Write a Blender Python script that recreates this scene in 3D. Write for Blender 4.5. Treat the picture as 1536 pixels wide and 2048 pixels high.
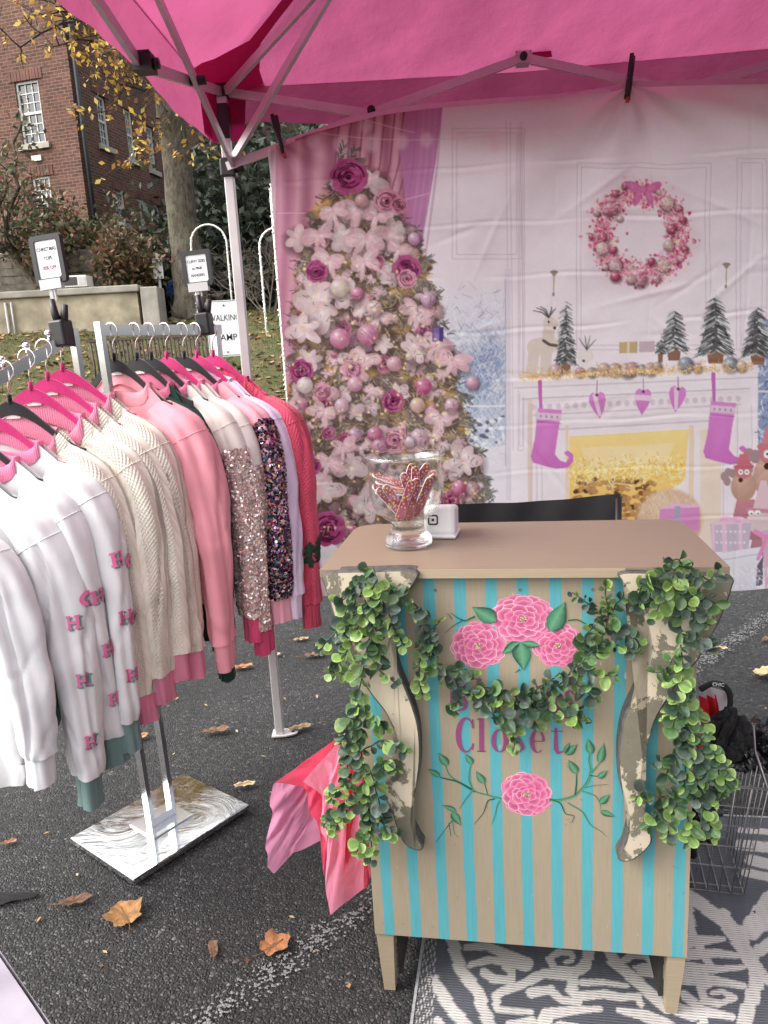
import bpy, bmesh, math, random
import numpy as np
from mathutils import Vector, Matrix

# ------------------------------------------------------------------ camera, sky, sun, exposure
for _o in list(bpy.data.objects):
    bpy.data.objects.remove(_o)
SC = bpy.context.scene
COL = SC.collection
PITCH, ROLL, CAM_H, FPX = math.radians(11.8), math.radians(3.2), 1.45, 1479.0
_fw = np.array([0, math.cos(PITCH), -math.sin(PITCH)])
_r0 = np.array([1.0, 0, 0])
_u0 = np.cross(_r0, _fw)
_rt = math.cos(ROLL) * _r0 - math.sin(ROLL) * _u0
_up = math.sin(ROLL) * _r0 + math.cos(ROLL) * _u0
_cp = np.array([0, 0, CAM_H])
cam_d = bpy.data.cameras.new('camera')
cam = bpy.data.objects.new('camera', cam_d)
COL.objects.link(cam)
cam.matrix_world = Matrix(((_rt[0], _up[0], -_fw[0], 0), (_rt[1], _up[1], -_fw[1], 0),
                           (_rt[2], _up[2], -_fw[2], CAM_H), (0, 0, 0, 1)))
cam_d.sensor_fit = 'VERTICAL'
cam_d.sensor_height = 36.0
cam_d.lens = 36.0 * FPX / 2048.0
cam_d.clip_start = 0.02
cam_d.clip_end = 500
SC.camera = cam

SUN_ELEV, SUN_ROT = math.radians(44), math.radians(256)
world = bpy.data.worlds.new('World')
SC.world = world
world.use_nodes = True
_wn = world.node_tree
_wn.nodes.clear()
_sky = _wn.nodes.new('ShaderNodeTexSky')
_sky.sky_type = 'NISHITA'
_sky.sun_disc = False
_sky.sun_elevation = SUN_ELEV
_sky.sun_rotation = SUN_ROT
_sky.air_density = 1.0
_sky.dust_density = 6.0
_sky.ozone_density = 1.0
_hs = _wn.nodes.new('ShaderNodeHueSaturation')      # overcast: the same sky with most of its blue gone
_hs.inputs['Saturation'].default_value = 0.30
_bg = _wn.nodes.new('ShaderNodeBackground')
_bg.inputs[1].default_value = 0.15
_wo = _wn.nodes.new('ShaderNodeOutputWorld')
_wn.links.new(_sky.outputs[0], _hs.inputs['Color'])
_wn.links.new(_hs.outputs[0], _bg.inputs[0])
_wn.links.new(_bg.outputs[0], _wo.inputs[0])
sun_d = bpy.data.lights.new('sun', 'SUN')
sun_d.energy = 1.5
sun_d.angle = math.radians(140)
sun_d.color = (1.0, 0.97, 0.93)
sun = bpy.data.objects.new('sun', sun_d)
COL.objects.link(sun)
_sd = Vector((math.sin(SUN_ROT) * math.cos(SUN_ELEV), math.cos(SUN_ROT) * math.cos(SUN_ELEV), math.sin(SUN_ELEV)))
sun.rotation_euler = _sd.to_track_quat('Z', 'Y').to_euler()
sun.location = (0, 0, 30)
SC.view_settings.view_transform = 'Standard'
SC.view_settings.look = 'None'
SC.view_settings.exposure = 1.32
SC.view_settings.gamma = 1.0
SC.view_settings.use_curve_mapping = False
SC.cycles.max_bounces = 10
SC.cycles.transparent_max_bounces = 12
SC.cycles.caustics_reflective = False
SC.cycles.caustics_refractive = False
try:
    SC.cycles.use_denoising = True
except Exception:
    pass

# ------------------------------------------------------------------ survey helpers (photo reading -> real 3-D point)
def ray(x, y):
    return _fw + _rt * (x - 768) / FPX - _up * (y - 1024) / FPX
def gz(x, y, z=0.0):
    d = ray(x, y); return _cp + d * ((z - CAM_H) / d[2])
def gy(x, y, Y):
    d = ray(x, y); return _cp + d * (Y / d[1])
def on_plane(x, y, p, n):
    d = ray(x, y); p = np.array(p, float); n = np.array(n, float)
    return _cp + d * (np.dot(p - _cp, n) / np.dot(d, n))

# ------------------------------------------------------------------ helpers
rng = np.random.default_rng(7)
def s2l(c):
    c = np.asarray(c, float)
    return np.where(c <= 0.04045, c / 12.92, ((c + 0.055) / 1.055) ** 2.4)
def rgb(r, g, b):
    return tuple(float(q) for q in s2l(np.array([r, g, b]) / 255.0))

def link(o, parent=None):
    COL.objects.link(o)
    if parent is not None:
        o.parent = parent
    return o
def tag(o, label=None, cat=None, group=None, kind=None):
    if label: o['label'] = label
    if cat: o['category'] = cat
    if group: o['group'] = group
    if kind: o['kind'] = kind
    return o
def empty(name, loc=(0, 0, 0), rz=0.0, label=None, cat=None, group=None):
    o = bpy.data.objects.new(name, None)
    o.empty_display_size = 0.05
    o.location = [float(q) for q in loc]
    o.rotation_euler = (0, 0, rz)
    link(o)
    return tag(o, label, cat, group)

def np_mesh(name, V, F, mat=None, smooth=True, col=None, uv=None):
    """V (n,3); F (m,k) int array, or a list of faces."""
    me = bpy.data.meshes.new(name)
    V = np.asarray(V, np.float32)
    if isinstance(F, np.ndarray):
        m, k = F.shape
        me.vertices.add(len(V)); me.vertices.foreach_set('co', V.ravel())
        me.loops.add(m * k); me.loops.foreach_set('vertex_index', F.ravel().astype(np.int32))
        me.polygons.add(m)
        me.polygons.foreach_set('loop_start', np.arange(0, m * k, k, dtype=np.int32))
        me.update(calc_edges=True)
        li = F.ravel()
    else:
        me.from_pydata(V.tolist(), [], F)
        me.update()
        li = np.array([i for f in F for i in f])
    me.polygons.foreach_set('use_smooth', [smooth] * len(me.polygons))
    if col is not None:
        c = np.ones((len(V), 4), np.float32); c[:, :3] = col
        a = me.color_attributes.new('Col', 'FLOAT_COLOR', 'POINT')
        a.data.foreach_set('color', c.ravel())
    if uv is not None:
        l = me.uv_layers.new(name='UVMap')
        l.data.foreach_set('uv', np.asarray(uv, np.float32)[li].ravel())
    if mat is not None:
        me.materials.append(mat)
    return me
def np_obj(name, V, F, mat=None, parent=None, smooth=True, col=None, uv=None):
    o = bpy.data.objects.new(name, np_mesh(name, V, F, mat, smooth, col, uv))
    return link(o, parent)
def grid_faces(nu, nv, wrap=False):
    """vertex index = j*nu + i"""
    i = np.arange(nu if wrap else nu - 1); j = np.arange(nv - 1)
    I, J = np.meshgrid(i, j)
    I = I.ravel(); J = J.ravel(); I2 = (I + 1) % nu
    return np.stack([J * nu + I, J * nu + I2, (J + 1) * nu + I2, (J + 1) * nu + I], 1)

class MB:
    """collects simple solids and links them as ONE mesh object"""
    def __init__(s):
        s.V = []; s.F = []; s.S = []
    def add(s, V, F, smooth=False):
        o = len(s.V)
        s.V += [tuple(float(q) for q in v) for v in V]
        s.F += [tuple(int(i) + o for i in f) for f in F]
        s.S += [smooth] * len(F)
        return s
    def box(s, lo, hi, M=None, bev=0.0):
        x0, y0, z0 = lo; x1, y1, z1 = hi
        if bev <= 0:
            V = [(x0, y0, z0), (x1, y0, z0), (x1, y1, z0), (x0, y1, z0), (x0, y0, z1), (x1, y0, z1), (x1, y1, z1), (x0, y1, z1)]
            F = [(0, 3, 2, 1), (4, 5, 6, 7), (0, 1, 5, 4), (1, 2, 6, 5), (2, 3, 7, 6), (3, 0, 4, 7)]
        else:
            bm = bmesh.new()
            bmesh.ops.create_cube(bm, size=1.0)
            for v in bm.verts:
                v.co = Vector((x0 + (v.co.x + .5) * (x1 - x0), y0 + (v.co.y + .5) * (y1 - y0), z0 + (v.co.z + .5) * (z1 - z0)))
            bmesh.ops.bevel(bm, geom=bm.edges[:], offset=bev, segments=2, affect='EDGES', profile=0.5)
            bm.verts.index_update()
            V = [v.co[:] for v in bm.verts]; F = [[v.index for v in f.verts] for f in bm.faces]
            bm.free()
        if M is not None:
            V = [M @ Vector(v) for v in V]
        return s.add(V, F)
    def tube(s, pts, r, n=8, caps=True, sx=1.0, closed=False, square=False):
        P = [Vector([float(q) for q in p]) for p in pts]
        m = len(P)
        R = r if hasattr(r, '__len__') else [r] * m
        V = []; F = []
        prev = None
        for k in range(m):
            if closed:
                t = P[(k + 1) % m] - P[(k - 1) % m]
            else:
                t = P[min(k + 1, m - 1)] - P[max(k - 1, 0)]
            t.normalize()
            if prev is None:
                a = Vector((0, 0, 1)) if abs(t.z) < .9 else Vector((1, 0, 0))
                x = t.cross(a).normalized()
            else:
                x = prev - t * prev.dot(t); x.normalize()
            prev = x
            y = t.cross(x)
            for i in range(n):
                a = 2 * math.pi * (i + (.5 if square else 0)) / n
                V.append(P[k] + x * (math.cos(a) * R[k] * sx) + y * (math.sin(a) * R[k]))
        for k in range(m if closed else m - 1):
            for i in range(n):
                k2 = (k + 1) % m
                F.append((k * n + i, k * n + (i + 1) % n, k2 * n + (i + 1) % n, k2 * n + i))
        if caps and not closed:
            F.append(tuple(range(n - 1, -1, -1))); F.append(tuple((m - 1) * n + i for i in range(n)))
        return s.add(V, F, smooth=not square and n > 5)
    def bar(s, a, b, w, h=None, upv=(0, 0, 1)):
        """rectangular bar from a to b, w across, h along upv"""
        h = h or w
        a = Vector([float(q) for q in a]); b = Vector([float(q) for q in b]); t = (b - a).normalized(); upv = Vector(upv)
        if abs(t.dot(upv)) > .95: upv = Vector((0, 1, 0))
        x = t.cross(upv).normalized(); y = x.cross(t)
        V = [p + x * (sx * w / 2) + y * (sy * h / 2) for p in (a, b) for sx, sy in ((-1, -1), (1, -1), (1, 1), (-1, 1))]
        return s.add(V, [(0, 3, 2, 1), (4, 5, 6, 7), (0, 1, 5, 4), (1, 2, 6, 5), (2, 3, 7, 6), (3, 0, 4, 7)])
    def lathe(s, prof, n=32, M=None, caps=False):
        V = []; F = []
        for r, z in prof:
            for i in range(n):
                a = 2 * math.pi * i / n
                v = Vector((r * math.cos(a), r * math.sin(a), z))
                V.append(M @ v if M is not None else v)
        m = len(prof)
        for k in range(m - 1):
            for i in range(n):
                F.append((k * n + i, k * n + (i + 1) % n, (k + 1) * n + (i + 1) % n, (k + 1) * n + i))
        if caps:
            F.append(tuple(range(n - 1, -1, -1))); F.append(tuple((m - 1) * n + i for i in range(n)))
        return s.add(V, F, True)
    def sphere(s, c, r, n=12, m=8, sc=(1, 1, 1)):
        V = []; F = []
        for k in range(m + 1):
            t = math.pi * k / m
            for i in range(n):
                a = 2 * math.pi * i / n
                V.append((c[0] + r * sc[0] * math.sin(t) * math.cos(a), c[1] + r * sc[1] * math.sin(t) * math.sin(a), c[2] + r * sc[2] * math.cos(t)))
        for k in range(m):
            for i in range(n):
                F.append((k * n + i, (k + 1) * n + i, (k + 1) * n + (i + 1) % n, k * n + (i + 1) % n))
        return s.add(V, F, True)
    def prism(s, pts, h, M=None, z0=0.0):
        """closed 2-D outline (ccw) extruded from z0 to z0+h"""
        n = len(pts)
        V = [(p[0], p[1], z0) for p in pts] + [(p[0], p[1], z0 + h) for p in pts]
        if M is not None: V = [M @ Vector(v) for v in V]
        F = [tuple(range(n - 1, -1, -1)), tuple(range(n, 2 * n))] + [(i, (i + 1) % n, n + (i + 1) % n, n + i) for i in range(n)]
        return s.add(V, F)
    def build(s, name, mat, parent=None):
        me = bpy.data.meshes.new(name)
        me.from_pydata(s.V, [], s.F)
        me.polygons.foreach_set('use_smooth', s.S)
        me.update()
        if mat is not None: me.materials.append(mat)
        return link(bpy.data.objects.new(name, me), parent)

# ------------------------------------------------------------------ materials
def new_mat(name):
    m = bpy.data.materials.new(name); m.use_nodes = True
    nt = m.node_tree; nt.nodes.clear()
    out = nt.nodes.new('ShaderNodeOutputMaterial')
    return m, nt, out
def nd(nt, typ, ins=None, **kw):
    n = nt.nodes.new(typ)
    for k, v in kw.items(): setattr(n, k, v)
    for k, v in (ins or {}).items(): n.inputs[k].default_value = v
    return n
def ramp(nt, fac, stops):
    r = nt.nodes.new('ShaderNodeValToRGB')
    e = r.color_ramp.elements
    while len(e) > 1: e.remove(e[-1])
    for i, (p, c) in enumerate(stops):
        q = e[0] if i == 0 else e.new(p)
        q.position = p; q.color = (c[0], c[1], c[2], 1) if hasattr(c, '__len__') else (c, c, c, 1)
    nt.links.new(fac, r.inputs[0])
    return r.outputs[0]
def mixc(nt, fac, a, b, mode='MIX'):
    m = nt.nodes.new('ShaderNodeMix'); m.data_type = 'RGBA'; m.blend_type = mode
    for s, v in ((m.inputs[0], fac), (m.inputs[6], a), (m.inputs[7], b)):
        if hasattr(v, 'links') or hasattr(v, 'is_linked'): nt.links.new(v, s)
        elif hasattr(v, '__len__'): s.default_value = (v[0], v[1], v[2], 1)
        else: s.default_value = v
    return m.outputs[2]
def mth(nt, op, a, b=None, c=None):
    m = nt.nodes.new('ShaderNodeMath'); m.operation = op
    for s, v in zip(m.inputs, (a, b, c)):
        if v is None: continue
        if hasattr(v, 'is_linked'): nt.links.new(v, s)
        else: s.default_value = v
    return m.outputs[0]
def coords(nt, which='Object', scale=(1, 1, 1), rot=(0, 0, 0)):
    tc = nt.nodes.new('ShaderNodeTexCoord'); mp = nt.nodes.new('ShaderNodeMapping')
    mp.inputs['Scale'].default_value = scale; mp.inputs['Rotation'].default_value = rot
    nt.links.new(tc.outputs[which], mp.inputs[0])
    return mp.outputs[0]
def noise(nt, vec, scale, detail=4, rough=.55, dist=0.0, out='Fac'):
    n = nt.nodes.new('ShaderNodeTexNoise')
    n.inputs['Scale'].default_value = scale; n.inputs['Detail'].default_value = detail
    n.inputs['Roughness'].default_value = rough; n.inputs['Distortion'].default_value = dist
    if vec is not None: nt.links.new(vec, n.inputs['Vector'])
    return n.outputs[out]
def bump(nt, h, strength=.3, dist=.01, prev=None):
    b = nt.nodes.new('ShaderNodeBump')
    b.inputs['Strength'].default_value = strength; b.inputs['Distance'].default_value = dist
    nt.links.new(h, b.inputs['Height'])
    if prev is not None: nt.links.new(prev, b.inputs['Normal'])
    return b.outputs[0]
def principled(nt, out, col, rough=.6, metal=0.0, normal=None, spec=.5, **extra):
    p = nt.nodes.new('ShaderNodeBsdfPrincipled')
    for key, v in (('Base Color', col), ('Roughness', rough), ('Metallic', metal), ('Specular IOR Level', spec)):
        s = p.inputs[key]
        if hasattr(v, 'is_linked'): nt.links.new(v, s)
        elif hasattr(v, '__len__'): s.default_value = (v[0], v[1], v[2], 1)
        else: s.default_value = v
    for k, v in extra.items():
        s = p.inputs[k.replace('_', ' ')]
        if hasattr(v, 'is_linked'): nt.links.new(v, s)
        elif hasattr(v, '__len__'): s.default_value = (v[0], v[1], v[2], 1)
        else: s.default_value = v
    if normal is not None: nt.links.new(normal, p.inputs['Normal'])
    nt.links.new(p.outputs[0], out.inputs[0])
    return p
_MATS = {}
def mat(name, col, rough=.6, metal=0.0, var=.15, vscale=20.0, bscale=0.0, bstr=.2, bdist=.003, spec=.5, **extra):
    """plain material with tone variation and fine relief"""
    if name in _MATS: return _MATS[name]
    m, nt, out = new_mat(name)
    v = coords(nt)
    n = noise(nt, v, vscale, 5)
    c = mixc(nt, ramp(nt, n, [(.3, 0.0), (.7, 1.0)]), tuple(q * (1 - var) for q in col), tuple(min(1, q * (1 + var)) for q in col))
    nb = bump(nt, noise(nt, v, bscale, 4), bstr, bdist) if bscale else None
    principled(nt, out, c, rough, metal, nb, spec, **extra)
    _MATS[name] = m
    return m
def attr_mat(name, rough=.6, bscale=0.0, bstr=.2, bdist=.002, var=.1, vscale=60, transl=0.0, spec=.4, gain=1.0):
    """colour from the mesh's own 'Col' attribute (dyed, printed or leaf-to-leaf colour)"""
    if name in _MATS: return _MATS[name]
    m, nt, out = new_mat(name)
    a = nd(nt, 'ShaderNodeAttribute', attribute_name='Col')
    v = coords(nt)
    n = noise(nt, v, vscale, 3)
    c = mixc(nt, 1.0, a.outputs['Color'], ramp(nt, n, [(.3, gain * (1 - var)), (.7, gain * (1 + var))]), 'MULTIPLY')
    nb = bump(nt, noise(nt, v, bscale, 4), bstr, bdist) if bscale else None
    p = principled(nt, out, c, rough, 0, nb, spec)
    if transl > 0:
        t = nt.nodes.new('ShaderNodeBsdfTranslucent'); nt.links.new(c, t.inputs[0])
        if nb is not None: nt.links.new(nb, t.inputs['Normal'])
        mx = nt.nodes.new('ShaderNodeMixShader'); mx.inputs[0].default_value = transl
        nt.links.new(p.outputs[0], mx.inputs[1]); nt.links.new(t.outputs[0], mx.inputs[2]); nt.links.new(mx.outputs[0], out.inputs[0])
    _MATS[name] = m
    return m

def smooth_noise(shape, cells, seed):
    """bilinear-cubic value noise on a grid, -1..1"""
    r = np.random.default_rng(seed)
    h, w = shape; cy, cx = cells
    g = r.uniform(-1, 1, (cy + 3, cx + 3))
    y = np.linspace(0, cy, h); x = np.linspace(0, cx, w)
    yi = np.floor(y).astype(int); xi = np.floor(x).astype(int)
    fy = y - yi; fx = x - xi
    fy = (fy * fy * (3 - 2 * fy))[:, None]; fx = (fx * fx * (3 - 2 * fx))[None, :]
    a = g[yi][:, xi]; b = g[yi][:, xi + 1]; c = g[yi + 1][:, xi]; d = g[yi + 1][:, xi + 1]
    return (a * (1 - fx) + b * fx) * (1 - fy) + (c * (1 - fx) + d * fx) * fy

def text_mesh(name, s, size, mat_, parent, M, align='CENTER', extrude=0.0004, xscale=1.0):
    cu = bpy.data.curves.new(name, 'FONT')
    cu.body = s; cu.size = size; cu.align_x = align; cu.align_y = 'CENTER'; cu.extrude = extrude
    cu.space_line = 1.35; cu.offset = size * .006
    to = bpy.data.objects.new(name + '_tmp', cu); COL.objects.link(to)
    dg = bpy.context.evaluated_depsgraph_get()
    me = bpy.data.meshes.new_from_object(to.evaluated_get(dg))
    bpy.data.objects.remove(to)
    me.transform(Matrix.Diagonal((xscale, 1, 1, 1)))
    me.transform(M)
    me.materials.clear(); me.materials.append(mat_)
    me.name = name
    return link(bpy.data.objects.new(name, me), parent)
def frame_matrix(o, x, y, z):
    return Matrix(((x[0], y[0], z[0], o[0]), (x[1], y[1], z[1], o[1]), (x[2], y[2], z[2], o[2]), (0, 0, 0, 1)))
# ================================================================== THE SETTING
# ---------- asphalt
def asphalt_mat():
    m, nt, out = new_mat('asphalt')
    v = coords(nt)
    wob = noise(nt, v, 30, 2, out='Color')
    vv = nt.nodes.new('ShaderNodeMix'); vv.data_type = 'VECTOR'; vv.inputs[0].default_value = .006
    nt.links.new(v, vv.inputs[4]); nt.links.new(wob, vv.inputs[5])
    vo = nd(nt, 'ShaderNodeTexVoronoi', {'Scale': 105.0, 'Randomness': 1.0}); nt.links.new(vv.outputs[1], vo.inputs['Vector'])
    ve = nd(nt, 'ShaderNodeTexVoronoi', {'Scale': 105.0, 'Randomness': 1.0}, feature='DISTANCE_TO_EDGE'); nt.links.new(vv.outputs[1], ve.inputs['Vector'])
    sep = nt.nodes.new('ShaderNodeSeparateColor'); nt.links.new(vo.outputs['Color'], sep.inputs[0])
    stone = ramp(nt, sep.outputs[0], [(0.0, (.013, .013, .014)), (.45, (.024, .024, .0255)), (.78, (.040, .040, .040)), (.95, (.066, .065, .063)), (1.0, (.125, .122, .116))])
    big = noise(nt, v, 1.3, 4)
    stone = mixc(nt, 1.0, stone, ramp(nt, big, [(.3, .75), (.7, 1.25)]), 'MULTIPLY')
    gap = ramp(nt, ve.outputs['Distance'], [(0.0, 0.0), (.16, 1.0)])
    c = mixc(nt, gap, (.008, .008, .008), stone)
    c = mixc(nt, 1.0, c, ramp(nt, noise(nt, v, .7, 5, .6, .8), [(.35, .80), (.5, 1.0), (.65, 1.22)]), 'MULTIPLY')
    h = mth(nt, 'MULTIPLY', ramp(nt, ve.outputs['Distance'], [(0, 0.0), (.35, 1.0)]), mth(nt, 'ADD', sep.outputs[1], .35))
    nb = bump(nt, h, .8, .005)
    nb = bump(nt, noise(nt, v, 400, 2), .25, .001, nb)
    principled(nt, out, c, ramp(nt, sep.outputs[2], [(0, .5), (1, .85)]), 0, nb, .45)
    return m
M_ASPH = asphalt_mat()
nx, ny = 60, 60
X, Y = np.meshgrid(np.concatenate([np.linspace(-90, -8, 8), np.linspace(-7, 7, nx - 16), np.linspace(8, 90, 8)]),
                   np.concatenate([np.linspace(-120, -4, 8), np.linspace(-3, 6.4, ny - 8)]))
Zs = smooth_noise(X.shape, (9, 9), 3) * .004 - .004
tag(np_obj('asphalt_ground', np.stack([X.ravel(), Y.ravel(), Zs.ravel()], 1), grid_faces(nx, ny), M_ASPH), kind='structure')

# painted parking line, worn
def line_mat():
    m, nt, out = new_mat('worn_line_paint')
    v = coords(nt)
    vo = nd(nt, 'ShaderNodeTexVoronoi', {'Scale': 150.0}); nt.links.new(v, vo.inputs['Vector'])
    ve = nd(nt, 'ShaderNodeTexVoronoi', {'Scale': 150.0}, feature='DISTANCE_TO_EDGE'); nt.links.new(v, ve.inputs['Vector'])
    sep = nt.nodes.new('ShaderNodeSeparateColor'); nt.links.new(vo.outputs['Color'], sep.inputs[0])
    uvn = coords(nt, 'UV')
    su = nt.nodes.new('ShaderNodeSeparateXYZ'); nt.links.new(uvn, su.inputs[0])
    e = mth(nt, 'ABSOLUTE', mth(nt, 'SUBTRACT', su.outputs[1], .5))
    worn = mth(nt, 'ADD', mth(nt, 'MULTIPLY', e, .7), mth(nt, 'MULTIPLY', noise(nt, v, 14, 5), 1.15))
    keep = mth(nt, 'GREATER_THAN', sep.outputs[0], worn)
    keep = mth(nt, 'MULTIPLY', keep, mth(nt, 'GREATER_THAN', ve.outputs['Distance'], .05))
    nb = bump(nt, ve.outputs['Distance'], .7, .004)
    p = principled(nt, out, mixc(nt, noise(nt, v, 60), (.13, .13, .128), (.27, .27, .265)), .7, 0, nb)
    tr = nt.nodes.new('ShaderNodeBsdfTransparent'); mx = nt.nodes.new('ShaderNodeMixShader')
    nt.links.new(keep, mx.inputs[0]); nt.links.new(tr.outputs[0], mx.inputs[1]); nt.links.new(p.outputs[0], mx.inputs[2]); nt.links.new(mx.outputs[0], out.inputs[0])
    return m
a = np.array([-1.6, .36]); bq = np.array([4.2, 5.74]); d = (bq - a) / np.linalg.norm(bq - a); nn = np.array([-d[1], d[0]]) * .05
n = 40
tt = np.linspace(0, 1, n)[:, None]
c0 = a + (bq - a) * tt
V = np.concatenate([np.c_[c0 - nn, np.full(n, .0045)], np.c_[c0 + nn, np.full(n, .0045)]])
UV = np.concatenate([np.c_[tt * 8, np.zeros(n)], np.c_[tt * 8, np.ones(n)]])
tag(np_obj('parking_line', V, grid_faces(n, 2), line_mat(), uv=UV), kind='structure')

# ---------- lawn bank
def lawn_z(x, y):
    t = np.clip((y - 6.0) / 10.0, 0, 1)
    z = 2.5 * t * (1 + .12 * np.sin(t * math.pi)) + np.maximum(0, y - 16) * .015
    return z + .05 * np.sin(x * .9 + y * .6) * t + .03 * np.sin(x * 2.3 - y * 1.1) * t
def lawn_mat():
    m, nt, out = new_mat('autumn_lawn')
    v = coords(nt)
    n1 = noise(nt, v, 2.2, 6, .65); n2 = noise(nt, v, 60, 4)
    g = mixc(nt, n2, (.04, .056, .018), (.10, .11, .042))
    c = mixc(nt, ramp(nt, n1, [(.42, 0.0), (.62, 1.0)]), g, mixc(nt, n2, (.085, .058, .03), (.18, .13, .07)))
    principled(nt, out, c, .9, 0, bump(nt, noise(nt, v, 90, 5), .9, .03), .2)
    return m
X, Y = np.meshgrid(np.linspace(-70, 70, 141), np.concatenate([np.linspace(6.0, 20, 71), np.linspace(21, 160, 30)]))
Z = lawn_z(X, Y); Z[0, :] = -.05
tag(np_obj('lawn', np.stack([X.ravel(), Y.ravel(), Z.ravel()], 1), grid_faces(141, 101), lawn_mat()), kind='structure')

def quad_cloud(P, size, seed, up_bias=0.0, aspect=1.6, curl=.25, flat=False):
    """one small 2-triangle leaf per point -> V, F"""
    r = np.random.default_rng(seed)
    n = len(P)
    N = r.normal(size=(n, 3)); N[:, 2] += up_bias
    if flat: N[:, :2] *= .35; N[:, 2] = 1
    N /= np.linalg.norm(N, axis=1, keepdims=True)
    A = np.cross(N, r.normal(size=(n, 3))); A /= np.linalg.norm(A, axis=1, keepdims=True) + 1e-9
    B = np.cross(N, A)
    s = (np.asarray(size) * r.uniform(.6, 1.3, n))[:, None]
    V = np.stack([P - A * s * aspect * .5, P + B * s * .42 + N * s * curl * .3, P + A * s * aspect * .5 + N * s * curl * .2, P - B * s * .42 + N * s * curl * .3], 1).reshape(-1, 3)
    return V, np.arange(4 * n).reshape(n, 4)

r0 = np.random.default_rng(5)
n = 9000
px = r0.uniform(-11, 3, n); py = 6.1 + r0.uniform(0, 1, n) ** 1.2 * 12
P = np.c_[px, py, lawn_z(px, py) + .02]
V, F = quad_cloud(P, .07, 6, flat=True)
cols = s2l(np.array([[128, 96, 64], [152, 122, 84], [100, 72, 48], [176, 148, 108], [88, 62, 42], [142, 102, 56]]) / 255.0)
C = np.repeat(cols[r0.integers(0, 6, n)], 4, 0)
tag(np_obj('leaf_litter', V, F, attr_mat('leaf_litter', .8), smooth=False, col=C), 'brown fallen leaves scattered over the grass bank', 'leaves', kind='stuff')
n = 26000
px = r0.uniform(-10, 3, n); py = 6.05 + r0.uniform(0, 1, n) * 11
P = np.c_[px, py, lawn_z(px, py)]
h = r0.uniform(.03, .08, n)[:, None]
lean = np.c_[r0.normal(0, .02, (n, 2)), np.zeros(n)]
w = np.c_[r0.normal(0, 1, (n, 2)), np.zeros(n)]; w = w / np.linalg.norm(w, axis=1, keepdims=True) * .006
V = np.stack([P - w, P + w, P + lean + np.c_[np.zeros((n, 2)), h]], 1).reshape(-1, 3)
cols = s2l(np.array([[92, 104, 52], [118, 126, 70], [74, 88, 42], [140, 132, 84]]) / 255.0)
tag(np_obj('lawn_grass', V, np.arange(3 * n).reshape(n, 3), attr_mat('grass', .7, transl=.2), smooth=False, col=np.repeat(cols[r0.integers(0, 4, n)], 3, 0)),
    'short green and straw coloured grass on the bank', 'grass', kind='stuff')

# ---------- brick building
def brick_mat():
    m, nt, out = new_mat('red_brick')
    uvn = coords(nt, 'UV')
    b = nd(nt, 'ShaderNodeTexBrick', {'Scale': 1.0, 'Mortar Size': .0075, 'Mortar Smooth': .2, 'Bias': -.1, 'Brick Width': .215, 'Row Height': .077,
                                      'Color1': (.105, .046, .034, 1), 'Color2': (.175, .078, .055, 1), 'Mortar': (.20, .165, .135, 1)}, offset=.5)
    nt.links.new(uvn, b.inputs['Vector'])
    n1 = noise(nt, uvn, .55, 5); n2 = noise(nt, uvn, 9, 3)
    c = mixc(nt, 1.0, b.outputs['Color'], ramp(nt, n1, [(.3, .72), (.7, 1.2)]), 'MULTIPLY')
    c = mixc(nt, 1.0, c, ramp(nt, n2, [(.3, .8), (.7, 1.15)]), 'MULTIPLY')
    inv = mth(nt, 'SUBTRACT', 1.0, b.outputs['Fac'])
    principled(nt, out, c, .88, 0, bump(nt, inv, .6, .012), .25)
    return m
M_BRICK = brick_mat()
M_WHITE_TRIM = mat('white_trim', (.62, .61, .58), .6, var=.12, vscale=4)
M_STONE = mat('sill_stone', (.40, .37, .32), .85, var=.25, vscale=6, bscale=30, bstr=.3)
M_PANE = mat('dark_window_glass', (.035, .045, .05), .06, var=.3, vscale=3, spec=.9)
M_DARK_METAL = mat('dark_metal', (.02, .02, .022), .45, var=.2)
wd = np.array([.2487, .9686, 0]); wn = np.array([.9686, -.2487, 0])     # receding side wall: direction, outward normal
fd = np.array([-.9686, .2487, 0]); fn = np.array([-.2487, -.9686, 0])    # left front: direction, outward normal
cr = np.array([-7.08, 20.0, 0])
bld = empty('brick_building', (cr[0], cr[1], 2.4), 0, 'three storey red brick building with white sash windows behind the trees', 'building')
Zc = 12.2
def L3(o, d_, n_, s, z, out_=0.0):
    return np.array(o) + np.array(d_) * s + np.array(n_) * out_ + np.array([0, 0, z])
def px_rect(o, d_, n_, x0, y0, x1, y1):
    a_ = on_plane(x0, y0, o, n_); b_ = on_plane(x1, y1, o, n_)
    sa, sb = np.dot(a_ - o, d_), np.dot(b_ - o, d_)
    return min(sa, sb), max(sa, sb), min(a_[2], b_[2]), max(a_[2], b_[2])
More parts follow.
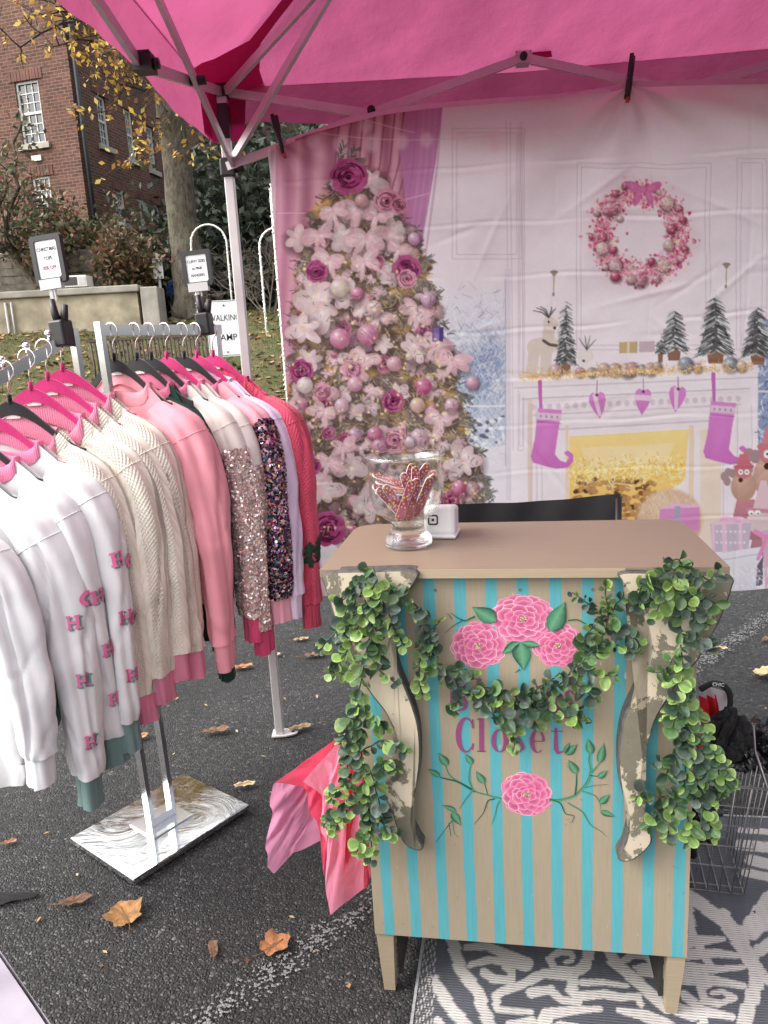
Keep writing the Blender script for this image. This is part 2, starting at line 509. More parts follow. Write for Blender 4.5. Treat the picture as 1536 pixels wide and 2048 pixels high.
def facade(o, d_, n_, S1, zb, zt, wins, nxny):
    off = -np.array([cr[0], cr[1], 2.4])
    ss = sorted({0, S1} | {w_[0] for w_ in wins} | {w_[1] for w_ in wins}); zz = sorted({zb, zt} | {w_[2] for w_ in wins} | {w_[3] for w_ in wins})
    V = []; F = []; U = []
    def q(pts):
        k = len(V)
        for (s_, z_, e_) in pts:
            V.append(L3(o, d_, n_, s_, z_, e_) + off); U.append((s_ + e_, z_))
        F.append((k, k + 1, k + 2, k + 3))
    for i in range(len(ss) - 1):
        for j in range(len(zz) - 1):
            cs, cz = (ss[i] + ss[i + 1]) / 2, (zz[j] + zz[j + 1]) / 2
            if any(w_[0] < cs < w_[1] and w_[2] < cz < w_[3] for w_ in wins): continue
            q([(ss[i], zz[j], 0), (ss[i + 1], zz[j], 0), (ss[i + 1], zz[j + 1], 0), (ss[i], zz[j + 1], 0)])
    for (s0, s1, z0, z1) in wins:
        for (A_, B_) in (((s0, z0), (s1, z0)), ((s1, z0), (s1, z1)), ((s1, z1), (s0, z1)), ((s0, z1), (s0, z0))):
            q([(A_[0], A_[1], 0), (B_[0], B_[1], 0), (B_[0], B_[1], -.14), (A_[0], A_[1], -.14)])
    np_obj('wall', np.array(V), np.array(F), M_BRICK, bld, smooth=False, uv=np.array(U))
    for (s0, s1, z0, z1), (cx, cz) in zip(wins, nxny):
        fb = MB()
        X_ = Vector(d_); N_ = Vector(n_); Zv = Vector((0, 0, 1))
        def rect(sa, sb, za, zb_, ea, eb, mb):
            M_ = frame_matrix(np.array(o) + off, X_, N_, Zv)
            mb.box((sa, ea, za), (sb, eb, zb_), M_)
        t = .055
        rect(s0, s0 + t, z0, z1, -.13, -.05, fb); rect(s1 - t, s1, z0, z1, -.13, -.05, fb)
        rect(s0 + t, s1 - t, z0, z0 + t, -.13, -.052, fb); rect(s0 + t, s1 - t, z1 - t, z1, -.13, -.052, fb)
        zm = (z0 + z1) / 2
        rect(s0 + t, s1 - t, zm - .03, zm + .03, -.13, -.055, fb)
        for i in range(1, cx):
            sm = s0 + t + (s1 - s0 - 2 * t) * i / cx
            rect(sm - .011, sm + .011, z0 + t, zm - .03, -.12, -.075, fb); rect(sm - .011, sm + .011, zm + .03, z1 - t, -.12, -.075, fb)
        for j in range(1, cz):
            for (za, zb_) in ((z0 + t, zm - .03), (zm + .03, z1 - t)):
                zq = za + (zb_ - za) * j / cz
                rect(s0 + t, s1 - t, zq - .011, zq + .011, -.118, -.078, fb)
        wo = fb.build('window', M_WHITE_TRIM, bld)
        for i in range(cx):
            for hh, (za, zb_) in enumerate(((z0 + t, zm - .03), (zm + .03, z1 - t))):
                for j in range(cz):
                    pb = MB(); sa = s0 + t + (s1 - s0 - 2 * t) * i / cx; sb = s0 + t + (s1 - s0 - 2 * t) * (i + 1) / cx
                    z_a = za + (zb_ - za) * j / cz; z_b = za + (zb_ - za) * (j + 1) / cz
                    rect(sa, sb, z_a, z_b, -.105 + .002 * ((i + j + hh) % 2), -.1, pb); pb.build('pane', M_PANE, wo)
        sb_ = MB(); rect(s0 - .12, s1 + .12, z0 - .13, z0, -.1, .07, sb_); sb_.build('sill', M_STONE, wo)
        lb = MB()
        k = int((s1 - s0 + .3) / .085)
        for i in range(k):
            sa = s0 - .15 + (s1 - s0 + .3) * i / k
            rect(sa + .006, sa + (s1 - s0 + .3) / k - .006, z1 + .004, z1 + .24, -.01, .018 + .004 * (i % 3), lb)
        lb.build('lintel', mat('lintel_brick', (.135, .058, .042), .85, var=.35, vscale=3), wo)
wF = [px_rect(cr, fd, fn, *q) for q in ((28, 165, 92, 285), (62, 355, 108, 430), (-70, 190, -25, 300), (-60, 370, -20, 440))]
facade(cr, fd, fn, 12.0, 1.6, Zc, wF, [(3, 3)] * 4)
wS = [px_rect(cr, wd, wn, *q) for q in ((190, 186, 222, 297), (248, 216, 274, 323), (292, 250, 315, 344), (398, 300, 412, 385), (309, 408, 326, 480), (276, 398, 290, 455), (325, 540, 345, 612), (232, 380, 256, 450))]
facade(cr, wd, wn, 42.0, 1.6, Zc, wS, [(3, 3), (3, 3), (3, 3), (2, 2), (2, 2), (2, 2), (2, 2), (3, 2)])
off = Vector((-cr[0], -cr[1], -2.4))
def cornice(o, d_, n_, s0, s1, za, zb_, e, name, m_):
    b_ = MB(); M_ = frame_matrix(Vector([float(q) for q in o]) + off, Vector(d_), Vector(n_), Vector((0, 0, 1)))
    b_.box((s0, -.3, za), (s1, e, zb_), M_); return b_.build(name, m_, bld)
for (o_, d_, n_, S1) in ((cr, fd, fn, 12), (cr, wd, wn, 42)):
    cornice(o_, d_, n_, -.3, S1, Zc, Zc + .35, .28, 'cornice', M_WHITE_TRIM)
    cornice(o_, d_, n_, -.42, S1, Zc + .352, Zc + .62, .42, 'cornice', M_WHITE_TRIM)
    cornice(o_, d_, n_, -.05, S1, Zc - 1.2, Zc - 1.05, .06, 'string_course', mat('lintel_brick', (.135, .058, .042), .85))
    cornice(o_, d_, n_, -.06, S1, 4.55, 4.75, .07, 'stone_band', M_STONE)
rb = MB(); rb.box((0, 0, 0), (1, 1, 1)); rb.V = []; rb.F = []; rb.S = []
pts = [cr, cr + fd * 12, cr + fd * 12 + wd * 42, cr + wd * 42]
rb.add([(p[0] - cr[0], p[1] - cr[1], Zc + .6 - 2.4) for p in pts], [(0, 1, 2, 3)]); rb.build('roof', mat('slate_roof', (.06, .06, .065), .8), bld)
dp = MB(); q = L3(cr, wd, wn, .12, 0, .09) - np.array([cr[0], cr[1], 2.4]); dp.tube([q + [0, 0, 2.5], q + [0, 0, Zc]], .06, 8); dp.build('downspout', M_DARK_METAL, bld)
vb = MB(); s0_, s1_, z0_, z1_ = px_rect(cr, fd, fn, 65, 313, 85, 321)
vb.box((s0_, 0, z0_), (s1_, .05, z1_), frame_matrix(Vector([float(q) for q in cr]) + off, Vector(fd), Vector(fn), Vector((0, 0, 1)))); vb.build('vent', M_WHITE_TRIM, bld)

# ---------- retaining wall in front of the building
M_CONC = mat('stained_concrete', (.36, .31, .22), .9, var=.4, vscale=2.2, bscale=14, bstr=.4, bdist=.02)
rw = empty('retaining_wall', (-7, 14.8, 1.9), 0, 'low tan stained concrete retaining wall on the grass bank', 'wall')
b = MB(); b.box((-8, -.15, -.5), (2.55, .15, 1.02)); b.build('wall_body', M_CONC, rw)
b = MB(); b.box((-8.05, -.22, 1.022), (2.6, .22, 1.15), bev=.02); b.build('coping', mat('coping_concrete', (.30, .28, .24), .9, var=.3, vscale=3, bscale=20), rw)
b = MB(); b.box((2.62, -.2, -.5), (2.95, .3, 1.10), bev=.02); b.build('end_pier', mat('coping_concrete', (.3, .28, .24)), rw)
b = MB(); b.tube([(.05, -.19, .95), (.05, -.19, .15), (.0, -.25, .08), (-.25, -.3, .06)], .025, 8); b.tube([(.16, -.19, .95), (.16, -.19, .1)], .02, 8); b.build('drain_pipe', mat('pipe_grey', (.4, .4, .38), .5), rw)
# grey plank shed wall behind it
sh = empty('plank_fence', (-8.8, 16.2, 2.6), 0, 'weathered grey horizontal plank fence beyond the retaining wall', 'fence')
M_PLANK = mat('weathered_plank', (.19, .165, .13), .9, var=.35, vscale=7, bscale=40, bstr=.4)
b = MB(); b.box((-3, 0, 0), (3.2, .02, .145)); pm = b.build('plank', M_PLANK, sh)
for k in range(1, 9):
    o = pm.copy(); COL.objects.link(o); o.location = (0, .004 * (k % 2), k * .155); o.rotation_euler = (0, .002 * ((k * 7) % 3 - 1), 0)
for x_ in (-2.6, -.7, 1.2, 3.05):
    b = MB(); b.box((x_, .02, -.3), (x_ + .1, .11, 1.42)); b.build('post', M_PLANK, sh)
# small white box-shaped appliance sitting on the wall
q = gy(160, 602, 14.8)
mv = empty('microwave_oven', (q[0], 14.8, 3.05), 0, 'small white microwave oven standing on the retaining wall', 'microwave')
mw = mat('appliance_white', (.72, .71, .66), .4, var=.06)
b = MB(); b.box((-.21, -.17, .02), (.24, .17, .23), bev=.012); b.build('case', mw, mv)
b = MB(); b.box((-.185, -.178, .05), (.06, -.165, .2), bev=.004); b.build('door_window', mat('black_glass', (.008, .008, .009), .1, spec=.6), mv)
b = MB(); b.box((.09, -.176, .05), (.215, -.168, .2)); b.build('control_panel', mat('panel_grey', (.5, .5, .47), .5), mv)
for sx in (-.18, .19):
    b = MB(); b.box((sx, -.14, 0), (sx + .03, .14, .021)); b.build('foot', M_DARK_METAL, mv)

# ---------- trees
def bark_mat(name, c1, c2, sc=6):
    m, nt, out = new_mat(name)
    v = coords(nt, scale=(1, 1, .42))
    n1 = noise(nt, v, sc * 2.2, 8, .7, .6); n2 = noise(nt, coords(nt), 3, 4)
    c = mixc(nt, ramp(nt, n1, [(.35, 0.0), (.65, 1.0)]), c1, c2)
    c = mixc(nt, ramp(nt, n2, [(.5, 0.0), (.7, .55)]), c, (.17, .18, .12))
    principled(nt, out, c, .95, 0, bump(nt, n1, .9, .05), .15)
    return m
M_BARK = bark_mat('grey_bark', (.055, .045, .035), (.19, .165, .13))
M_TWIG = mat('dark_twigs', (.05, .038, .03), .9, var=.3)
def noisy_tube(mb, pts, radii, n, seed, amp=.12, sub=4):
    P = np.array(pts, float); k = len(P); r = np.random.default_rng(seed)
    tq = np.linspace(0, k - 1, (k - 1) * sub + 1)
    Q = np.stack([np.interp(tq, range(k), P[:, i]) for i in range(3)], 1); R = np.interp(tq, range(k), radii)
    Q += r.normal(0, 1, Q.shape) * (R[:, None] * amp)
    mb.tube(Q, list(R * r.uniform(1 - amp, 1 + amp, len(R))), n)
def grow(p, d_, length, rad, level, r, segs, tips, spread=.6, grav=0.0, kids=(2, 4)):
    p = np.array(p, float); d_ = np.array(d_, float); d_ /= np.linalg.norm(d_)
    m = 4; pts = [p.copy()]
    for i in range(m):
        d_ = d_ + r.normal(0, .16, 3) + np.array([0, 0, grav]); d_ /= np.linalg.norm(d_)
        p = p + d_ * length / m; pts.append(p.copy())
    segs.append((np.array(pts), np.linspace(rad, rad * .55, m + 1)))
    if level <= 0:
        tips.extend(pts[1:]); return
    for _ in range(r.integers(kids[0], kids[1] + 1)):
        i = r.integers(1, m + 1)
        nd_ = d_ + r.normal(0, spread, 3); 
        grow(pts[i], nd_, length * r.uniform(.55, .8), rad * .55, level - 1, r, segs, tips, spread, grav, kids)
    if level <= 1: tips.extend(pts[2:])
def tree_obj(root, name, segs, mat_, nmin=4):
    mb = MB()
    for P, R in segs:
        mb.tube(P, list(R), 7 if R[0] > .05 else nmin, caps=False)
    return mb.build(name, mat_, root)

# the big trunk with yellow leaves
base = np.array([-3.78, 16.0, 2.35])
t1 = empty('shade_tree', base, 0, 'tall grey barked tree trunk with a few yellow autumn leaves', 'tree')
top = gy(340, 215, 15.9); mid = gy(372, 480, 16.0)
tp = [np.array([0, 0, -.2]), np.array([0, 0, .35]), mid - base, top - base, (top - base) + (top - mid) * 1.2, (top - base) + (top - mid) * 2.4]
mb = MB(); noisy_tube(mb, tp, [.50, .36, .30, .27, .22, .15], 16, 3, .05, 6); mb.build('trunk', M_BARK, t1)
r = np.random.default_rng(11)
segs = []; tips = []
for (x0, y0, x1, y1, dep, rr) in ((335, 60, 60, -60, 15.3, .05), (330, 120, 90, 20, 15.0, .045), (345, 180, 120, 90, 15.2, .04), (330, 90, 200, 120, 14.6, .035), (340, 210, 215, 215, 15.4, .03),
                                  (345, 230, 300, 330, 15.0, .02), (370, 240, 430, 290, 15.2, .02), (325, 20, 40, 100, 15.6, .05), (330, -60, 150, -40, 15.2, .05), (330, 40, 240, 40, 14.8, .04)):
    A_ = gy(x0, y0, 15.9) - base; B_ = gy(x1, y1, dep) - base
    tq = np.linspace(0, 1, 8)[:, None]
    P_ = A_ + (B_ - A_) * tq + np.array([0, 0, .5]) * np.sin(tq * math.pi) * .7 + r.normal(0, .06, (8, 3))
    segs.append((P_, np.linspace(rr, rr * .35, 8)))
    for k in range(2, 8):
        for _ in range(2):
            grow(P_[k], r.normal(0, 1, 3) + np.array([-.3, 0, -.1]), r.uniform(.35, .8), rr * .35, 1, r, segs, tips, .7)
tree_obj(t1, 'branches', segs, M_TWIG)
tips = np.array(tips)
sel = r.choice(len(tips), 1500)
P_ = tips[sel] + r.normal(0, .045, (1500, 3))
V, F = quad_cloud(P_, .085, 12)
cy = s2l(np.array([[222, 186, 84], [200, 160, 74], [172, 128, 70], [236, 212, 120], [150, 110, 70], [134, 104, 72]]) / 255.)
np_obj('crown', V, F, attr_mat('yellow_leaf', .6, transl=.35), t1, False, np.repeat(cy[r.integers(0, 6, 1500)], 4, 0))

def bush(name, base, stems, label, cat, seed, level, leaf_n, leaf_size, leaf_cols, twig_mat=M_TWIG, spread=.55, grav=.02, jitter=.12, leafmat='bush_leaf', group=None, rad=.05):
    root = empty(name, base, 0, label, cat, group)
    r = np.random.default_rng(seed); segs = []; tips = []
    for (dx, dy, dz, ln) in stems:
        grow((dx * .15, dy * .15, 0), (dx, dy, dz), ln, rad, level, r, segs, tips, spread, grav, (3, 4))
    tree_obj(root, 'trunk', segs, twig_mat, 3)
    tips = np.array(tips)
    if leaf_n:
        P_ = tips[r.integers(0, len(tips), leaf_n)] + r.normal(0, jitter, (leaf_n, 3))
        V, F = quad_cloud(P_, leaf_size, seed + 1)
        cc = s2l(np.array(leaf_cols) / 255.)
        np_obj('crown', V, F, attr_mat(leafmat, .55, transl=.25), root, False, np.repeat(cc[r.integers(0, len(cc), leaf_n)] * r.uniform(.6, 1.2, (leaf_n, 1)), 4, 0))
    return root
BR = [[122, 98, 76], [140, 104, 80], [104, 98, 68], [88, 94, 62], [150, 116, 88], [80, 74, 58]]
GR = [[70, 84, 56], [88, 102, 64], [56, 68, 50], [106, 114, 78], [80, 78, 58]]
DK = [[46, 56, 44], [60, 70, 54], [36, 44, 38], [74, 80, 64]]
g1 = gy(205, 600, 16.2)
bush('dogwood_tree', (g1[0], 16.2, 2.5), [(-.5, 0, 1, 1.0), (.3, -.1, 1, 1.1), (-.1, .2, 1, 1.2), (.6, 0, .8, 1.0), (-.9, 0, .75, 1.1)], 'spreading brown leaved bush growing behind the retaining wall', 'tree', 21, 4, 6500, .085, BR, jitter=.13)
g1 = gy(120, 605, 15.9)
bush('mossy_tree', (g1[0], 15.9, 2.5), [(-1.0, 0, 1.1, 1.5), (-.5, 0, 1.1, 1.7), (-.2, .1, 1.2, 1.3)], 'leaning mossy grey trunked tree beside the plank fence', 'tree', 22, 4, 3500, .08, BR + GR, M_BARK, jitter=.14, rad=.12)
g1 = gy(240, 600, 17.5)
bush('holly_bush', (g1[0], 17.5, 2.5), [(0, 0, 1, 1.2), (.3, 0, 1, 1.2), (-.4, 0, 1, 1.3), (.1, .2, 1, 1.4), (-.8, 0, .9, 1.2)], 'dark green leafy bush against the brick building', 'bush', 23, 4, 7500, .09, GR + BR[:2], jitter=.2)
for k, (x_, dep, h_, s_) in enumerate(((474, 19.0, 1.9, 31), (540, 21.0, 2.0, 33), (500, 24.0, 2.6, 34), (610, 19.0, 2.0, 35))):
    g1 = gy(x_, 620, dep)
    bush('evergreen_tree', (g1[0], dep, 2.5), [(0, 0, 1, h_), (.3, 0, 1, h_), (-.3, 0, 1, h_), (.05, .2, 1, h_ * 1.2), (.2, -.2, .7, h_ * .8), (-.2, -.2, .6, h_ * .7)],
         ('dense dark evergreen just right of the big grey trunk', 'dark evergreen behind the lit white arches', 'tallest dark evergreen far behind the tent leg', 'dark evergreen mostly hidden by the printed backdrop', 'low dark evergreen far behind the big trunk')[k],
         'tree', s_, 4, 8000, .15, DK, jitter=.34, leafmat='evergreen_leaf', group='dark evergreens beyond the bank', spread=.7)
g1 = gy(520, 640, 15.5)
bush('bare_shrub', (g1[0] + .2, 15.5, 2.45), [(-.5, 0, 1, .9), (.3, 0, 1, .9), (-.1, .2, 1, 1.0), (.6, 0, .9, .8), (-.8, 0, .8, .9)], 'bare pale twiggy shrub beside the lit white arches', 'shrub', 41, 4, 0, 0, [], mat('pale_twigs', (.17, .14, .115), .9), rad=.018)
g1 = gy(330, 630, 17.6)
bush('low_hedge', (g1[0], 17.6, 2.5), [(-.8, 0, .5, .7), (.8, 0, .5, .7), (0, 0, .8, .6), (.3, .3, .6, .6)], 'low dark hedge at the foot of the brick wall', 'hedge', 43, 3, 3000, .1, DK, jitter=.15, rad=.03)

# ---------- small things on the bank
def post_sign(name, base, h, panels, label):
    root = empty(name, base, 0, label, 'sign')
    b = MB(); b.bar((0, 0, -.1), (0, 0, h), .05, .03, (0, 1, 0)); b.build('post', mat('galvanised', (.32, .32, .31), .5, .6), root)
    for (w, z0, z1, c, nm) in panels:
        b = MB(); b.box((-w / 2, -.035, z0), (w / 2, -.028, z1)); b.build('panel', mat(nm, c, .5), root)
    return root
q = gy(327, 628, 15.8); post_sign('parking_sign', (q[0], 15.8, float(lawn_z(q[0], 15.8))), 1.35, [(.2, .85, 1.25, (.6, .6, .58), 'sign_white')], 'small white parking sign on a post left of the trunk')
q = gy(347, 640, 17.0); post_sign('blue_sign', (q[0], 17.0, float(lawn_z(q[0], 17.0))), .85, [(.17, .5, .8, rgb(40, 90, 160), 'sign_blue')], 'small blue sign on a short post left of the trunk')
# walking ramp sign
M_GALV = mat('galvanised', (.32, .32, .31), .5, .6)
c_ = gy(451, 657, 6.4)
ws = empty('walking_ramp_sign', (c_[0], 6.4, .1), 0, 'white road sign reading WALKING RAMP behind the tent leg', 'sign')
b = MB()
b.bar((0, .03, -.2), (0, .03, 1.35), .045, .025, (0, 1, 0)); pst = b.build('post', M_GALV, ws)
hb = MB()
for k in range(14): hb.box((-.006, .0135, .72 + k * .035), (.006, .0165, .732 + k * .035))
hb.build('post_holes', M_DARK_METAL, pst)
zc = c_[2] - .1
def rrect(w, h, r, n=5):
    pts = []
    for cx, cy, a0 in ((w / 2 - r, h / 2 - r, 0), (-w / 2 + r, h / 2 - r, 90), (-w / 2 + r, -h / 2 + r, 180), (w / 2 - r, -h / 2 + r, 270)):
        for k in range(n + 1):
            a_ = math.radians(a0 + 90 * k / n); pts.append((cx + r * math.cos(a_), cy + r * math.sin(a_)))
    return pts
Ms = frame_matrix((0, 0, zc), Vector((1, 0, 0)), Vector((0, 0, 1)), Vector((0, -1, 0)))
b = MB(); b.prism(rrect(.305, .457, .03), .003, Ms, 0); pn = b.build('panel', mat('sign_white_face', (.72, .72, .71), .45, var=.05), ws)
b = MB()
ro, ri = rrect(.293, .445, .026), rrect(.283, .435, .022)
n = len(ro); b.add([Ms @ Vector((p[0], p[1], .0034)) for p in ro + ri], [(i, (i + 1) % n, n + (i + 1) % n, n + i) for i in range(n)]); b.build('border', mat('sign_black', (.015, .015, .015), .5), pn)
text_mesh('lettering', 'WALKING', .070, mat('sign_black', (.015, .015, .015)), pn, Ms @ Matrix.Translation((0, .085, .0036)), xscale=.82)
text_mesh('lettering', 'RAMP', .076, mat('sign_black', (.015, .015, .015)), pn, Ms @ Matrix.Translation((0, -.075, .0036)), xscale=.95)
for zz_ in (.19, -.19):
    b = MB(); b.sphere((0, -.006, zc + zz_), .009, 8, 6); b.build('bolt', M_GALV, pn)

# light-wrapped arches
M_ROPE = mat('white_light_cord', (.80, .79, .74), .5, var=.1, vscale=40)
def arch(x0, x1, ytop, ybot, dep, label, k):
    A_ = gy(x0, ybot, dep); B_ = gy(x1, ybot, dep); T_ = gy((x0 + x1) / 2, ytop, dep)
    w = (B_[0] - A_[0]) / 2; zb = float(lawn_z(A_[0], dep)); H_ = T_[2] - zb
    root = empty('light_arch', (A_[0] + w, dep, zb), 0, label, 'arch', 'white lit arches on the bank')
    P_ = [(-w, 0, -.1), (-w, 0, (H_ - w) * .33), (-w, 0, (H_ - w) * .66), (-w, 0, H_ - w)] + [(-w * math.cos(a_), 0, H_ - w + w * math.sin(a_)) for a_ in np.linspace(.2, math.pi - .2, 12)] + [(w, 0, H_ - w), (w, 0, (H_ - w) * .5), (w, 0, -.1)]
    b = MB(); b.tube(P_, .017, 8); b.build('tube', M_ROPE, root)
    Q = np.array(P_); L_ = np.r_[0, np.cumsum(np.linalg.norm(np.diff(Q, axis=0), axis=1))]
    b = MB(); r_ = np.random.default_rng(k)
    for s_ in np.arange(0, L_[-1], .055):
        c = [np.interp(s_, L_, Q[:, i]) for i in range(3)]; a_ = r_.uniform(0, 6.28)
        b.sphere((c[0] + .022 * math.cos(a_), c[1] - abs(.02 * math.sin(a_)), c[2]), .013, 5, 3)
    o = b.build('bulbs', M_ROPE, root); o['kind'] = 'stuff'
arch(396, 466, 448, 625, 15.0, 'smallest and farthest white lit arch behind the tent leg', 1)
arch(532, 600, 455, 648, 13.0, 'middle white lit arch close to the backdrop edge', 2)
arch(580, 700, 320, 860, 8.6, 'nearest and largest white lit arch mostly behind the backdrop', 3)
# slatted bench
bx = gz(300, 690, 1.45)
q = gy(300, 722, 8.5)
bn = empty('slatted_bench', (q[0], 8.5, float(lawn_z(q[0], 8.5))), 0, 'brown slatted bench back seen beyond the clothes rail', 'bench')
M_SLAT = mat('brown_slat', (.075, .055, .042), .7, var=.3)
zt_ = gy(300, 675, 8.5)[2] - bn.location.z; zl_ = gy(300, 775, 8.5)[2] - bn.location.z; wd_ = (gy(415, 700, 8.5)[0] - gy(185, 700, 8.5)[0])
for k in range(30):
    x_ = -wd_ / 2 + wd_ * k / 29
    b = MB(); b.tube([(x_, 0, zl_ - .05), (x_ + .004, .03, (zl_ + zt_) / 2), (x_, .0, zt_)], .0125, 6); b.build('slat', M_SLAT, bn)
for z_ in (zt_, zl_ - .05):
    b = MB(); b.bar((-wd_ / 2 - .03, 0, z_), (wd_ / 2 + .03, 0, z_), .03, .03); b.build('rail', M_SLAT, bn)
b = MB(); b.box((-wd_ / 2, -.42, zl_ - .1), (wd_ / 2, 0, zl_ - .07)); b.build('seat', M_SLAT, bn)
for x_ in (-wd_ / 2, wd_ / 2 - .04):
    for y_ in (-.4, -.03):
        b = MB(); b.box((x_, y_, -.2), (x_ + .04, y_ + .04, zl_ - .101)); b.build('leg', M_SLAT, bn)
# ================================================================== THE PINK TENT
LEG = np.array([-.465, 2.72, 0.0]); E1 = np.array([.9986, -.052, 0.0]); E2 = np.array([-.052, -.9986, 0.0]); TS = 2.00; TY = 1.98
TZ, SLZ = 2.36, 2.11                      # eave height, slider height
def T(a_, b_, z): return LEG + E1 * a_ + E2 * b_ + np.array([0, 0, z])
def fabric_mat(name, dif, tra, mixf, rough=.75, bstr=.5):
    m, nt, out = new_mat(name)
    v = coords(nt)
    n1 = noise(nt, v, 9, 6, .6); n2 = noise(nt, v, 2.5, 4)
    wv = noise(nt, coords(nt, scale=(1, 1, 1)), 700, 2)
    nb = bump(nt, n1, bstr, .02); nb = bump(nt, wv, .12, .0008, nb)
    tone = ramp(nt, n2, [(.3, .86), (.7, 1.1)])
    p = principled(nt, out, mixc(nt, 1.0, dif, tone, 'MULTIPLY'), rough, 0, nb, .3)
    t = nt.nodes.new('ShaderNodeBsdfTranslucent'); nt.links.new(mixc(nt, 1.0, tra, tone, 'MULTIPLY'), t.inputs[0]); nt.links.new(nb, t.inputs['Normal'])
    mx = nt.nodes.new('ShaderNodeMixShader'); mx.inputs[0].default_value = mixf
    nt.links.new(p.outputs[0], mx.inputs[1]); nt.links.new(t.outputs[0], mx.inputs[2]); nt.links.new(mx.outputs[0], out.inputs[0])
    return m
M_CANOPY = fabric_mat('pink_canopy_fabric', (.56, .14, .28), (.30, .064, .142), .60)
M_CANOPY2 = fabric_mat('pink_canopy_double_layer', (.36, .03, .13), (.45, .02, .12), .45)
M_ALU = mat('white_tent_frame', (.60, .58, .58), .38, .25, var=.05)
M_BLACK = mat('black_plastic', (.012, .012, .013), .42, var=.2, vscale=40)
tent = empty('canopy_tent', T(TS / 2, TY / 2, 0), 0, 'pink pop up canopy tent on a white folding frame over the stall', 'tent')
t0 = T(TS / 2, TY / 2, 0)
def TL(a_, b_, z): return T(a_, b_, z) - t0
# roof sheet
n = 121
g = np.linspace(-1, 1, n); U_, W_ = np.meshgrid(g, g)
mxx = np.maximum(np.abs(U_), np.abs(W_))
hs = TS / 2 + .065; hy_ = TY / 2 + .065
zz = TZ + .02 + .42 * (1 - mxx)
rr_ = np.hypot(U_, W_)
edge = 1 - mxx
# the cloth bows down between the hips and puckers towards the corners
ang = np.minimum(np.abs(U_), np.abs(W_)) / np.maximum(mxx, 1e-6)
zz = zz - .035 * (1 - ang) * np.sin(np.clip(edge, 0, 1) * math.pi) - .018 * (1 - ang) * (1 - edge)
wr = .006 * np.sin(ang * 17 + edge * 9 + 1.3) * np.sin(np.clip(edge * 3.2, 0, math.pi)) + .005 * smooth_noise((n, n), (14, 14), 5) + .003 * smooth_noise((n, n), (40, 40), 6)
zz = zz + wr * (edge > 0)
P_ = t0 * 0 + U_.ravel()[:, None] * E1 * hs + W_.ravel()[:, None] * E2 * hy_ + np.c_[np.zeros((n * n, 2)), zz.ravel()]
np_obj('roof_cloth', P_, grid_faces(n, n), M_CANOPY, tent)
# valance on four sides
def valance(ax, sgn):
    m, k = 160, 16
    s_ = np.linspace(-1, 1, m); v_ = np.linspace(0, 1, k)
    S_, V_ = np.meshgrid(s_, v_)
    drop = (.125 if (ax == 0 and sgn < 0) else .170) + .012 * np.sin(S_ * 9 + ax)
    fold = (.005 * np.sin(S_ * 13 + 2 * np.sin(S_ * 5)) + .002 * np.sin(S_ * 41 + ax * 2)) * V_ * (1 - S_ ** 8)
    hc, hn = (hs, hy_) if ax == 0 else (hy_, hs)
    cor = E1 if ax == 0 else E2; nor = (E2 if ax == 0 else E1) * sgn
    zt = TZ + .025 - .018 * (1 - np.abs(S_)) - drop * V_
    Q = S_.ravel()[:, None] * cor * (hc + .001) + (hn - .001 + fold.ravel() + .006 * V_.ravel() * (ax + 1))[:, None] * nor + np.c_[np.zeros((m * k, 2)), zt.ravel()]
    np_obj('valance', Q, grid_faces(m, k), M_CANOPY, tent)
for ax, sg in ((0, -1), (0, 1), (1, -1), (1, 1)): valance(ax, sg)
# doubled cloth in the corners and along the hips
for (ca, cb) in ((0, 0), (TS, 0), (0, TY), (TS, TY)):
    sa = -1 if ca == 0 else 1; sb = -1 if cb == 0 else 1
    b = MB()
    o_ = .058
    p0 = TL(ca + sa * o_, cb + sb * o_, 0)
    for dvec in (E1 * -sa, E2 * -sb):
        q = [p0 + np.array([0, 0, TZ + .012]), p0 + dvec * .13 + np.array([0, 0, TZ + .012]), p0 + dvec * .11 + np.array([0, 0, TZ - .150]), p0 + np.array([0, 0, TZ - .150])]
        b.add(q, [(0, 1, 2, 3)])
    b.build('corner_patch', M_CANOPY2, tent)
    q = []
    for k in range(14):
        f = k / 13; c = TL(ca + (TS / 2 - ca) * f, cb + (TY / 2 - cb) * f, 0)
        dz = .42 * f + TZ + .012
        w_ = (E1 * sa - E2 * sb) * (.012 + .12 * max(0, 1 - f * 6) ** 1.5)
        q += [c + w_ + np.array([0, 0, dz - .004 - .10 * max(0, 1 - f * 6) * 0]), c - w_ + np.array([0, 0, dz - .004])]
    b = MB(); b.add(q, [(2 * i, 2 * i + 1, 2 * i + 3, 2 * i + 2) for i in range(13)]); b.build('hip_seam', M_CANOPY2, tent)
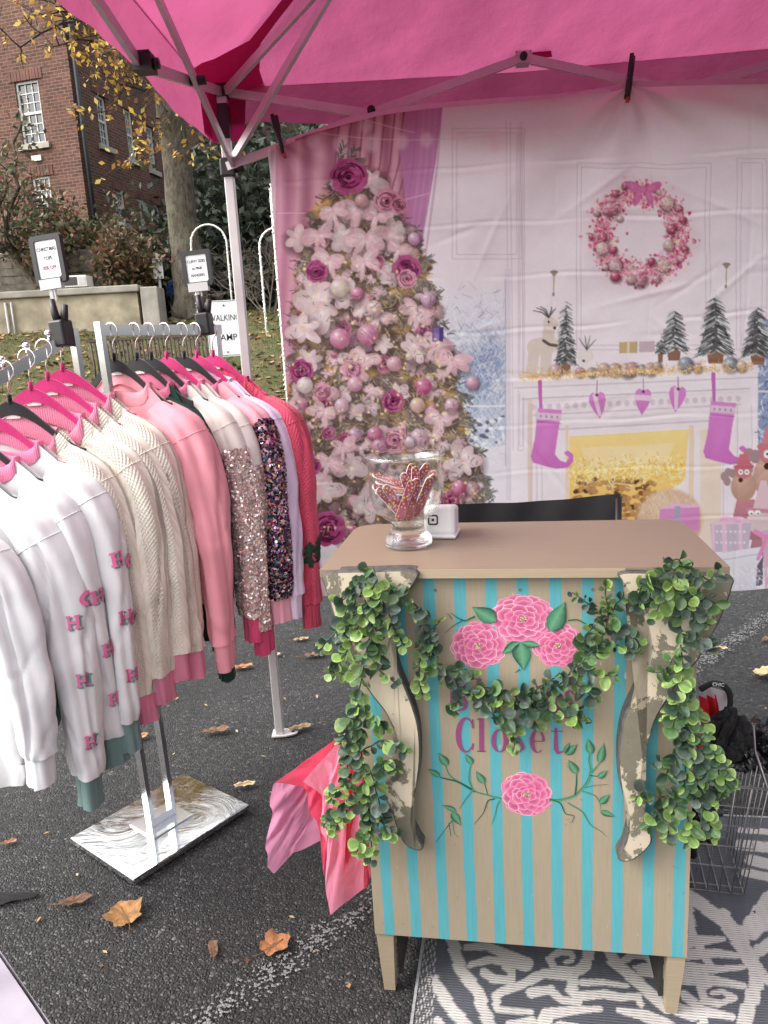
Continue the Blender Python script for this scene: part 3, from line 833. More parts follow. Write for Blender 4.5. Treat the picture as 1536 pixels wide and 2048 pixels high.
# legs
for (ca, cb) in ((0, 0), (TS, 0), (0, TY), (TS, TY)):
    c = TL(ca, cb, 0)
    b = MB(); b.box((c[0] - .016, c[1] - .016, .004), (c[0] + .016, c[1] + .016, SLZ - .02), bev=.003); lg = b.build('leg', M_ALU, tent)
    b = MB(); b.box((c[0] - .0165, c[1] - .0165, SLZ + .03), (c[0] + .0165, c[1] + .0165, TZ - .02), bev=.003); b.build('upper_leg', M_ALU, tent)
    b = MB(); b.box((c[0] - .019, c[1] - .019, SLZ + .09), (c[0] + .019, c[1] + .019, SLZ + .20), bev=.003); b.build('leg_grip', M_BLACK, lg)
    b = MB(); b.box((c[0] - .026, c[1] - .026, SLZ - .03), (c[0] + .026, c[1] + .026, SLZ + .028), bev=.006); b.tube([c + np.array([.02, 0, SLZ]), c + np.array([.055, -.012, SLZ])], .017, 12); b.build('slider_bracket', M_BLACK, tent)
    b = MB(); b.box((c[0] - .024, c[1] - .024, TZ - .03), (c[0] + .024, c[1] + .024, TZ + .01), bev=.005); b.build('corner_bracket', M_BLACK, tent)
    Mf = frame_matrix(c, Vector((1, 0, 0)), Vector((0, 1, 0)), Vector((0, 0, 1)))
    out_ = [(-.03, -.028), (.028, -.028)] + [(.05 + .022 * math.cos(a_), .004 + .022 * math.sin(a_)) for a_ in np.linspace(-1.2, 1.9, 8)] + [(.028, .032), (-.03, .032)]
    b = MB(); b.prism(out_, .005, Mf); fo = b.build('foot_plate', M_ALU, tent)
    b = MB(); b.lathe([(.0, .0055), (.007, .0055)], 10, Mf @ Matrix.Translation((.052, .004, 0))); b.build('foot_hole', M_BLACK, fo)
# scissor trusses, one side after the other
def scissor(f, LN_, mid_=.5):
    """f(s, z) -> point; s runs 0..1.9 along the side"""
    h = LN_ * mid_
    for (s0, s1) in ((0, h), (LN_, h)):
        for (za, zb, o_) in ((TZ - .01, SLZ + .035, .0), (SLZ, TZ + .015, .022)):
            b = MB(); b.bar(f(s0, za, o_), f(s1, zb, o_), .012, .027); b.build('truss_bar', M_ALU, tent)
        b = MB(); zc_ = (TZ + SLZ) / 2 + .012; c = f((s0 + s1) / 2, zc_, .0); c2 = f((s0 + s1) / 2, zc_, .05)
        b.tube([c, c2], .0135, 12); b.build('pivot_knob', M_BLACK, tent)
    for z_ in (TZ + .015, SLZ + .035):
        b = MB(); b.bar(f(h - .02, z_, .011), f(h + .022, z_, .011), .045, .036); kb = b.build('joint_bracket', M_ALU if z_ > TZ else M_BLACK, tent)
        b = MB(); b.tube([f(h, z_, .03), f(h, z_, .045)], .012, 12); b.build('pivot_knob', M_BLACK, kb)
        b = MB(); b.bar(f(h - .024, z_ + .02, .011), f(h + .024, z_ + .02, .011), .04, .004); b.build('bracket_edge', M_BLACK, kb)
scissor(lambda s, z, o: TL(s, o, z), TS)
scissor(lambda s, z, o: TL(o, s, z), TY, .415)
scissor(lambda s, z, o: TL(TS - o, s, z), TY, .415)
# peak struts: from each corner and slider in to the middle
for (ca, cb) in ((0, 0), (TS, 0), (0, TY), (TS, TY)):
    f = lambda q, z: TL(ca + (TS / 2 - ca) * q, cb + (TY / 2 - cb) * q, z)
    b = MB(); b.bar(f(.02, TZ - .015), f(.93, TZ + .28), .013, .026); b.build('peak_strut', M_ALU, tent)
    b = MB(); b.bar(f(.02, SLZ + .02), f(.52, TZ + .155), .013, .026); b.build('peak_strut', M_ALU, tent)
b = MB(); c = TL(TS / 2, TY / 2, 0); b.box((c[0] - .05, c[1] - .05, TZ + .24), (c[0] + .05, c[1] + .05, TZ + .33), bev=.01); b.build('peak_hub', M_BLACK, tent)
# Velcro tab by the middle joint
b = MB(); c = TL(1.06, .02, TZ + .012); b.add([c + E1 * -.035 + np.array([0, 0, .0]), c + E1 * .035, c + E1 * .028 + np.array([0, 0, .035]), c + E1 * -.02 + np.array([0, 0, .045])], [(0, 1, 2, 3)]); b.build('strap_tab', M_CANOPY2, tent)

# ================================================================== PRINTED CHRISTMAS BACKDROP
CX0, CY0, CW, CH = 525, 140, 1130, 1085
class Paint:
    def __init__(s):
        s.a = np.zeros((CH, CW, 3), np.float32)
    def win(s, x0, y0, x1, y1):
        i0 = max(0, int(math.floor(y0 - CY0))); i1 = min(CH, int(math.ceil(y1 - CY0)) + 1)
        j0 = max(0, int(math.floor(x0 - CX0))); j1 = min(CW, int(math.ceil(x1 - CX0)) + 1)
        if i1 <= i0 or j1 <= j0: return None
        X_, Y_ = np.meshgrid(np.arange(j0, j1) + CX0 + .5, np.arange(i0, i1) + CY0 + .5)
        return slice(i0, i1), slice(j0, j1), X_, Y_
    def blend(s, w, al, col):
        al = np.clip(al, 0, 1)[..., None]
        c = np.asarray(col, np.float32); 
        if c.ndim == 1: c = c / 255.0
        s.a[w[0], w[1]] = s.a[w[0], w[1]] * (1 - al) + c * al
    def ell(s, cx, cy, rx, ry, col, al=1.0, rot=0.0, soft=1.0, col2=None, hl=None):
        R = max(rx, ry) + soft + 1
        w = s.win(cx - R, cy - R, cx + R, cy + R)
        if w is None: return
        X_, Y_ = w[2] - cx, w[3] - cy
        c, si = math.cos(rot), math.sin(rot)
        u = (X_ * c + Y_ * si) / rx; v = (-X_ * si + Y_ * c) / ry
        d_ = np.sqrt(u * u + v * v)
        cov = np.clip((1 - d_) * min(rx, ry) / soft + .5, 0, 1) * al
        if col2 is not None:
            hu, hv = hl or (0, 0)
            q = np.clip(np.sqrt((u - hu) ** 2 + (v - hv) ** 2) / 1.25, 0, 1)[..., None]
            cc = (np.array(col) * (1 - q) + np.array(col2) * q) / 255.0
            al_ = cov[..., None]; s.a[w[0], w[1]] = s.a[w[0], w[1]] * (1 - al_) + cc * al_
        else:
            s.blend(w, cov, col)
    def stroke(s, pts, w0, col, al=1.0, w1=None, soft=1.0):
        w1 = w0 if w1 is None else w1
        P_ = np.array(pts, float); R = max(w0, w1) + 2
        w = s.win(P_[:, 0].min() - R, P_[:, 1].min() - R, P_[:, 0].max() + R, P_[:, 1].max() + R)
        if w is None: return
        cov = np.zeros(w[2].shape); m_ = len(P_) - 1
        for k in range(m_):
            a_, b_ = P_[k], P_[k + 1]; d_ = b_ - a_; L_ = max(1e-6, d_ @ d_)
            t = np.clip(((w[2] - a_[0]) * d_[0] + (w[3] - a_[1]) * d_[1]) / L_, 0, 1)
            r_ = (w0 + (w1 - w0) * (k + t) / m_) / 2
            dist = np.hypot(w[2] - a_[0] - d_[0] * t, w[3] - a_[1] - d_[1] * t)
            cov = np.maximum(cov, np.clip((r_ - dist) / soft + .5, 0, 1))
        s.blend(w, cov * al, col)
    def poly(s, pts, col, al=1.0, grad=None):
        P_ = np.array(pts, float)
        w = s.win(P_[:, 0].min() - 1, P_[:, 1].min() - 1, P_[:, 0].max() + 1, P_[:, 1].max() + 1)
        if w is None: return
        cov = np.zeros(w[2].shape)
        for ox, oy in ((-.25, -.25), (.25, -.25), (-.25, .25), (.25, .25)):
            ins = np.zeros(w[2].shape, bool); X_, Y_ = w[2] + ox, w[3] + oy
            for k in range(len(P_)):
                x0, y0 = P_[k]; x1, y1 = P_[(k + 1) % len(P_)]
                if y0 == y1: continue
                ins ^= ((y0 > Y_) != (y1 > Y_)) & (X_ < (x1 - x0) * (Y_ - y0) / (y1 - y0) + x0)
            cov += ins * .25
        if grad is not None:          # grad = colour at the bottom
            f = np.clip((w[3] - P_[:, 1].min()) / (np.ptp(P_[:, 1]) + 1e-6), 0, 1)[..., None]
            s.blend(w, cov * al, ((np.array(col) * (1 - f) + np.array(grad) * f) / 255.0).astype(np.float32))
        else:
            s.blend(w, cov * al, col)
    def ball(s, x, y, r, col):
        c = np.array(col, float)
        s.ell(x + r * .15, y + r * .3, r * 1.2, r * 1.15, (60, 40, 40), .5, 0, r * .5)
        s.ell(x, y, r, r, np.minimum(255, c * .55 + 120), 1, 0, 1.0, c * .72, (-.35, -.4))
        s.ell(x - r * .35, y - r * .4, r * .2, r * .16, (255, 245, 245), .75, .6, r * .15)
    def flower(s, x, y, r, col, edge, n=6, rot=0.0, cen=(225, 165, 165)):
        g = s.g
        s.ell(x + r * .12, y + r * .22, r * 1.05, r * .95, (58, 40, 40), .55, 0, r * .5)
        sq = g.uniform(.6, 1.0); tilt = g.uniform(0, 3.14)
        for k in range(n):
            a_ = rot + 2 * math.pi * (k + g.uniform(-.25, .25)) / n; q_ = r * g.uniform(.75, 1.2); sh_ = g.uniform(.86, 1.04)
            dx, dy = math.cos(a_) * q_ * .55, math.sin(a_) * q_ * .55
            u_ = dx * math.cos(tilt) + dy * math.sin(tilt); w_ = (-dx * math.sin(tilt) + dy * math.cos(tilt)) * sq; dx, dy = u_ * math.cos(tilt) - w_ * math.sin(tilt), u_ * math.sin(tilt) + w_ * math.cos(tilt)
            s.ell(x + dx, y + dy, q_ * g.uniform(.45, .58), q_ * g.uniform(.24, .40), np.minimum(255, np.array(col) * sh_), .95, math.atan2(dy, dx), 1.3, np.array(edge) * sh_ * .93, (-.6 * g.uniform(.3, 1), g.uniform(-.4, .4)))
            for _ in range(3):
                b_ = a_ + g.uniform(-.3, .3); s.stroke([(x + math.cos(b_) * r * .15, y + math.sin(b_) * r * .15 * sq), (x + math.cos(b_) * r * .8, y + math.sin(b_) * r * .8 * sq)], .9, np.array(edge) * .8, .4)
        for k in range(n):
            a_ = rot + 2 * math.pi * (k + .5) / n
            s.stroke([(x + math.cos(a_) * r * .2, y + math.sin(a_) * r * .2), (x + math.cos(a_) * r * .75, y + math.sin(a_) * r * .75)], 1.2, np.array(edge) * .85, .35)
        s.ell(x, y, r * .2, r * .2, cen, .7, 0, r * .12)
    def bow(s, x, y, r, a):
        g = s.g
        s.ell(x + 2, y + 6, r * .95, r * .6, (64, 44, 42), .4, a, r * .3)
        for (da, ln, wd) in ((-.35, .62, .30), (.4, .55, .26), (math.pi - .3, .6, .30), (math.pi + .45, .52, .26), (1.25 + g.uniform(-.3, .3), .62, .15), (1.9 + g.uniform(-.3, .3), .66, .14)):
            b_ = a * .6 + da + g.uniform(-.15, .15); l_ = r * ln * g.uniform(.8, 1.2); w_ = r * wd * g.uniform(.8, 1.2); cx, cy = x + math.cos(b_) * l_ * .75, y + math.sin(b_) * l_ * .75
            sh_ = g.uniform(.9, 1.03); s.ell(cx, cy, l_ * .75, w_, np.array((252, 228, 228)) * sh_, .8, b_, 1.6, np.array((236, 184, 194)) * sh_, (-.7, g.uniform(-.5, .5)))
            for _ in range(5):
                c_ = b_ + g.uniform(-.35, .35); s.stroke([(x + math.cos(b_) * 3, y + math.sin(b_) * 3), (x + math.cos(c_) * l_ * g.uniform(.8, 1.4), y + math.sin(c_) * l_ * g.uniform(.8, 1.4))], 1.0, [(222, 158, 174), (255, 246, 244), (240, 196, 204)][g.integers(3)], .55)
        s.ell(x, y, r * .12, r * .10, (232, 168, 182), .9, 0, 1.5)
    def rose(s, x, y, r, dark, light, rg):
        for k in range(9): 
            a_ = k * 2.4; s.ell(x + math.cos(a_) * r * .5, y + math.sin(a_) * r * .5, r * .62, r * .5, np.array(dark) * rg.uniform(.9, 1.3), 1, a_, 1.2, np.array(light) * .9, (-.3, 0))
        for q in np.linspace(.85, .15, 6):
            for k in range(5):
                a0 = rg.uniform(0, 6.28); aa = np.linspace(a0, a0 + 1.5, 6)
                pts = np.c_[x + np.cos(aa) * r * q, y + np.sin(aa) * r * q * .92]
                s.stroke(pts, r * .09, light if k % 2 else np.array(dark) * .45, .75)
        s.ell(x, y, r * .16, r * .14, np.array(dark) * .4, .9, 0, 1.5)

def paint_backdrop():
    p = Paint(); g = np.random.default_rng(17); p.g = g
    yy, xx = np.mgrid[0:CH, 0:CW]; PX = xx + CX0; PY = yy + CY0
    WALL = np.array([247, 238, 243]) / 255.
    p.a[:] = WALL
    p.a += (smooth_noise((CH, CW), (18, 18), 2) * .012)[..., None] + (smooth_noise((CH, CW), (4, 5), 8) * .015)[..., None]
    # curtain
    for k in range(60):
        f = k / 59
        tx = 560 + f * 275; bx = 545 + (f ** 1.15) * 245
        sh = .5 + .5 * math.sin(f * 44 + 1.2 * math.sin(f * 9))
        c = np.array([178, 112, 138]) * (1 - sh) + np.array([228, 172, 190]) * sh
        p.stroke([(tx, 140), (tx * .8 + bx * .2 + 2, 420), (bx, 800)], 9, c, .85, 8, 3)
    for x_ in (672, 696, 720, 742, 762, 782, 800, 818):
        p.stroke([(x_ + 12, 200), (x_, 330), (x_ - 26 - (x_ - 672) * .3, 560)], 4.5, (140, 76, 104), .7, 2, 2.5)
    p.poly([(545, 140), (600, 140), (585, 900), (545, 900)], (214, 150, 176), .45)
    p.poly([(826, 140), (895, 140), (872, 330), (822, 620), (796, 620), (815, 420), (800, 300)], (206, 142, 186), .95, (196, 128, 180))
    for x_ in (832, 846, 858, 870, 880): p.stroke([(x_ + 8, 150), (x_ - 4, 330), (x_ - 42, 620)], 4, (222, 168, 204) if x_ % 4 else (190, 120, 172), .5, 3, 3)
    # wall panels
    LN = (206, 188, 200); HL_ = (246, 238, 242)
    def rect(x0, y0, x1, y1, w=2.0):
        for dx in (0, 9):
            pts = [(x0 + dx, y0 + dx), (x1 - dx, y0 + dx), (x1 - dx, y1 - dx), (x0 + dx, y1 - dx), (x0 + dx, y0 + dx)]
            p.stroke(pts, w, LN, .55); p.stroke([(q[0] + 2, q[1] + 2) for q in pts], 1.3, HL_, .5)
    rect(1152, 330, 1418, 700); rect(1036, 262, 1048, 900); rect(1470, 320, 1530, 700); rect(905, 262, 1042, 520)
    for x_ in (1012, 1020, 1041): p.stroke([(x_, 250), (x_ + 6, 900)], 2, LN, .5)
    # string of bulbs
    for (a_, b_, yy0, yy1, sag) in ((590, 1010, 262, 275, 16), (700, 830, 230, 270, 3), (560, 860, 430, 390, 12)):
        t = np.linspace(0, 1, 14); p.stroke(np.c_[a_ + (b_ - a_) * t, yy0 + (yy1 - yy0) * t + sag * np.sin(t * math.pi)], 2, (242, 206, 222), .7)
    for (x_, y_, r_) in ((628, 285, 13), (683, 292, 14), (745, 290, 14), (805, 288, 12), (854, 285, 12), (735, 255, 12), (920, 278, 11), (985, 270, 12), (990, 300, 9)):
        p.ell(x_, y_, r_, r_ * 1.2, (246, 218, 228), .55, 0, 9)
    # snowy window left of the chimney
    w = p.win(868, 540, 1012, 960)
    f = np.clip((w[3] - 560) / 200, 0, 1) * np.clip((1013 - w[2]) / 3, 0, 1) * np.clip((w[2] - 868) / 25, 0, 1)
    p.blend(w, f * .8, (176, 190, 214))
    for k in range(16): p.ell(g.uniform(890, 1008), g.uniform(690, 830), g.uniform(10, 30), g.uniform(14, 40), (110, 132, 176), .35, 0, 16)
    for k in range(2000):
        x_, y_ = g.uniform(872, 1008), 580 + g.uniform(0, 1) ** .8 * 360
        a_ = g.choice([-1, 1]) * g.uniform(.2, 1.2) - 1.57; l_ = g.uniform(6, 26)
        pts = [(x_, y_), (min(1009, x_ + math.cos(a_) * l_), y_ + math.sin(a_) * l_)]
        p.stroke(pts, g.uniform(.7, 1.9), (246, 248, 252) if g.uniform() < .82 else (128, 136, 160), g.uniform(.25, .7))
    for k in range(120): p.ell(g.uniform(880, 1008), g.uniform(830, 930), g.uniform(2, 7), g.uniform(2, 5), (248, 248, 252) if k % 3 else (92, 98, 116), .85, 0, 1.5)
    p.stroke([(905, 812), (1010, 812)], 4, (240, 240, 246), .9)
    p.poly([(1009, 540), (1020, 540), (1022, 1000), (1010, 1000)], (230, 222, 230)); p.poly([(880, 905), (1012, 890), (1012, 1010), (880, 1010)], (240, 234, 240), .9)
    p.stroke([(1010, 560), (1011, 930)], 1.5, (150, 150, 176), .6)
    # right window
    w = p.win(1512, 640, 1655, 900); p.blend(w, np.clip((w[2] - 1511) / 3, 0, 1) * .9, (140, 156, 190))
    for k in range(500):
        x_, y_ = g.uniform(1514, 1650), g.uniform(650, 890); a_ = g.uniform(0, 6.28); l_ = g.uniform(4, 18)
        p.stroke([(x_, y_), (x_ + math.cos(a_) * l_, y_ + math.sin(a_) * l_)], g.uniform(1, 2.6), (240, 243, 248) if g.uniform() < .7 else (78, 88, 118), .8)
    p.stroke([(1512, 783), (1655, 783)], 4, (236, 236, 242), .9)
    # ---------------- the pink tree
    def half(y_): return np.interp(y_, [300, 350, 430, 520, 620, 760, 900, 1060], [6, 34, 88, 124, 140, 165, 190, 215])
    def axis(y_): return np.interp(y_, [300, 560, 1060], [704, 728, 772])
    HW = half(PY) + smooth_noise((CH, CW), (60, 40), 4) * 22; AX = axis(PY)
    ins = np.clip((HW - np.abs(PX - AX)) / 6, 0, 1) * (PY > 318) * np.clip((1060 - PY) / 20 + 1, 0, 1)
    base = (np.array([92, 74, 66]) + (smooth_noise((CH, CW), (70, 60), 9) * 30)[..., None]) / 255.
    p.a[:] = p.a * (1 - ins[..., None] * .95) + base * ins[..., None] * .95
    def spot(ymin=330, ymax=1080, k=.98):
        while True:
            y_ = g.uniform(ymin, ymax)
            if g.uniform() < half(y_) / 215: break
        return axis(y_) + g.uniform(-1, 1) * half(y_) * k, y_
    for k in range(260):
        x_, y_ = spot(); p.ell(x_, y_, g.uniform(6, 18), g.uniform(5, 14), (226, 168, 74) if k % 3 else (250, 216, 140), g.uniform(.25, .55), 0, 8)
    for k in range(3800):
        x_, y_ = spot(k=1.06); sx = np.sign(x_ - axis(y_)) or 1
        a_ = g.normal(0.5, .7) if sx > 0 else math.pi - g.normal(.5, .7); l_ = g.uniform(5, 17)
        c = [(70, 72, 66), (104, 104, 92), (58, 50, 46), (168, 166, 160), (214, 170, 92), (214, 210, 206), (126, 100, 78)][g.choice(7, p=[.23, .19, .18, .12, .13, .07, .08])]
        p.stroke([(x_, y_), (x_ + math.cos(a_) * l_, y_ + math.sin(a_) * l_)], g.uniform(1, 2.2), c, .85)
    # branch tips poking out at the right and left
    for (x_, y_, a_) in ((835, 462, -.35), (840, 500, -.1), (865, 520, -.2), (850, 545, -.3), (880, 590, .1), (890, 650, .2), (905, 720, .3), (940, 800, .35), (950, 850, .3), (965, 905, .2), (975, 960, .3), (985, 985, .2), (985, 1005, .05), (655, 430, 3.4), (600, 548, 3.2), (605, 560, 2.8), (690, 295, -1.2), (715, 300, -.9)):
        for q in range(26):
            t = g.uniform(0, 1); cx = x_ - math.cos(a_) * 32 * t; cy = y_ - math.sin(a_) * 32 * t; b_ = a_ + g.choice([-1, 1]) * g.uniform(.4, .9)
            p.stroke([(cx, cy), (cx + math.cos(b_) * 13, cy + math.sin(b_) * 13)], 1.7, (92, 90, 82) if q % 3 else (150, 148, 142), .9)
    PK = [(246, 214, 216), (246, 222, 222), (244, 196, 206), (250, 232, 230), (238, 186, 200)]
    for k in range(120):     # ribbon loops
        x_, y_ = spot(k=.9)
        if k % 2: p.bow(x_, y_, g.uniform(14, 30), g.uniform(-1, 1))
    for k in range(60):
        x_, y_ = spot(k=.95); p.flower(x_, y_, g.uniform(12, 24), PK[k % 5], np.array(PK[(k + 1) % 5]) * .84, int(g.integers(5, 7)), g.uniform(0, 6))
    for k in range(46):
        x_, y_ = spot(430, 1070, .92); p.ball(x_, y_, g.uniform(6, 15), [(226, 120, 160), (214, 84, 130), (240, 178, 188), (236, 190, 170), (206, 140, 186)][k % 5])
    for k in range(15):
        x_, y_ = spot(480, 1070, .9); p.rose(x_, y_, g.uniform(13, 20), [(120, 24, 66), (190, 92, 128), (150, 50, 100)][k % 3], [(190, 84, 128), (232, 160, 184), (206, 116, 156)][k % 3], g)
    for k in range(2200):    # needles and glints over the top so the ornaments sit in the tree
        x_, y_ = spot(k=1.0); a_ = g.uniform(0, 6.28); l_ = g.uniform(4, 11)
        p.stroke([(x_, y_), (x_ + math.cos(a_) * l_, y_ + math.sin(a_) * l_)], g.uniform(.8, 1.6), [(80, 74, 66), (120, 112, 98), (228, 190, 110), (66, 54, 50)][k % 4], .7)
    # the large ornaments one can pick out
    for (x_, y_, r_) in ((640, 612, 52), (645, 980, 46), (700, 925, 34), (925, 922, 38), (610, 660, 34), (740, 1010, 36), (830, 700, 36), (620, 720, 26), (800, 790, 26), (720, 615, 26), (690, 590, 30), (770, 690, 20), (880, 700, 26), (600, 480, 30), (745, 365, 30), (790, 470, 34), (690, 480, 30)):
        p.flower(x_, y_, r_, (250, 234, 232), (240, 204, 208), 6, g.uniform(0, 6), (236, 190, 190))
    for (x_, y_, r_, a_) in ((720, 425, 46, .2), (668, 425, 34, -.3), (755, 435, 34, .4), (735, 480, 44, .1), (640, 470, 36, -.4), (800, 500, 32, .6), (660, 520, 38, .5), (730, 525, 36, -.5), (745, 560, 12, 1.5), (745, 610, 13, 1.5), (835, 620, 40, .6), (730, 715, 34, .9), (710, 745, 30, 1.2), (870, 690, 42, .7), (905, 720, 40, .5), (625, 850, 11, 1.4), (622, 900, 11, 1.7), (660, 920, 40, .2), (690, 890, 30, -.5), (880, 835, 38, .2), (760, 635, 26, .5), (650, 820, 34, .4), (590, 810, 16, 1.5), (592, 900, 14, 1.4)):
        p.bow(x_, y_, r_, a_)
        continue
        [p.stroke([(x_ + math.cos(a_) * r_ * g.uniform(-.9, -.1) - math.sin(a_) * q8, y_ + math.sin(a_) * r_ * g.uniform(-.9, -.1) + math.cos(a_) * q8), (x_ + math.cos(a_) * r_ * g.uniform(.2, .9) - math.sin(a_) * q8 * 1.3, y_ + math.sin(a_) * r_ * g.uniform(.2, .9) + math.cos(a_) * q8 * 1.3)], 1.1, (224, 160, 178) if q8 > 0 else (255, 244, 242), .55) for q8 in (-6, -3, 2, 5)]; p.stroke([(x_ - math.cos(a_) * r_ * .8, y_ - math.sin(a_) * r_ * .8), (x_ + math.cos(a_) * r_ * .8, y_ + math.sin(a_) * r_ * .8)], 1.4, (226, 170, 186), .6)
    D, Lr = (112, 22, 70), (196, 84, 138)
    for (x_, y_, r_) in ((700, 357, 35), (636, 545, 21), (815, 540, 26), (606, 742, 22), (787, 802, 21), (660, 1055, 32), (626, 930, 18)): p.rose(x_, y_, r_, D, Lr, g)
    for (x_, y_, r_) in ((708, 740, 19), (790, 880, 24), (775, 405, 24), (800, 415, 16), (815, 560, 18)): p.rose(x_, y_, r_, (176, 84, 118), (232, 164, 186), g)
    for (x_, y_, r_, c) in ((681, 577, 18, (240, 214, 196)), (716, 588, 13, (222, 104, 146)), (682, 678, 20, (226, 118, 162)), (737, 670, 21, (222, 112, 158)), (750, 618, 16, (240, 190, 186)), (857, 600, 15, (224, 164, 200)), (847, 773, 17, (206, 66, 120)), (752, 867, 15, (204, 78, 132)), (836, 810, 15, (236, 176, 156)), (613, 770, 16, (246, 220, 222)), (790, 728, 15, (232, 150, 170)), (838, 872, 16, (236, 178, 200)), (918, 973, 15, (210, 74, 130)), (726, 405, 13, (238, 160, 166)), (686, 810, 14, (236, 176, 200)), (712, 768, 15, (234, 150, 180)), (760, 890, 14, (222, 124, 168)), (945, 765, 13, (234, 176, 200)), (610, 860, 14, (226, 120, 170)), (820, 882, 11, (238, 196, 210)), (830, 480, 13, (218, 150, 200)), (903, 810, 14, (236, 160, 190))):
        p.ball(x_, y_, r_, c)
    for k in range(1500):
        x_, y_ = spot(560, 1075, 1.02); a_ = g.uniform(0, 6.28); l_ = g.uniform(4, 12)
        if x_ < axis(y_) - 40 and g.uniform() < .6: continue
        p.stroke([(x_, y_), (x_ + math.cos(a_) * l_, y_ + math.sin(a_) * l_)], g.uniform(.8, 1.7), [(74, 70, 62), (110, 104, 92), (236, 196, 116), (60, 48, 44), (196, 190, 184)][k % 5], .75)
    p.poly([(866, 655), (888, 655), (887, 684), (865, 684)], (88, 66, 128)); p.poly([(869, 657), (880, 656), (879, 682), (868, 682)], (128, 100, 164))
    for k in range(160): x_, y_ = spot(520, 1060); p.ell(x_, y_, g.uniform(1.4, 4), g.uniform(1.4, 4), (255, 232, 160), .85, 0, 2.0)
    # ---------------- wreath
    p.ell(1280, 470, 112, 116, (236, 196, 212), .35, 0, 34); p.ell(1280, 470, 60, 62, tuple(WALL * 255), .8, 0, 26)
    for k in range(2600):
        a_ = g.uniform(0, 6.283); q = 79 + g.normal(0, 11.5); c = [(214, 96, 134), (232, 150, 176), (240, 190, 204), (196, 66, 108), (236, 214, 190), (244, 208, 220)][g.integers(6)]
        r_ = g.uniform(1.2, 4.6); p.ell(1280 + math.cos(a_) * q, 470 + math.sin(a_) * q * 1.03, r_, r_ * g.uniform(.5, 1), np.minimum(255, np.array(c) * g.uniform(.85, 1.12)), .8, g.uniform(0, 3))
    for (dx, dy, r_, c) in ((-62, -52, 17, (226, 150, 176)), (-50, -80, 9, (206, 92, 122)), (-31, -96, 9, (200, 70, 106)), (53, -62, 16, (236, 214, 196)), (-75, 8, 12, (206, 80, 116)), (-88, -42, 7, (238, 214, 190)), (-77, 28, 14, (238, 214, 200)), (-55, 32, 9, (204, 70, 110)), (-52, 62, 15, (240, 206, 208)), (-51, 85, 12, (206, 76, 116)), (-4, 92, 15, (222, 136, 164)), (43, 64, 14, (240, 214, 190)), (20, 55, 9, (196, 60, 100)), (62, -10, 13, (202, 72, 112)), (86, -28, 9, (196, 66, 96)), (55, 22, 12, (238, 210, 186)), (88, 30, 8, (206, 80, 116)), (78, -52, 8, (206, 92, 122)), (27, -92, 10, (204, 84, 120)), (-42, -30, 7, (240, 214, 190)), (30, 90, 9, (226, 150, 170)), (-98, 5, 7, (206, 80, 110)), (70, 55, 7, (210, 90, 126)), (-70, 66, 7, (240, 190, 200)), (-20, 90, 10, (240, 214, 196)), (36, -84, 6, (240, 212, 190))):
        r_ *= .86; p.ball(1280 + dx, 470 + dy, r_, c)
        if r_ > 12:
            for q in range(4): p.stroke([(1280 + dx - r_ * .8, 470 + dy - r_ * .5 + q * r_ * .35), (1280 + dx + r_ * .8, 470 + dy - r_ * .5 + q * r_ * .35)], 1.2, (246, 226, 220), .6)
    for k in range(700):
        a_ = g.uniform(0, 6.283); q = 79 + g.normal(0, 10); l_ = g.uniform(3, 8); b_ = g.uniform(0, 6.28); x_, y_ = 1280 + math.cos(a_) * q, 470 + math.sin(a_) * q * 1.03
        p.stroke([(x_, y_), (x_ + math.cos(b_) * l_, y_ + math.sin(b_) * l_)], g.uniform(1, 2), [(244, 206, 216), (224, 130, 160), (250, 228, 226), (206, 90, 126)][k % 4], .8)
    for (dx, dy, rx, ry, a_) in ((-18, -92, 20, 9, .5), (20, -92, 20, 9, -.5), (-12, -72, 18, 7, 1.9), (12, -72, 16, 7, 1.2), (0, -88, 8, 8, 0)):
        p.ell(1284 + dx, 470 + dy, rx, ry, (226, 140, 186), .9, a_, 1.5, (206, 106, 160), (-.4, 0))
    # sconces
    for (x_, y_) in ((1107, 546), (1451, 530)):
        p.ell(x_, y_, 8, 3.5, (150, 130, 116), .9); p.poly([(x_ - 7, y_), (x_ + 7, y_), (x_ + 2, y_ + 8), (x_ - 2, y_ + 8)], (160, 142, 126)); p.stroke([(x_, y_ + 6), (x_ - 1, y_ + 42)], 2, (170, 150, 136)); p.ell(x_ - 1, y_ + 44, 2.5, 4, (160, 140, 126))
    # ---------------- fireplace and mantel
    def shelf(x_): return 764 - (x_ - 1020) * .042
    p.poly([(1018, 752), (1516, 736), (1500, 790), (1480, 1100), (1040, 1100), (1050, 800)], (246, 238, 242))
    p.poly([(1050, 800), (1500, 780), (1490, 1090), (1056, 1090)], (244, 234, 238))
    for (x0, x1) in ((1056, 1082), (1428, 1500)): 
        for k in range(6): p.stroke([(x0 + k * (x1 - x0) / 5, 810), (x0 + k * (x1 - x0) / 5 + 2, 1060)], 2, (210, 196, 206) if k % 2 else (244, 236, 240), .7)
    p.poly([(1054, 800), (1064, 800), (1064, 1020), (1056, 1020)], (226, 204, 190), .8)
    for dy, c in ((0, (248, 240, 242)), (12, (214, 200, 208)), (22, (242, 234, 238)), (34, (206, 190, 200)), (40, (238, 228, 234)), (66, (214, 198, 206)), (96, (208, 192, 202))):
        p.stroke([(1020 + dy * .7, shelf(1020) + dy), (1516 - dy * .6, shelf(1516) + dy)], 3, c, .8)
    for x_ in range(1065, 1480, 17): p.ell(x_, shelf(x_) + 52, 5, 6, (216, 200, 208), .8)
    for (x0, x1) in ((1130, 1136), (1376, 1386)): p.poly([(x0, 850), (x1, 850), (x1, 1060), (x0, 1060)], (240, 214, 180), .8)
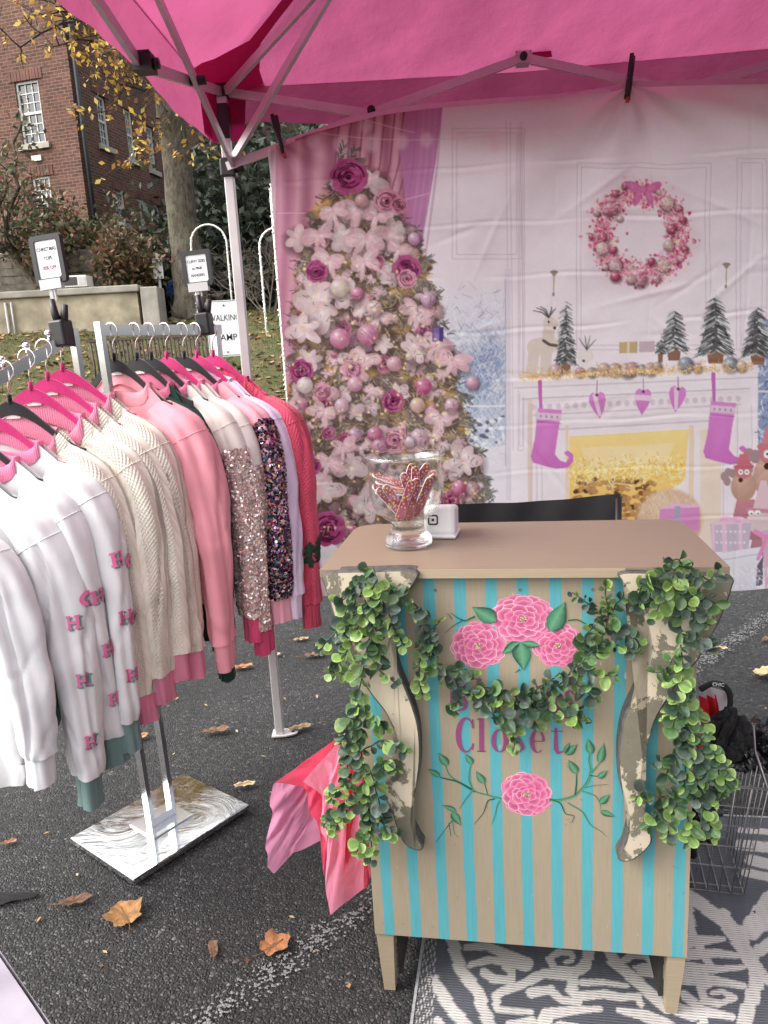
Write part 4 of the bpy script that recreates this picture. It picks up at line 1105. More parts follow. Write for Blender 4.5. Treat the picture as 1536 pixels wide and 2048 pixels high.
    # the golden opening
    p.poly([(1137, 872), (1376, 858), (1368, 960), (1300, 1010), (1240, 1060), (1137, 1060)], (252, 226, 156), 1, (244, 196, 100))
    p.poly([(1160, 895), (1350, 885), (1320, 945), (1180, 950)], (250, 232, 190), .7)
    for k in range(90):
        x_ = g.uniform(1140, 1300); y_ = g.uniform(955, 1055); a_ = g.uniform(-.5, .5); l_ = g.uniform(8, 16)
        if y_ < 950 + abs(x_ - 1220) * .1: continue
        p.stroke([(x_, y_), (x_ + math.cos(a_) * l_, y_ + math.sin(a_) * l_)], g.uniform(6, 11), [(132, 86, 50), (176, 122, 74), (92, 58, 36), (200, 150, 96)][k % 4], .95)
        p.ell(x_ + l_ * .9, y_ + math.sin(a_) * l_, 5, 6, (204, 160, 108), .8)
    for k in range(900):
        x_ = g.uniform(1138, 1366); y_ = 945 + g.normal(0, 13) + (x_ - 1140) * -.04; a_ = g.uniform(0, 6.28); l_ = g.uniform(3, 9)
        p.stroke([(x_, y_), (x_ + math.cos(a_) * l_, y_ + math.sin(a_) * l_)], 1.6, [(255, 240, 170), (250, 214, 110), (236, 186, 80), (255, 250, 220)][k % 4], .85)
    # fur stool and gift
    p.ell(1338, 1040, 66, 62, (234, 206, 176), 1, 0, 8, (216, 178, 150), (-.2, -.5))
    for k in range(500):
        a_ = g.uniform(3.3, 6.1); q = g.uniform(.3, 1.02); x_ = 1338 + math.cos(a_) * 66 * q; y_ = 1040 + math.sin(a_) * 62 * q
        p.stroke([(x_, y_), (x_ + g.normal(0, 3), y_ + g.uniform(3, 9))], 1.2, (248, 226, 200) if k % 2 else (216, 182, 150), .6)
    p.poly([(1318, 1018), (1345, 1006), (1397, 1010), (1398, 1060), (1316, 1060)], (222, 150, 200)); p.poly([(1318, 1018), (1345, 1006), (1397, 1010), (1396, 1014), (1345, 1016)], (240, 190, 222)); p.poly([(1348, 1012), (1360, 1012), (1358, 1060), (1346, 1060)], (176, 172, 196))
    p.poly([(1398, 860), (1440, 850), (1440, 1100), (1400, 1100)], (238, 216, 184), .6)
    # stockings and hearts
    def stocking(x_, y_, s_=1.0):
        top = y_
        p.stroke([(x_ - 12, shelf(x_) + 2), (x_ - 10, top + 5)], 8 * s_, (206, 112, 188), 1, 6)
        body = [(-16, 0), (32, 4), (24, 50), (18, 92), (28, 104), (40, 108), (46, 98), (38, 92), (36, 88), (44, 84), (54, 92), (54, 106), (44, 118), (20, 120), (-6, 114), (-26, 108), (-30, 96), (-22, 60)]
        p.poly([(x_ + a_ * s_, top + b_ * s_) for a_, b_ in body], (226, 146, 212), 1, (208, 118, 194))
        p.ell(x_ + 0, top + 60, 10, 40, (228, 140, 214), .5, .2, 9)
        p.poly([(x_ - 17, top + 8), (x_ + 32, top + 12), (x_ + 30, top + 26), (x_ - 18, top + 22)], (236, 208, 226))
        for q in range(4): p.ell(x_ - 10 + q * 11, top + 16 + q * .8, 2.2, 3, (170, 150, 186), .9)
        p.stroke([(x_ - 17, top + 27), (x_ + 30, top + 31)], 1.5, (150, 70, 140), .7)
    stocking(1091, 816); stocking(1436, 802, 1.05)
    def heart(x_, y_, a_, band):
        pts = [(0, 40), (-11, 22), (-17, 4), (-15, -8), (-8, -13), (0, -8), (8, -13), (15, -8), (17, 4), (11, 22)]
        R_ = lambda u, v: (x_ + u * math.cos(a_) - v * math.sin(a_), y_ + u * math.sin(a_) + v * math.cos(a_))
        p.stroke([(x_, shelf(x_) + 4), R_(0, -10)], 1.8, (170, 110, 160), .9)
        p.poly([R_(u, v) for u, v in pts], (226, 148, 212), 1, (210, 124, 196))
        if band == 'h': p.poly([R_(-17, 0), R_(17, 0), R_(15, 11), R_(-15, 11)], (238, 212, 230))
        else: p.poly([R_(-9, -10), R_(1, -8), R_(4, 34), R_(-2, 36)], (238, 212, 230))
        p.ell(*R_(0, -7), 3, 3, (90, 60, 90), .9)
    heart(1193, 797, -.12, 'v'); heart(1284, 790, .06, 'h'); heart(1353, 785, .12, 'v')
    # things on the mantel shelf
    def snowtree(x_, yt, yb, w, n=150, dark=(66, 66, 66)):
        p.poly([(x_, yt + 6), (x_ + w * .42, yb - 12), (x_ - w * .42, yb - 12)], (84, 82, 82), .9)
        p.poly([(x_ - w * .2, yb - 16), (x_ + w * .2, yb - 16), (x_ + w * .16, yb + 6), (x_ - w * .16, yb + 6)], (150, 112, 92))
        for k in range(n):
            t = g.uniform(0, 1) ** .7; y_ = yt + (yb - 14 - yt) * t; sd = g.choice([-1, 1]); x0 = x_ + sd * g.uniform(0, .32) * w * t
            l_ = g.uniform(.08, .2) * w + 3; p.stroke([(x0, y_), (x0 + sd * l_, y_ + l_ * .55)], g.uniform(1.6, 3), [(58, 60, 60), (92, 94, 94), (206, 208, 210), (236, 238, 240), (120, 122, 122)][g.integers(5)], .95, 1)
    snowtree(1131, 605, 742, 50, 210); snowtree(1345, 620, 716, 70, 200); snowtree(1318, 680, 720, 26, 60); snowtree(1428, 588, 722, 88, 260); snowtree(1512, 614, 724, 74, 200)
    for (pts, w0) in (([(1062, 745), (1068, 700), (1080, 690)], 22), ([(1090, 745), (1092, 700), (1096, 660)], 22), ([(1070, 695), (1098, 690)], 34), ([(1098, 690), (1098, 645)], 20)): p.stroke(pts, w0, (226, 212, 200), .95, None, 3)
    p.ell(1100, 648, 16, 13, (232, 220, 210), 1, .5, 2); p.ell(1108, 657, 3, 3, (70, 60, 60)); p.ell(1096, 645, 2, 2.4, (50, 44, 44))
    for a_ in (-2.6, -2.2, -1.9, -1.2, -.9): p.stroke([(1096, 636), (1096 + math.cos(a_) * 16, 632 + math.sin(a_) * 12), (1096 + math.cos(a_ - .2) * 32, 632 + math.sin(a_) * 18)], 3.2, (92, 92, 96), .95, 1.5)
    p.stroke([(1086, 682), (1098, 690), (1112, 692)], 6, (92, 80, 76), .9)
    p.ell(1170, 712, 16, 14, (238, 228, 224), 1, 0, 2); p.ell(1166, 722, 2.5, 2.2, (60, 50, 50))
    for a_ in (-2.2, -1.7, -1.3, -.8): p.stroke([(1172, 700), (1172 + math.cos(a_) * 26, 698 + math.sin(a_) * 26)], 2.6, (100, 98, 98), .9, 1.2)
    p.poly([(1236, 685), (1272, 684), (1272, 706), (1236, 707)], (206, 182, 140)); p.poly([(1276, 684), (1306, 683), (1306, 704), (1276, 705)], (210, 186, 194)); p.poly([(1252, 684), (1257, 684), (1257, 707), (1252, 707)], (236, 220, 180))
    for k, x_ in enumerate((1110, 1158, 1182, 1206, 1228, 1252, 1262, 1282, 1298, 1312, 1368, 1392, 1458, 1480)):
        p.ball(x_, shelf(x_) - 14 + g.uniform(-6, 2), g.uniform(9, 14), [(226, 180, 184), (214, 156, 168), (150, 160, 178), (232, 190, 170), (206, 170, 150)][k % 5])
    p.ball(1368, 728, 14, (150, 166, 186))
    for k in range(900):
        x_ = g.uniform(1042, 1500); y_ = shelf(x_) - 4 - abs(g.normal(0, 8)); a_ = g.uniform(0, 6.28); l_ = g.uniform(3, 8)
        if g.uniform() < .25 and x_ > 1330: continue
        p.stroke([(x_, y_), (x_ + math.cos(a_) * l_, y_ + math.sin(a_) * l_)], 1.4, [(250, 214, 140), (240, 190, 110), (255, 238, 200), (224, 172, 110)][k % 4], .85)
    # ---------------- toys and parcels at the right
    p.poly([(1450, 900), (1655, 900), (1655, 1190), (1440, 1190)], (226, 214, 224), .0)
    def toy(x_, y_, s_, body, hat, antl):
        p.poly([(x_ - 30 * s_, y_ + 120 * s_), (x_ - 14 * s_, y_ + 40 * s_), (x_ + 22 * s_, y_ + 40 * s_), (x_ + 34 * s_, y_ + 120 * s_)], body, 1, np.array(body) * .85)
        p.ell(x_, y_ + 14 * s_, 25 * s_, 30 * s_, (220, 182, 164), 1, .1, 2, (192, 150, 134), (-.3, -.4))
        p.ell(x_ - 1 * s_, y_ - 18 * s_, 17 * s_, 17 * s_, (208, 130, 134), 1); p.poly([(x_ - 15 * s_, y_ - 24 * s_), (x_ - 8 * s_, y_ - 50 * s_), (x_ + 8 * s_, y_ - 52 * s_), (x_ + 16 * s_, y_ - 24 * s_)], hat); p.stroke([(x_ - 16 * s_, y_ - 25 * s_), (x_ + 17 * s_, y_ - 26 * s_)], 7 * s_, np.array(hat) * .92)
        for sx in (-6, 6): p.ell(x_ + sx * s_, y_ - 15 * s_, 5 * s_, 5.4 * s_, (252, 250, 248)); p.ell(x_ + sx * s_, y_ - 15 * s_, 1.5 * s_, 1.6 * s_, (40, 30, 30))
        p.ell(x_ - 6 * s_, y_ + 1 * s_, 4.5 * s_, 4.5 * s_, (70, 46, 36))
        if antl:
            for (u, v) in ((-38, -6), (-30, -14), (-22, -12), (-32, 4)): p.ell(x_ + u * s_, y_ + v * s_, 7 * s_, 9 * s_, (176, 146, 148))
    toy(1540, 930, 1.5, (206, 150, 160), (220, 140, 150), True)
    toy(1484, 958, 1.0, (206, 140, 152), (212, 120, 130), True)
    p.poly([(1500, 1025), (1518, 960), (1530, 960), (1545, 1025)], (232, 200, 208)); p.ell(1520, 1042, 30, 26, (226, 204, 206), 1, 0, 2); p.stroke([(1492, 1018), (1548, 1022)], 8, (214, 140, 166)); 
    for sx in (1499, 1512): p.ell(sx, 1024, 6, 5, (252, 250, 250)); p.ell(sx + 1, 1026, 1.6, 1.6, (40, 30, 30))
    p.poly([(1418, 1046), (1500, 1042), (1494, 1106), (1424, 1102)], (206, 190, 206)); p.poly([(1428, 1040), (1480, 1032), (1502, 1044), (1420, 1050)], (238, 206, 220))
    for x_ in (1424, 1446, 1478): p.stroke([(x_, 1048), (x_ + 2, 1102)], 6 if x_ != 1446 else 9, (240, 200, 220))
    for k in range(14): x_, y_ = 1432 + (k % 7) * 9, 1062 + (k // 7) * 22; p.ell(x_, y_, 2.4, 2.4, (240, 232, 240))
    p.stroke([(1440, 1040), (1456, 1034), (1476, 1042)], 4, (240, 170, 204)); p.ell(1448, 1036, 10, 5, (244, 186, 214)); p.ell(1470, 1036, 10, 5, (244, 186, 214))
    p.poly([(1432, 1106), (1520, 1092), (1512, 1180), (1450, 1180)], (238, 234, 240), 1, (222, 220, 230)); p.stroke([(1436, 1120), (1520, 1106)], 2, (190, 188, 204), .8)
    p.poly([(1520, 1060), (1655, 1040), (1655, 1190), (1530, 1190)], (220, 180, 200)); p.stroke([(1508, 1062), (1530, 1074), (1560, 1060)], 10, (232, 150, 196)); p.stroke([(1530, 1074), (1514, 1116)], 7, (228, 150, 194)); p.poly([(1512, 1130), (1524, 1110), (1524, 1170), (1510, 1170)], (110, 100, 122))
    for k in range(900):
        x_ = g.uniform(1040, 1650); y_ = g.uniform(1140, 1215); p.stroke([(x_, y_), (x_ + g.normal(0, 6), y_ - g.uniform(2, 12))], 1.5, (246, 242, 244) if k % 3 else (220, 212, 220), .8)
    p.poly([(545, 1090), (640, 1085), (660, 1220), (545, 1220)], (226, 170, 186), .7)
    fine = smooth_noise((CH, CW), (260, 270), 77) * .5 + smooth_noise((CH, CW), (120, 120), 78) * .5
    lum = p.a.mean(-1, keepdims=True)
    p.a = p.a + (fine[..., None] * .07) * (ins[..., None] * .9 + .12)
    p.a = np.clip(p.a, 0, 1)
    gm = 1 - ins[..., None] * .22
    p.a = p.a ** gm
    return p.a
BK_A = np.array([-.315, 2.672, 0.0]); BK_D = np.array([.9955, -.0948, 0.0]); BK_N = np.array([-.0948, -.9955, 0.0])
def bk_sz(x, y):
    q = on_plane(x, y, BK_A, BK_N); return np.dot(q - BK_A, BK_D), q[2]
top_px = [(543, 303), (560, 292), (640, 262), (700, 242), (757, 226), (880, 212), (1000, 202), (1150, 192), (1230, 180), (1258, 170), (1290, 172), (1400, 168), (1536, 164), (1640, 156)]
tp = np.array([bk_sz(*q) for q in top_px]); tp[0, 0] = 0.0
BW = 1.86; nu, nv = 660, 560
s_ = np.linspace(0, BW, nu); v_ = np.linspace(0, 1, nv)
ztop = np.interp(s_, tp[:, 0], tp[:, 1]); zbot = .585 + .012 * np.sin(s_ * 3.1) + .006 * np.sin(s_ * 11)
S_, V_ = np.meshgrid(s_, v_); ZT, _ = np.meshgrid(ztop, v_); ZB, _ = np.meshgrid(zbot, v_)
Z_ = ZT + (ZB - ZT) * V_
flat = BK_A + S_.ravel()[:, None] * BK_D + np.c_[np.zeros((nu * nv, 2)), Z_.ravel()]
# print space: where each point of the cloth falls on the artwork
rel = flat - _cp; dz = rel @ _fw
ix = 768 + FPX * (rel @ _rt) / dz - CX0; iy = 1024 - FPX * (rel @ _up) / dz - CY0
ART = paint_backdrop()
ix = np.clip(ix, 0, CW - 1.001); iy = np.clip(iy, 0, CH - 1.001); j = ix.astype(int); i = iy.astype(int); fx = (ix - j)[:, None]; fy = (iy - i)[:, None]
colr = (ART[i, j] * (1 - fx) + ART[i, j + 1] * fx) * (1 - fy) + (ART[i + 1, j] * (1 - fx) + ART[i + 1, j + 1] * fx) * fy
colr = s2l(colr)
# relief: packing creases, sag waves, pull from the clips
disp = .007 * smooth_noise((nv, nu), (5, 7), 31) * (1 - .3 * V_) + .0030 * smooth_noise((nv, nu), (16, 20), 32) + .0011 * smooth_noise((nv, nu), (46, 56), 33)
for k, zc in enumerate((2.03, 1.86, 1.70, 1.53, 1.36, 1.19, 1.02, .85)):
    dd = (Z_ - zc - .012 * np.sin(S_ * 2.2 + k) - .004 * np.sin(S_ * 17 + k * 2))
    on = np.clip(.6 + .9 * smooth_noise((nv, nu), (2, 9), 50 + k), 0, 1)
    disp += on * (.0028 * np.exp(-(dd / .0055) ** 2) - .0016 * np.exp(-((dd + .012) / .008) ** 2))
for k, sc in enumerate((.3, .62, .93, 1.24, 1.55)):
    dd = S_ - sc - .006 * np.sin(Z_ * 6 + k); disp += .0022 * np.exp(-(dd / .006) ** 2) * np.clip(.5 + smooth_noise((nv, nu), (7, 2), 70 + k), 0, 1)
for (sc, zc, am) in ((tp[9, 0], tp[9, 1], .020), (.03, 2.17, .010)):
    rr = np.hypot(S_ - sc, Z_ - zc) + .03; an = np.arctan2(S_ - sc, zc - Z_)
    disp += am * np.sin(an * 9 + .6) * np.exp(-rr / .42) * np.clip(rr * 6, 0, 1)
cs = np.cumsum(np.random.default_rng(4).normal(0, 1, 0)) if False else 0
for k in range(26):     # short crumples
    g_ = np.random.default_rng(300 + k); sc, zc = g_.uniform(.3, 1.8), g_.uniform(.8, 2.0); a_ = g_.normal(0, .5); L_ = g_.uniform(.05, .16)
    uu = (S_ - sc) * math.cos(a_) + (Z_ - zc) * math.sin(a_); ww = -(S_ - sc) * math.sin(a_) + (Z_ - zc) * math.cos(a_)
    disp += .0035 * np.exp(-(uu / L_) ** 2) * np.exp(-(ww / .010) ** 2) * g_.choice([-1, 1])
disp += .012 * np.sin(S_ * 2.6 + .5) * V_
Q = flat + (disp.ravel() + .02)[:, None] * BK_N
bd = np_obj('printed_backdrop', Q, grid_faces(nu, nv), attr_mat('printed_polyester', .55, bscale=900, bstr=.06, bdist=.0005, var=.03, vscale=300, transl=.70, spec=.35), col=colr)
tag(bd, 'hanging fabric backdrop printed with a pink Christmas tree, wreath and fireplace', 'backdrop')
hem = MB()
k = nu // 4
for row, dz_ in ((0, -.006),):
    for i in range(0, nu - 4, 4):
        p0 = Q[i] + BK_N * .0018; p1 = Q[i + 4] + BK_N * .0018
        hem.add([p0 + np.array([0, 0, .004]), p1 + np.array([0, 0, .004]), p1 - np.array([0, 0, .012]), p0 - np.array([0, 0, .012])], [(0, 1, 2, 3)])
hem.build('hem', mat('hem_cloth', (.72, .52, .60), .7, var=.05), bd)

# spring clips on the top edge
def clip(c, ang, label):
    root = empty('spring_clip', c, 0, label, 'clip', 'black spring clips holding the backdrop')
    root.rotation_euler = (0, ang, math.atan2(BK_D[1], BK_D[0]))
    for sy, tilt in ((-1, .0), (1, .12)):
        b = MB(); Mr = Matrix.Rotation(tilt, 4, 'Y') @ Matrix.Rotation(sy * .10, 4, 'X')
        P_ = [Mr @ Vector(q) for q in ((0, sy * .017 - .005, .075), (0, sy * .012 - .005, .04), (0, sy * .006, .012), (0, sy * .009, -.01), (0, sy * .005, -.045))]
        b.tube(P_, [.0065, .009, .0095, .008, .005], 10, sx=1.0); b.build('jaw', M_BLACK, root)
    b = MB(); b.tube([(-.010, 0, .012), (.010, 0, .012)], .009, 10); b.build('spring', mat('spring_steel', (.3, .3, .3), .35, 1.0), root)
    b = MB(); b.box((-.005, -.012, -.055), (.005, .012, -.042)); b.build('pad', mat('orange_pad', (.45, .06, .03), .6), root)
q = on_plane(560, 280, BK_A + BK_N * .03, BK_N); clip(q, -.22, 'black spring clip at the top left corner of the backdrop')
q = on_plane(1258, 165, BK_A + BK_N * .035, BK_N); clip(q, .06, 'black spring clip near the middle of the backdrop top edge')
# ================================================================== CLOTHES RACK
RU = np.array([.624, .782, 0.0]); RV = np.array([.782, -.624, 0.0]); RB = np.array([-.775, 2.15, 0.0])
RANG = math.atan2(RV[1], RV[0])
M_CHROME = mat('chrome', (.82, .81, .83), .16, 1.0, var=.04, vscale=8)
def smudged_chrome():
    m, nt, out = new_mat('smudged_chrome')
    v = coords(nt)
    n1 = noise(nt, v, 5, 6, .6, 2.2); n2 = noise(nt, v, 26, 5, .6, 1.0)
    c = mixc(nt, ramp(nt, n1, [(.42, 0.0), (.5, .8), (.58, .1)]), (.86, .88, .89), (.60, .63, .65))
    principled(nt, out, c, ramp(nt, n2, [(.3, .05), (.7, .16)]), 1.0, bump(nt, n1, .10, .01))
    return m
rack = empty('clothes_rack', RB, RANG, 'two way chrome clothes rack with a square mirror base plate', 'rack')
# local: x = across the rail (hanger direction), y = along the rail
b = MB(); b.box((-.173, -.22, .002), (.173, .22, .022), bev=.003); b.build('base_plate', smudged_chrome(), rack)
b = MB(); b.box((-.065, -.075, .0225), (.065, .075, .027), bev=.001); b.build('socket_plate', M_CHROME, rack)
sh_ = -.035
def post(y0, zt, nm):
    b = MB(); P0 = Vector((0, y0, .028)); P1 = Vector((0, y0 + sh_, zt)); b.bar(P0, P1, .03, .014, (0, 1, 0)); return b.build(nm, M_CHROME, rack)
post(-.04, 1.573, 'post'); post(.04, 1.592, 'post')
b = MB(); b.box((-.015, -.033, .0275), (.015, .033, .055)); b.build('bottom_bar', M_CHROME, rack)
b = MB(); b.bar((0, .047 + sh_, 1.568), (0, .44, 1.568), .014, .03); b.build('straight_arm', M_CHROME, rack)
b = MB(); b.bar((0, .425, 1.553), (0, .425, 1.44), .012, .02, (0, 1, 0)); b.build('arm_end', M_CHROME, rack)
b = MB(); b.bar((0, -.047 + sh_, 1.552), (0, -.66, 1.277), .014, .03); b.build('slanted_arm', M_CHROME, rack)
for y_ in (-.14, -.205, -.275, -.345, -.415, -.49, -.56):
    z_ = 1.552 + (y_ + .08) * .475 + .017
    b = MB(); b.tube([(-.012, y_, z_ - .004), (-.012, y_, z_ + .012)], .004, 8); b.sphere((-.012, y_, z_ + .02), .0105, 14, 10); b.build('ball_stop', M_CHROME, rack)
# two sign holders clamped to it
def sign_holder(base, lines, label, yaw, tilt=0.0, h=.115, W_=.094, H_=.122):
    root = empty('sign_holder', base, yaw, label, 'sign', 'framed price signs clamped to the rack')
    root.rotation_euler = (0, tilt, yaw)
    b = MB(); b.box((-.022, -.03, -.05), (.022, .02, .02), bev=.006); b.build('clamp_block', M_BLACK, root)
    b = MB(); b.tube([(.0, -.012, .01), (-.006, -.012, .04), (-.008, -.012, .075)], [.011, .0105, .008], 10); b.build('clamp_handle', M_BLACK, root)
    b = MB(); b.tube([(.008, .0, .01), (.016, -.004, .03), (.026, -.008, .058)], [.012, .011, .009], 10, sx=.7); b.build('clamp_handle', M_BLACK, root)
    b = MB(); b.box((-.013, -.010, .06), (-.003, -.003, h)); b.box((.002, -.010, .07), (.006, -.003, h)); b.build('stem', mat('clear_plastic', (.7, .72, .72), .15, var=.03, Alpha=.55), root)
    b = MB(); b.box((-.035, -.014, h - .014), (.03, .002, h + .012)); b.build('bracket', mat('clear_bracket', (.62, .63, .63), .25, var=.05, Alpha=.8), root)
    z0 = h + .002
    Mr = frame_matrix((0, -.004, z0 + H_ / 2), Vector((1, 0, 0)), Vector((0, 0, 1)), Vector((0, -1, 0)))
    ro, ri = rrect(W_, H_, .010), rrect(W_ - .026, H_ - .026, .006); n = len(ro)
    b = MB(); V = [Mr @ Vector((p[0], p[1], .006)) for p in ro] + [Mr @ Vector((p[0], p[1], .006)) for p in ri] + [Mr @ Vector((p[0] * 1.02, p[1] * 1.02, -.006)) for p in ro] + [Mr @ Vector((p[0], p[1], .001)) for p in ri]
    F = [(i, (i + 1) % n, n + (i + 1) % n, n + i) for i in range(n)] + [(2 * n + i, 2 * n + (i + 1) % n, (i + 1) % n, i) for i in range(n)] + [(n + i, n + (i + 1) % n, 3 * n + (i + 1) % n, 3 * n + i) for i in range(n)] + [tuple(2 * n + i for i in range(n - 1, -1, -1))]
    b.add(V, F); fr = b.build('frame', M_BLACK, root)
    b = MB(); b.prism(rrect(W_ - .024, H_ - .024, .006), .0012, Mr, .0012); pp = b.build('paper', mat('sign_paper', (.80, .80, .82), .25, var=.02), root)
    for (s_, y_, sz, c) in lines:
        text_mesh('lettering', s_, sz, mat('ink_' + c, {'grey': (.03, .03, .04), 'red': (.36, .03, .06)}[c], .6), pp, Mr @ Matrix.Translation((0, y_, .0028)), xscale=.82)
q = RB + RU * (-.105) + np.array([0, 0, 1.575]); sign_holder(q, [('CHRISTMAS', .025, .0138, 'grey'), ('TOPS', .002, .0138, 'grey'), ('20% OFF', -.022, .0138, 'red')], 'black framed sign reading CHRISTMAS TOPS 20% OFF clamped to the slanted arm', math.radians(-14), -.05)
q = RB + RU * .380 + np.array([0, 0, 1.60]); sign_holder(q, [('CURVY SIZES', .021, .0124, 'grey'), ('on PINK', .0, .0120, 'grey'), ('HANGERS', -.021, .0124, 'grey')], 'black framed sign reading CURVY SIZES on PINK HANGERS at the straight arm end', math.radians(-8), -.04, .10, .094, .108)

# ================================================================== HANGERS
def velvet(name, c):
    m, nt, out = new_mat(name); v = coords(nt)
    principled(nt, out, mixc(nt, noise(nt, v, 90, 3), tuple(q * .8 for q in c), tuple(min(1, q * 1.15) for q in c)), .85, 0, bump(nt, noise(nt, v, 1500, 2), .2, .0006), .2, Sheen_Weight=.4)
    return m
M_VEL = {'pink': velvet('pink_velvet', rgb(196, 40, 112)), 'black': velvet('black_velvet', (.010, .010, .012))}
M_WIRE = mat('hook_wire', (.80, .78, .77), .2, 1.0, var=.03)
def hz(x):
    return -.095 * (.5 - .5 * math.cos(math.pi * min(abs(x) / .20, 1.15))) - .03 * min(1, abs(x) / .2)
def hanger(pos, color, label, yaw_j):
    root = empty('clothes_hanger', pos, RANG + yaw_j, label, 'hanger', 'velvet hangers on the rack')
    # flat arched body
    xs = np.linspace(-.195, .195, 41)
    V = []; F = []
    for x in xs:
        w = .0095 + .0085 * math.exp(-(x / .06) ** 2)
        zc = hz(x) - .006
        for (dz, dy) in ((w, -.0025), (w, .0025), (-w, .0025), (-w, -.0025)): V.append((x, dy, zc + dz - w * .3))
    for i in range(40):
        for k in range(4): F.append((4 * i + k, 4 * i + (k + 1) % 4, 4 * (i + 1) + (k + 1) % 4, 4 * (i + 1) + k))
    F += [(3, 2, 1, 0), (160, 161, 162, 163)]
    b = MB(); b.add(V, F); b.build('arm', M_VEL[color], root)
    b = MB(); b.tube([(-.17, 0, hz(.17) - .02), (-.1, 0, -.150), (.1, 0, -.150), (.17, 0, hz(.17) - .02)], .005, 6); b.build('trouser_bar', M_VEL[color], root)
    b = MB(); b.tube([(0, 0, .0), (0, 0, .022)], .006, 8); b.build('neck', M_VEL[color], root)
    pts = [(0, 0, .015), (0, 0, .04), (.003, 0, .052), (.012, 0, .062), (.022, 0, .072)] + [(.0 + .024 * math.cos(a_), 0, .083 + .024 * math.sin(a_)) for a_ in np.linspace(-.35, math.pi + .3, 12)]
    b = MB(); b.tube(pts, .0019, 6); b.build('hook', M_WIRE, root)
    return root

# ================================================================== GARMENTS
def knit_mat(name, c, kind='jersey', sheen=.15):
    m, nt, out = new_mat(name)
    uvn = coords(nt, 'UV'); v = coords(nt)
    tone = ramp(nt, noise(nt, v, 7, 5), [(.3, .88), (.7, 1.08)])
    base = mixc(nt, 1.0, c, tone, 'MULTIPLY')
    su = nt.nodes.new('ShaderNodeSeparateXYZ'); nt.links.new(uvn, su.inputs[0])
    U_, W_ = su.outputs[0], su.outputs[1]
    if kind == 'jersey':
        nb = bump(nt, noise(nt, coords(nt, scale=(1, 1, .6)), 9, 2, .4, .4), .55, .022); nb = bump(nt, noise(nt, v, 900, 2), .10, .0008, nb)
    elif kind == 'rib':
        w = mth(nt, 'SINE', mth(nt, 'MULTIPLY', U_, 1500.0)); nb = bump(nt, w, .35, .0015)
        nb = bump(nt, noise(nt, v, 500, 2), .2, .001, nb)
    else:
        # cable plaits in columns, moss stitch between them
        col = mth(nt, 'FRACT', mth(nt, 'MULTIPLY', U_, 11.0))
        inc = mth(nt, 'LESS_THAN', mth(nt, 'ABSOLUTE', mth(nt, 'SUBTRACT', col, .5)), .30)
        phase = mth(nt, 'SINE', mth(nt, 'MULTIPLY', W_, 150.0))
        tw = mth(nt, 'ADD', mth(nt, 'MULTIPLY', col, 2.0), mth(nt, 'MULTIPLY', mth(nt, 'ABSOLUTE', mth(nt, 'SUBTRACT', col, .5)), 15.0))
        plait = mth(nt, 'ABSOLUTE', mth(nt, 'SINE', mth(nt, 'ADD', mth(nt, 'MULTIPLY', W_, 78.0), tw)))
        rnd = mth(nt, 'SUBTRACT', 1.0, mth(nt, 'POWER', mth(nt, 'MULTIPLY', mth(nt, 'ABSOLUTE', mth(nt, 'SUBTRACT', col, .5)), 3.2), 4.0))
        moss = mth(nt, 'MULTIPLY', mth(nt, 'MULTIPLY', mth(nt, 'SINE', mth(nt, 'MULTIPLY', U_, 620.0)), mth(nt, 'SINE', mth(nt, 'MULTIPLY', W_, 560.0))), .26)
        mx = nt.nodes.new('ShaderNodeMix'); mx.data_type = 'FLOAT'
        nt.links.new(inc, mx.inputs[0]); nt.links.new(moss, mx.inputs[2]); nt.links.new(mth(nt, 'MULTIPLY', mth(nt, 'ADD', mth(nt, 'MULTIPLY', plait, .5), .5), rnd), mx.inputs[3])
        h = mx.outputs[0]
        nb = bump(nt, h, .75, .006); nb = bump(nt, noise(nt, v, 300, 3), .25, .001, nb)
        base = mixc(nt, 1.0, base, ramp(nt, h, [(0.0, .90), (.7, 1.04)]), 'MULTIPLY')
    principled(nt, out, base, .82, 0, nb, .25, Sheen_Weight=sheen)
    return m
CLO = {
    'white': knit_mat('white_jersey', (.76, .76, .765)), 'teal': knit_mat('teal_rib', rgb(122, 150, 146), 'rib'), 'pinkrib': knit_mat('pink_rib', rgb(226, 130, 164), 'rib'),
    'cream': knit_mat('cream_cable', (.82, .76, .65), 'cable'), 'cpink': knit_mat('cable_pink_rib', rgb(226, 138, 166), 'rib'),
    'pink': knit_mat('pink_fleece', rgb(240, 162, 174)), 'hotpink': knit_mat('hot_pink_rib', rgb(226, 84, 130), 'rib'), 'ivory': knit_mat('ivory_jersey', (.74, .69, .635)),
    'blush': knit_mat('blush_jersey', rgb(240, 176, 188)), 'lilac': knit_mat('lilac_jersey', rgb(228, 214, 238)), 'coral': knit_mat('coral_cable', rgb(218, 84, 112), 'cable'),
    'green': knit_mat('dark_green_velvet', (.010, .045, .035)), 'inside': knit_mat('peach_lining', rgb(240, 190, 178)),
}
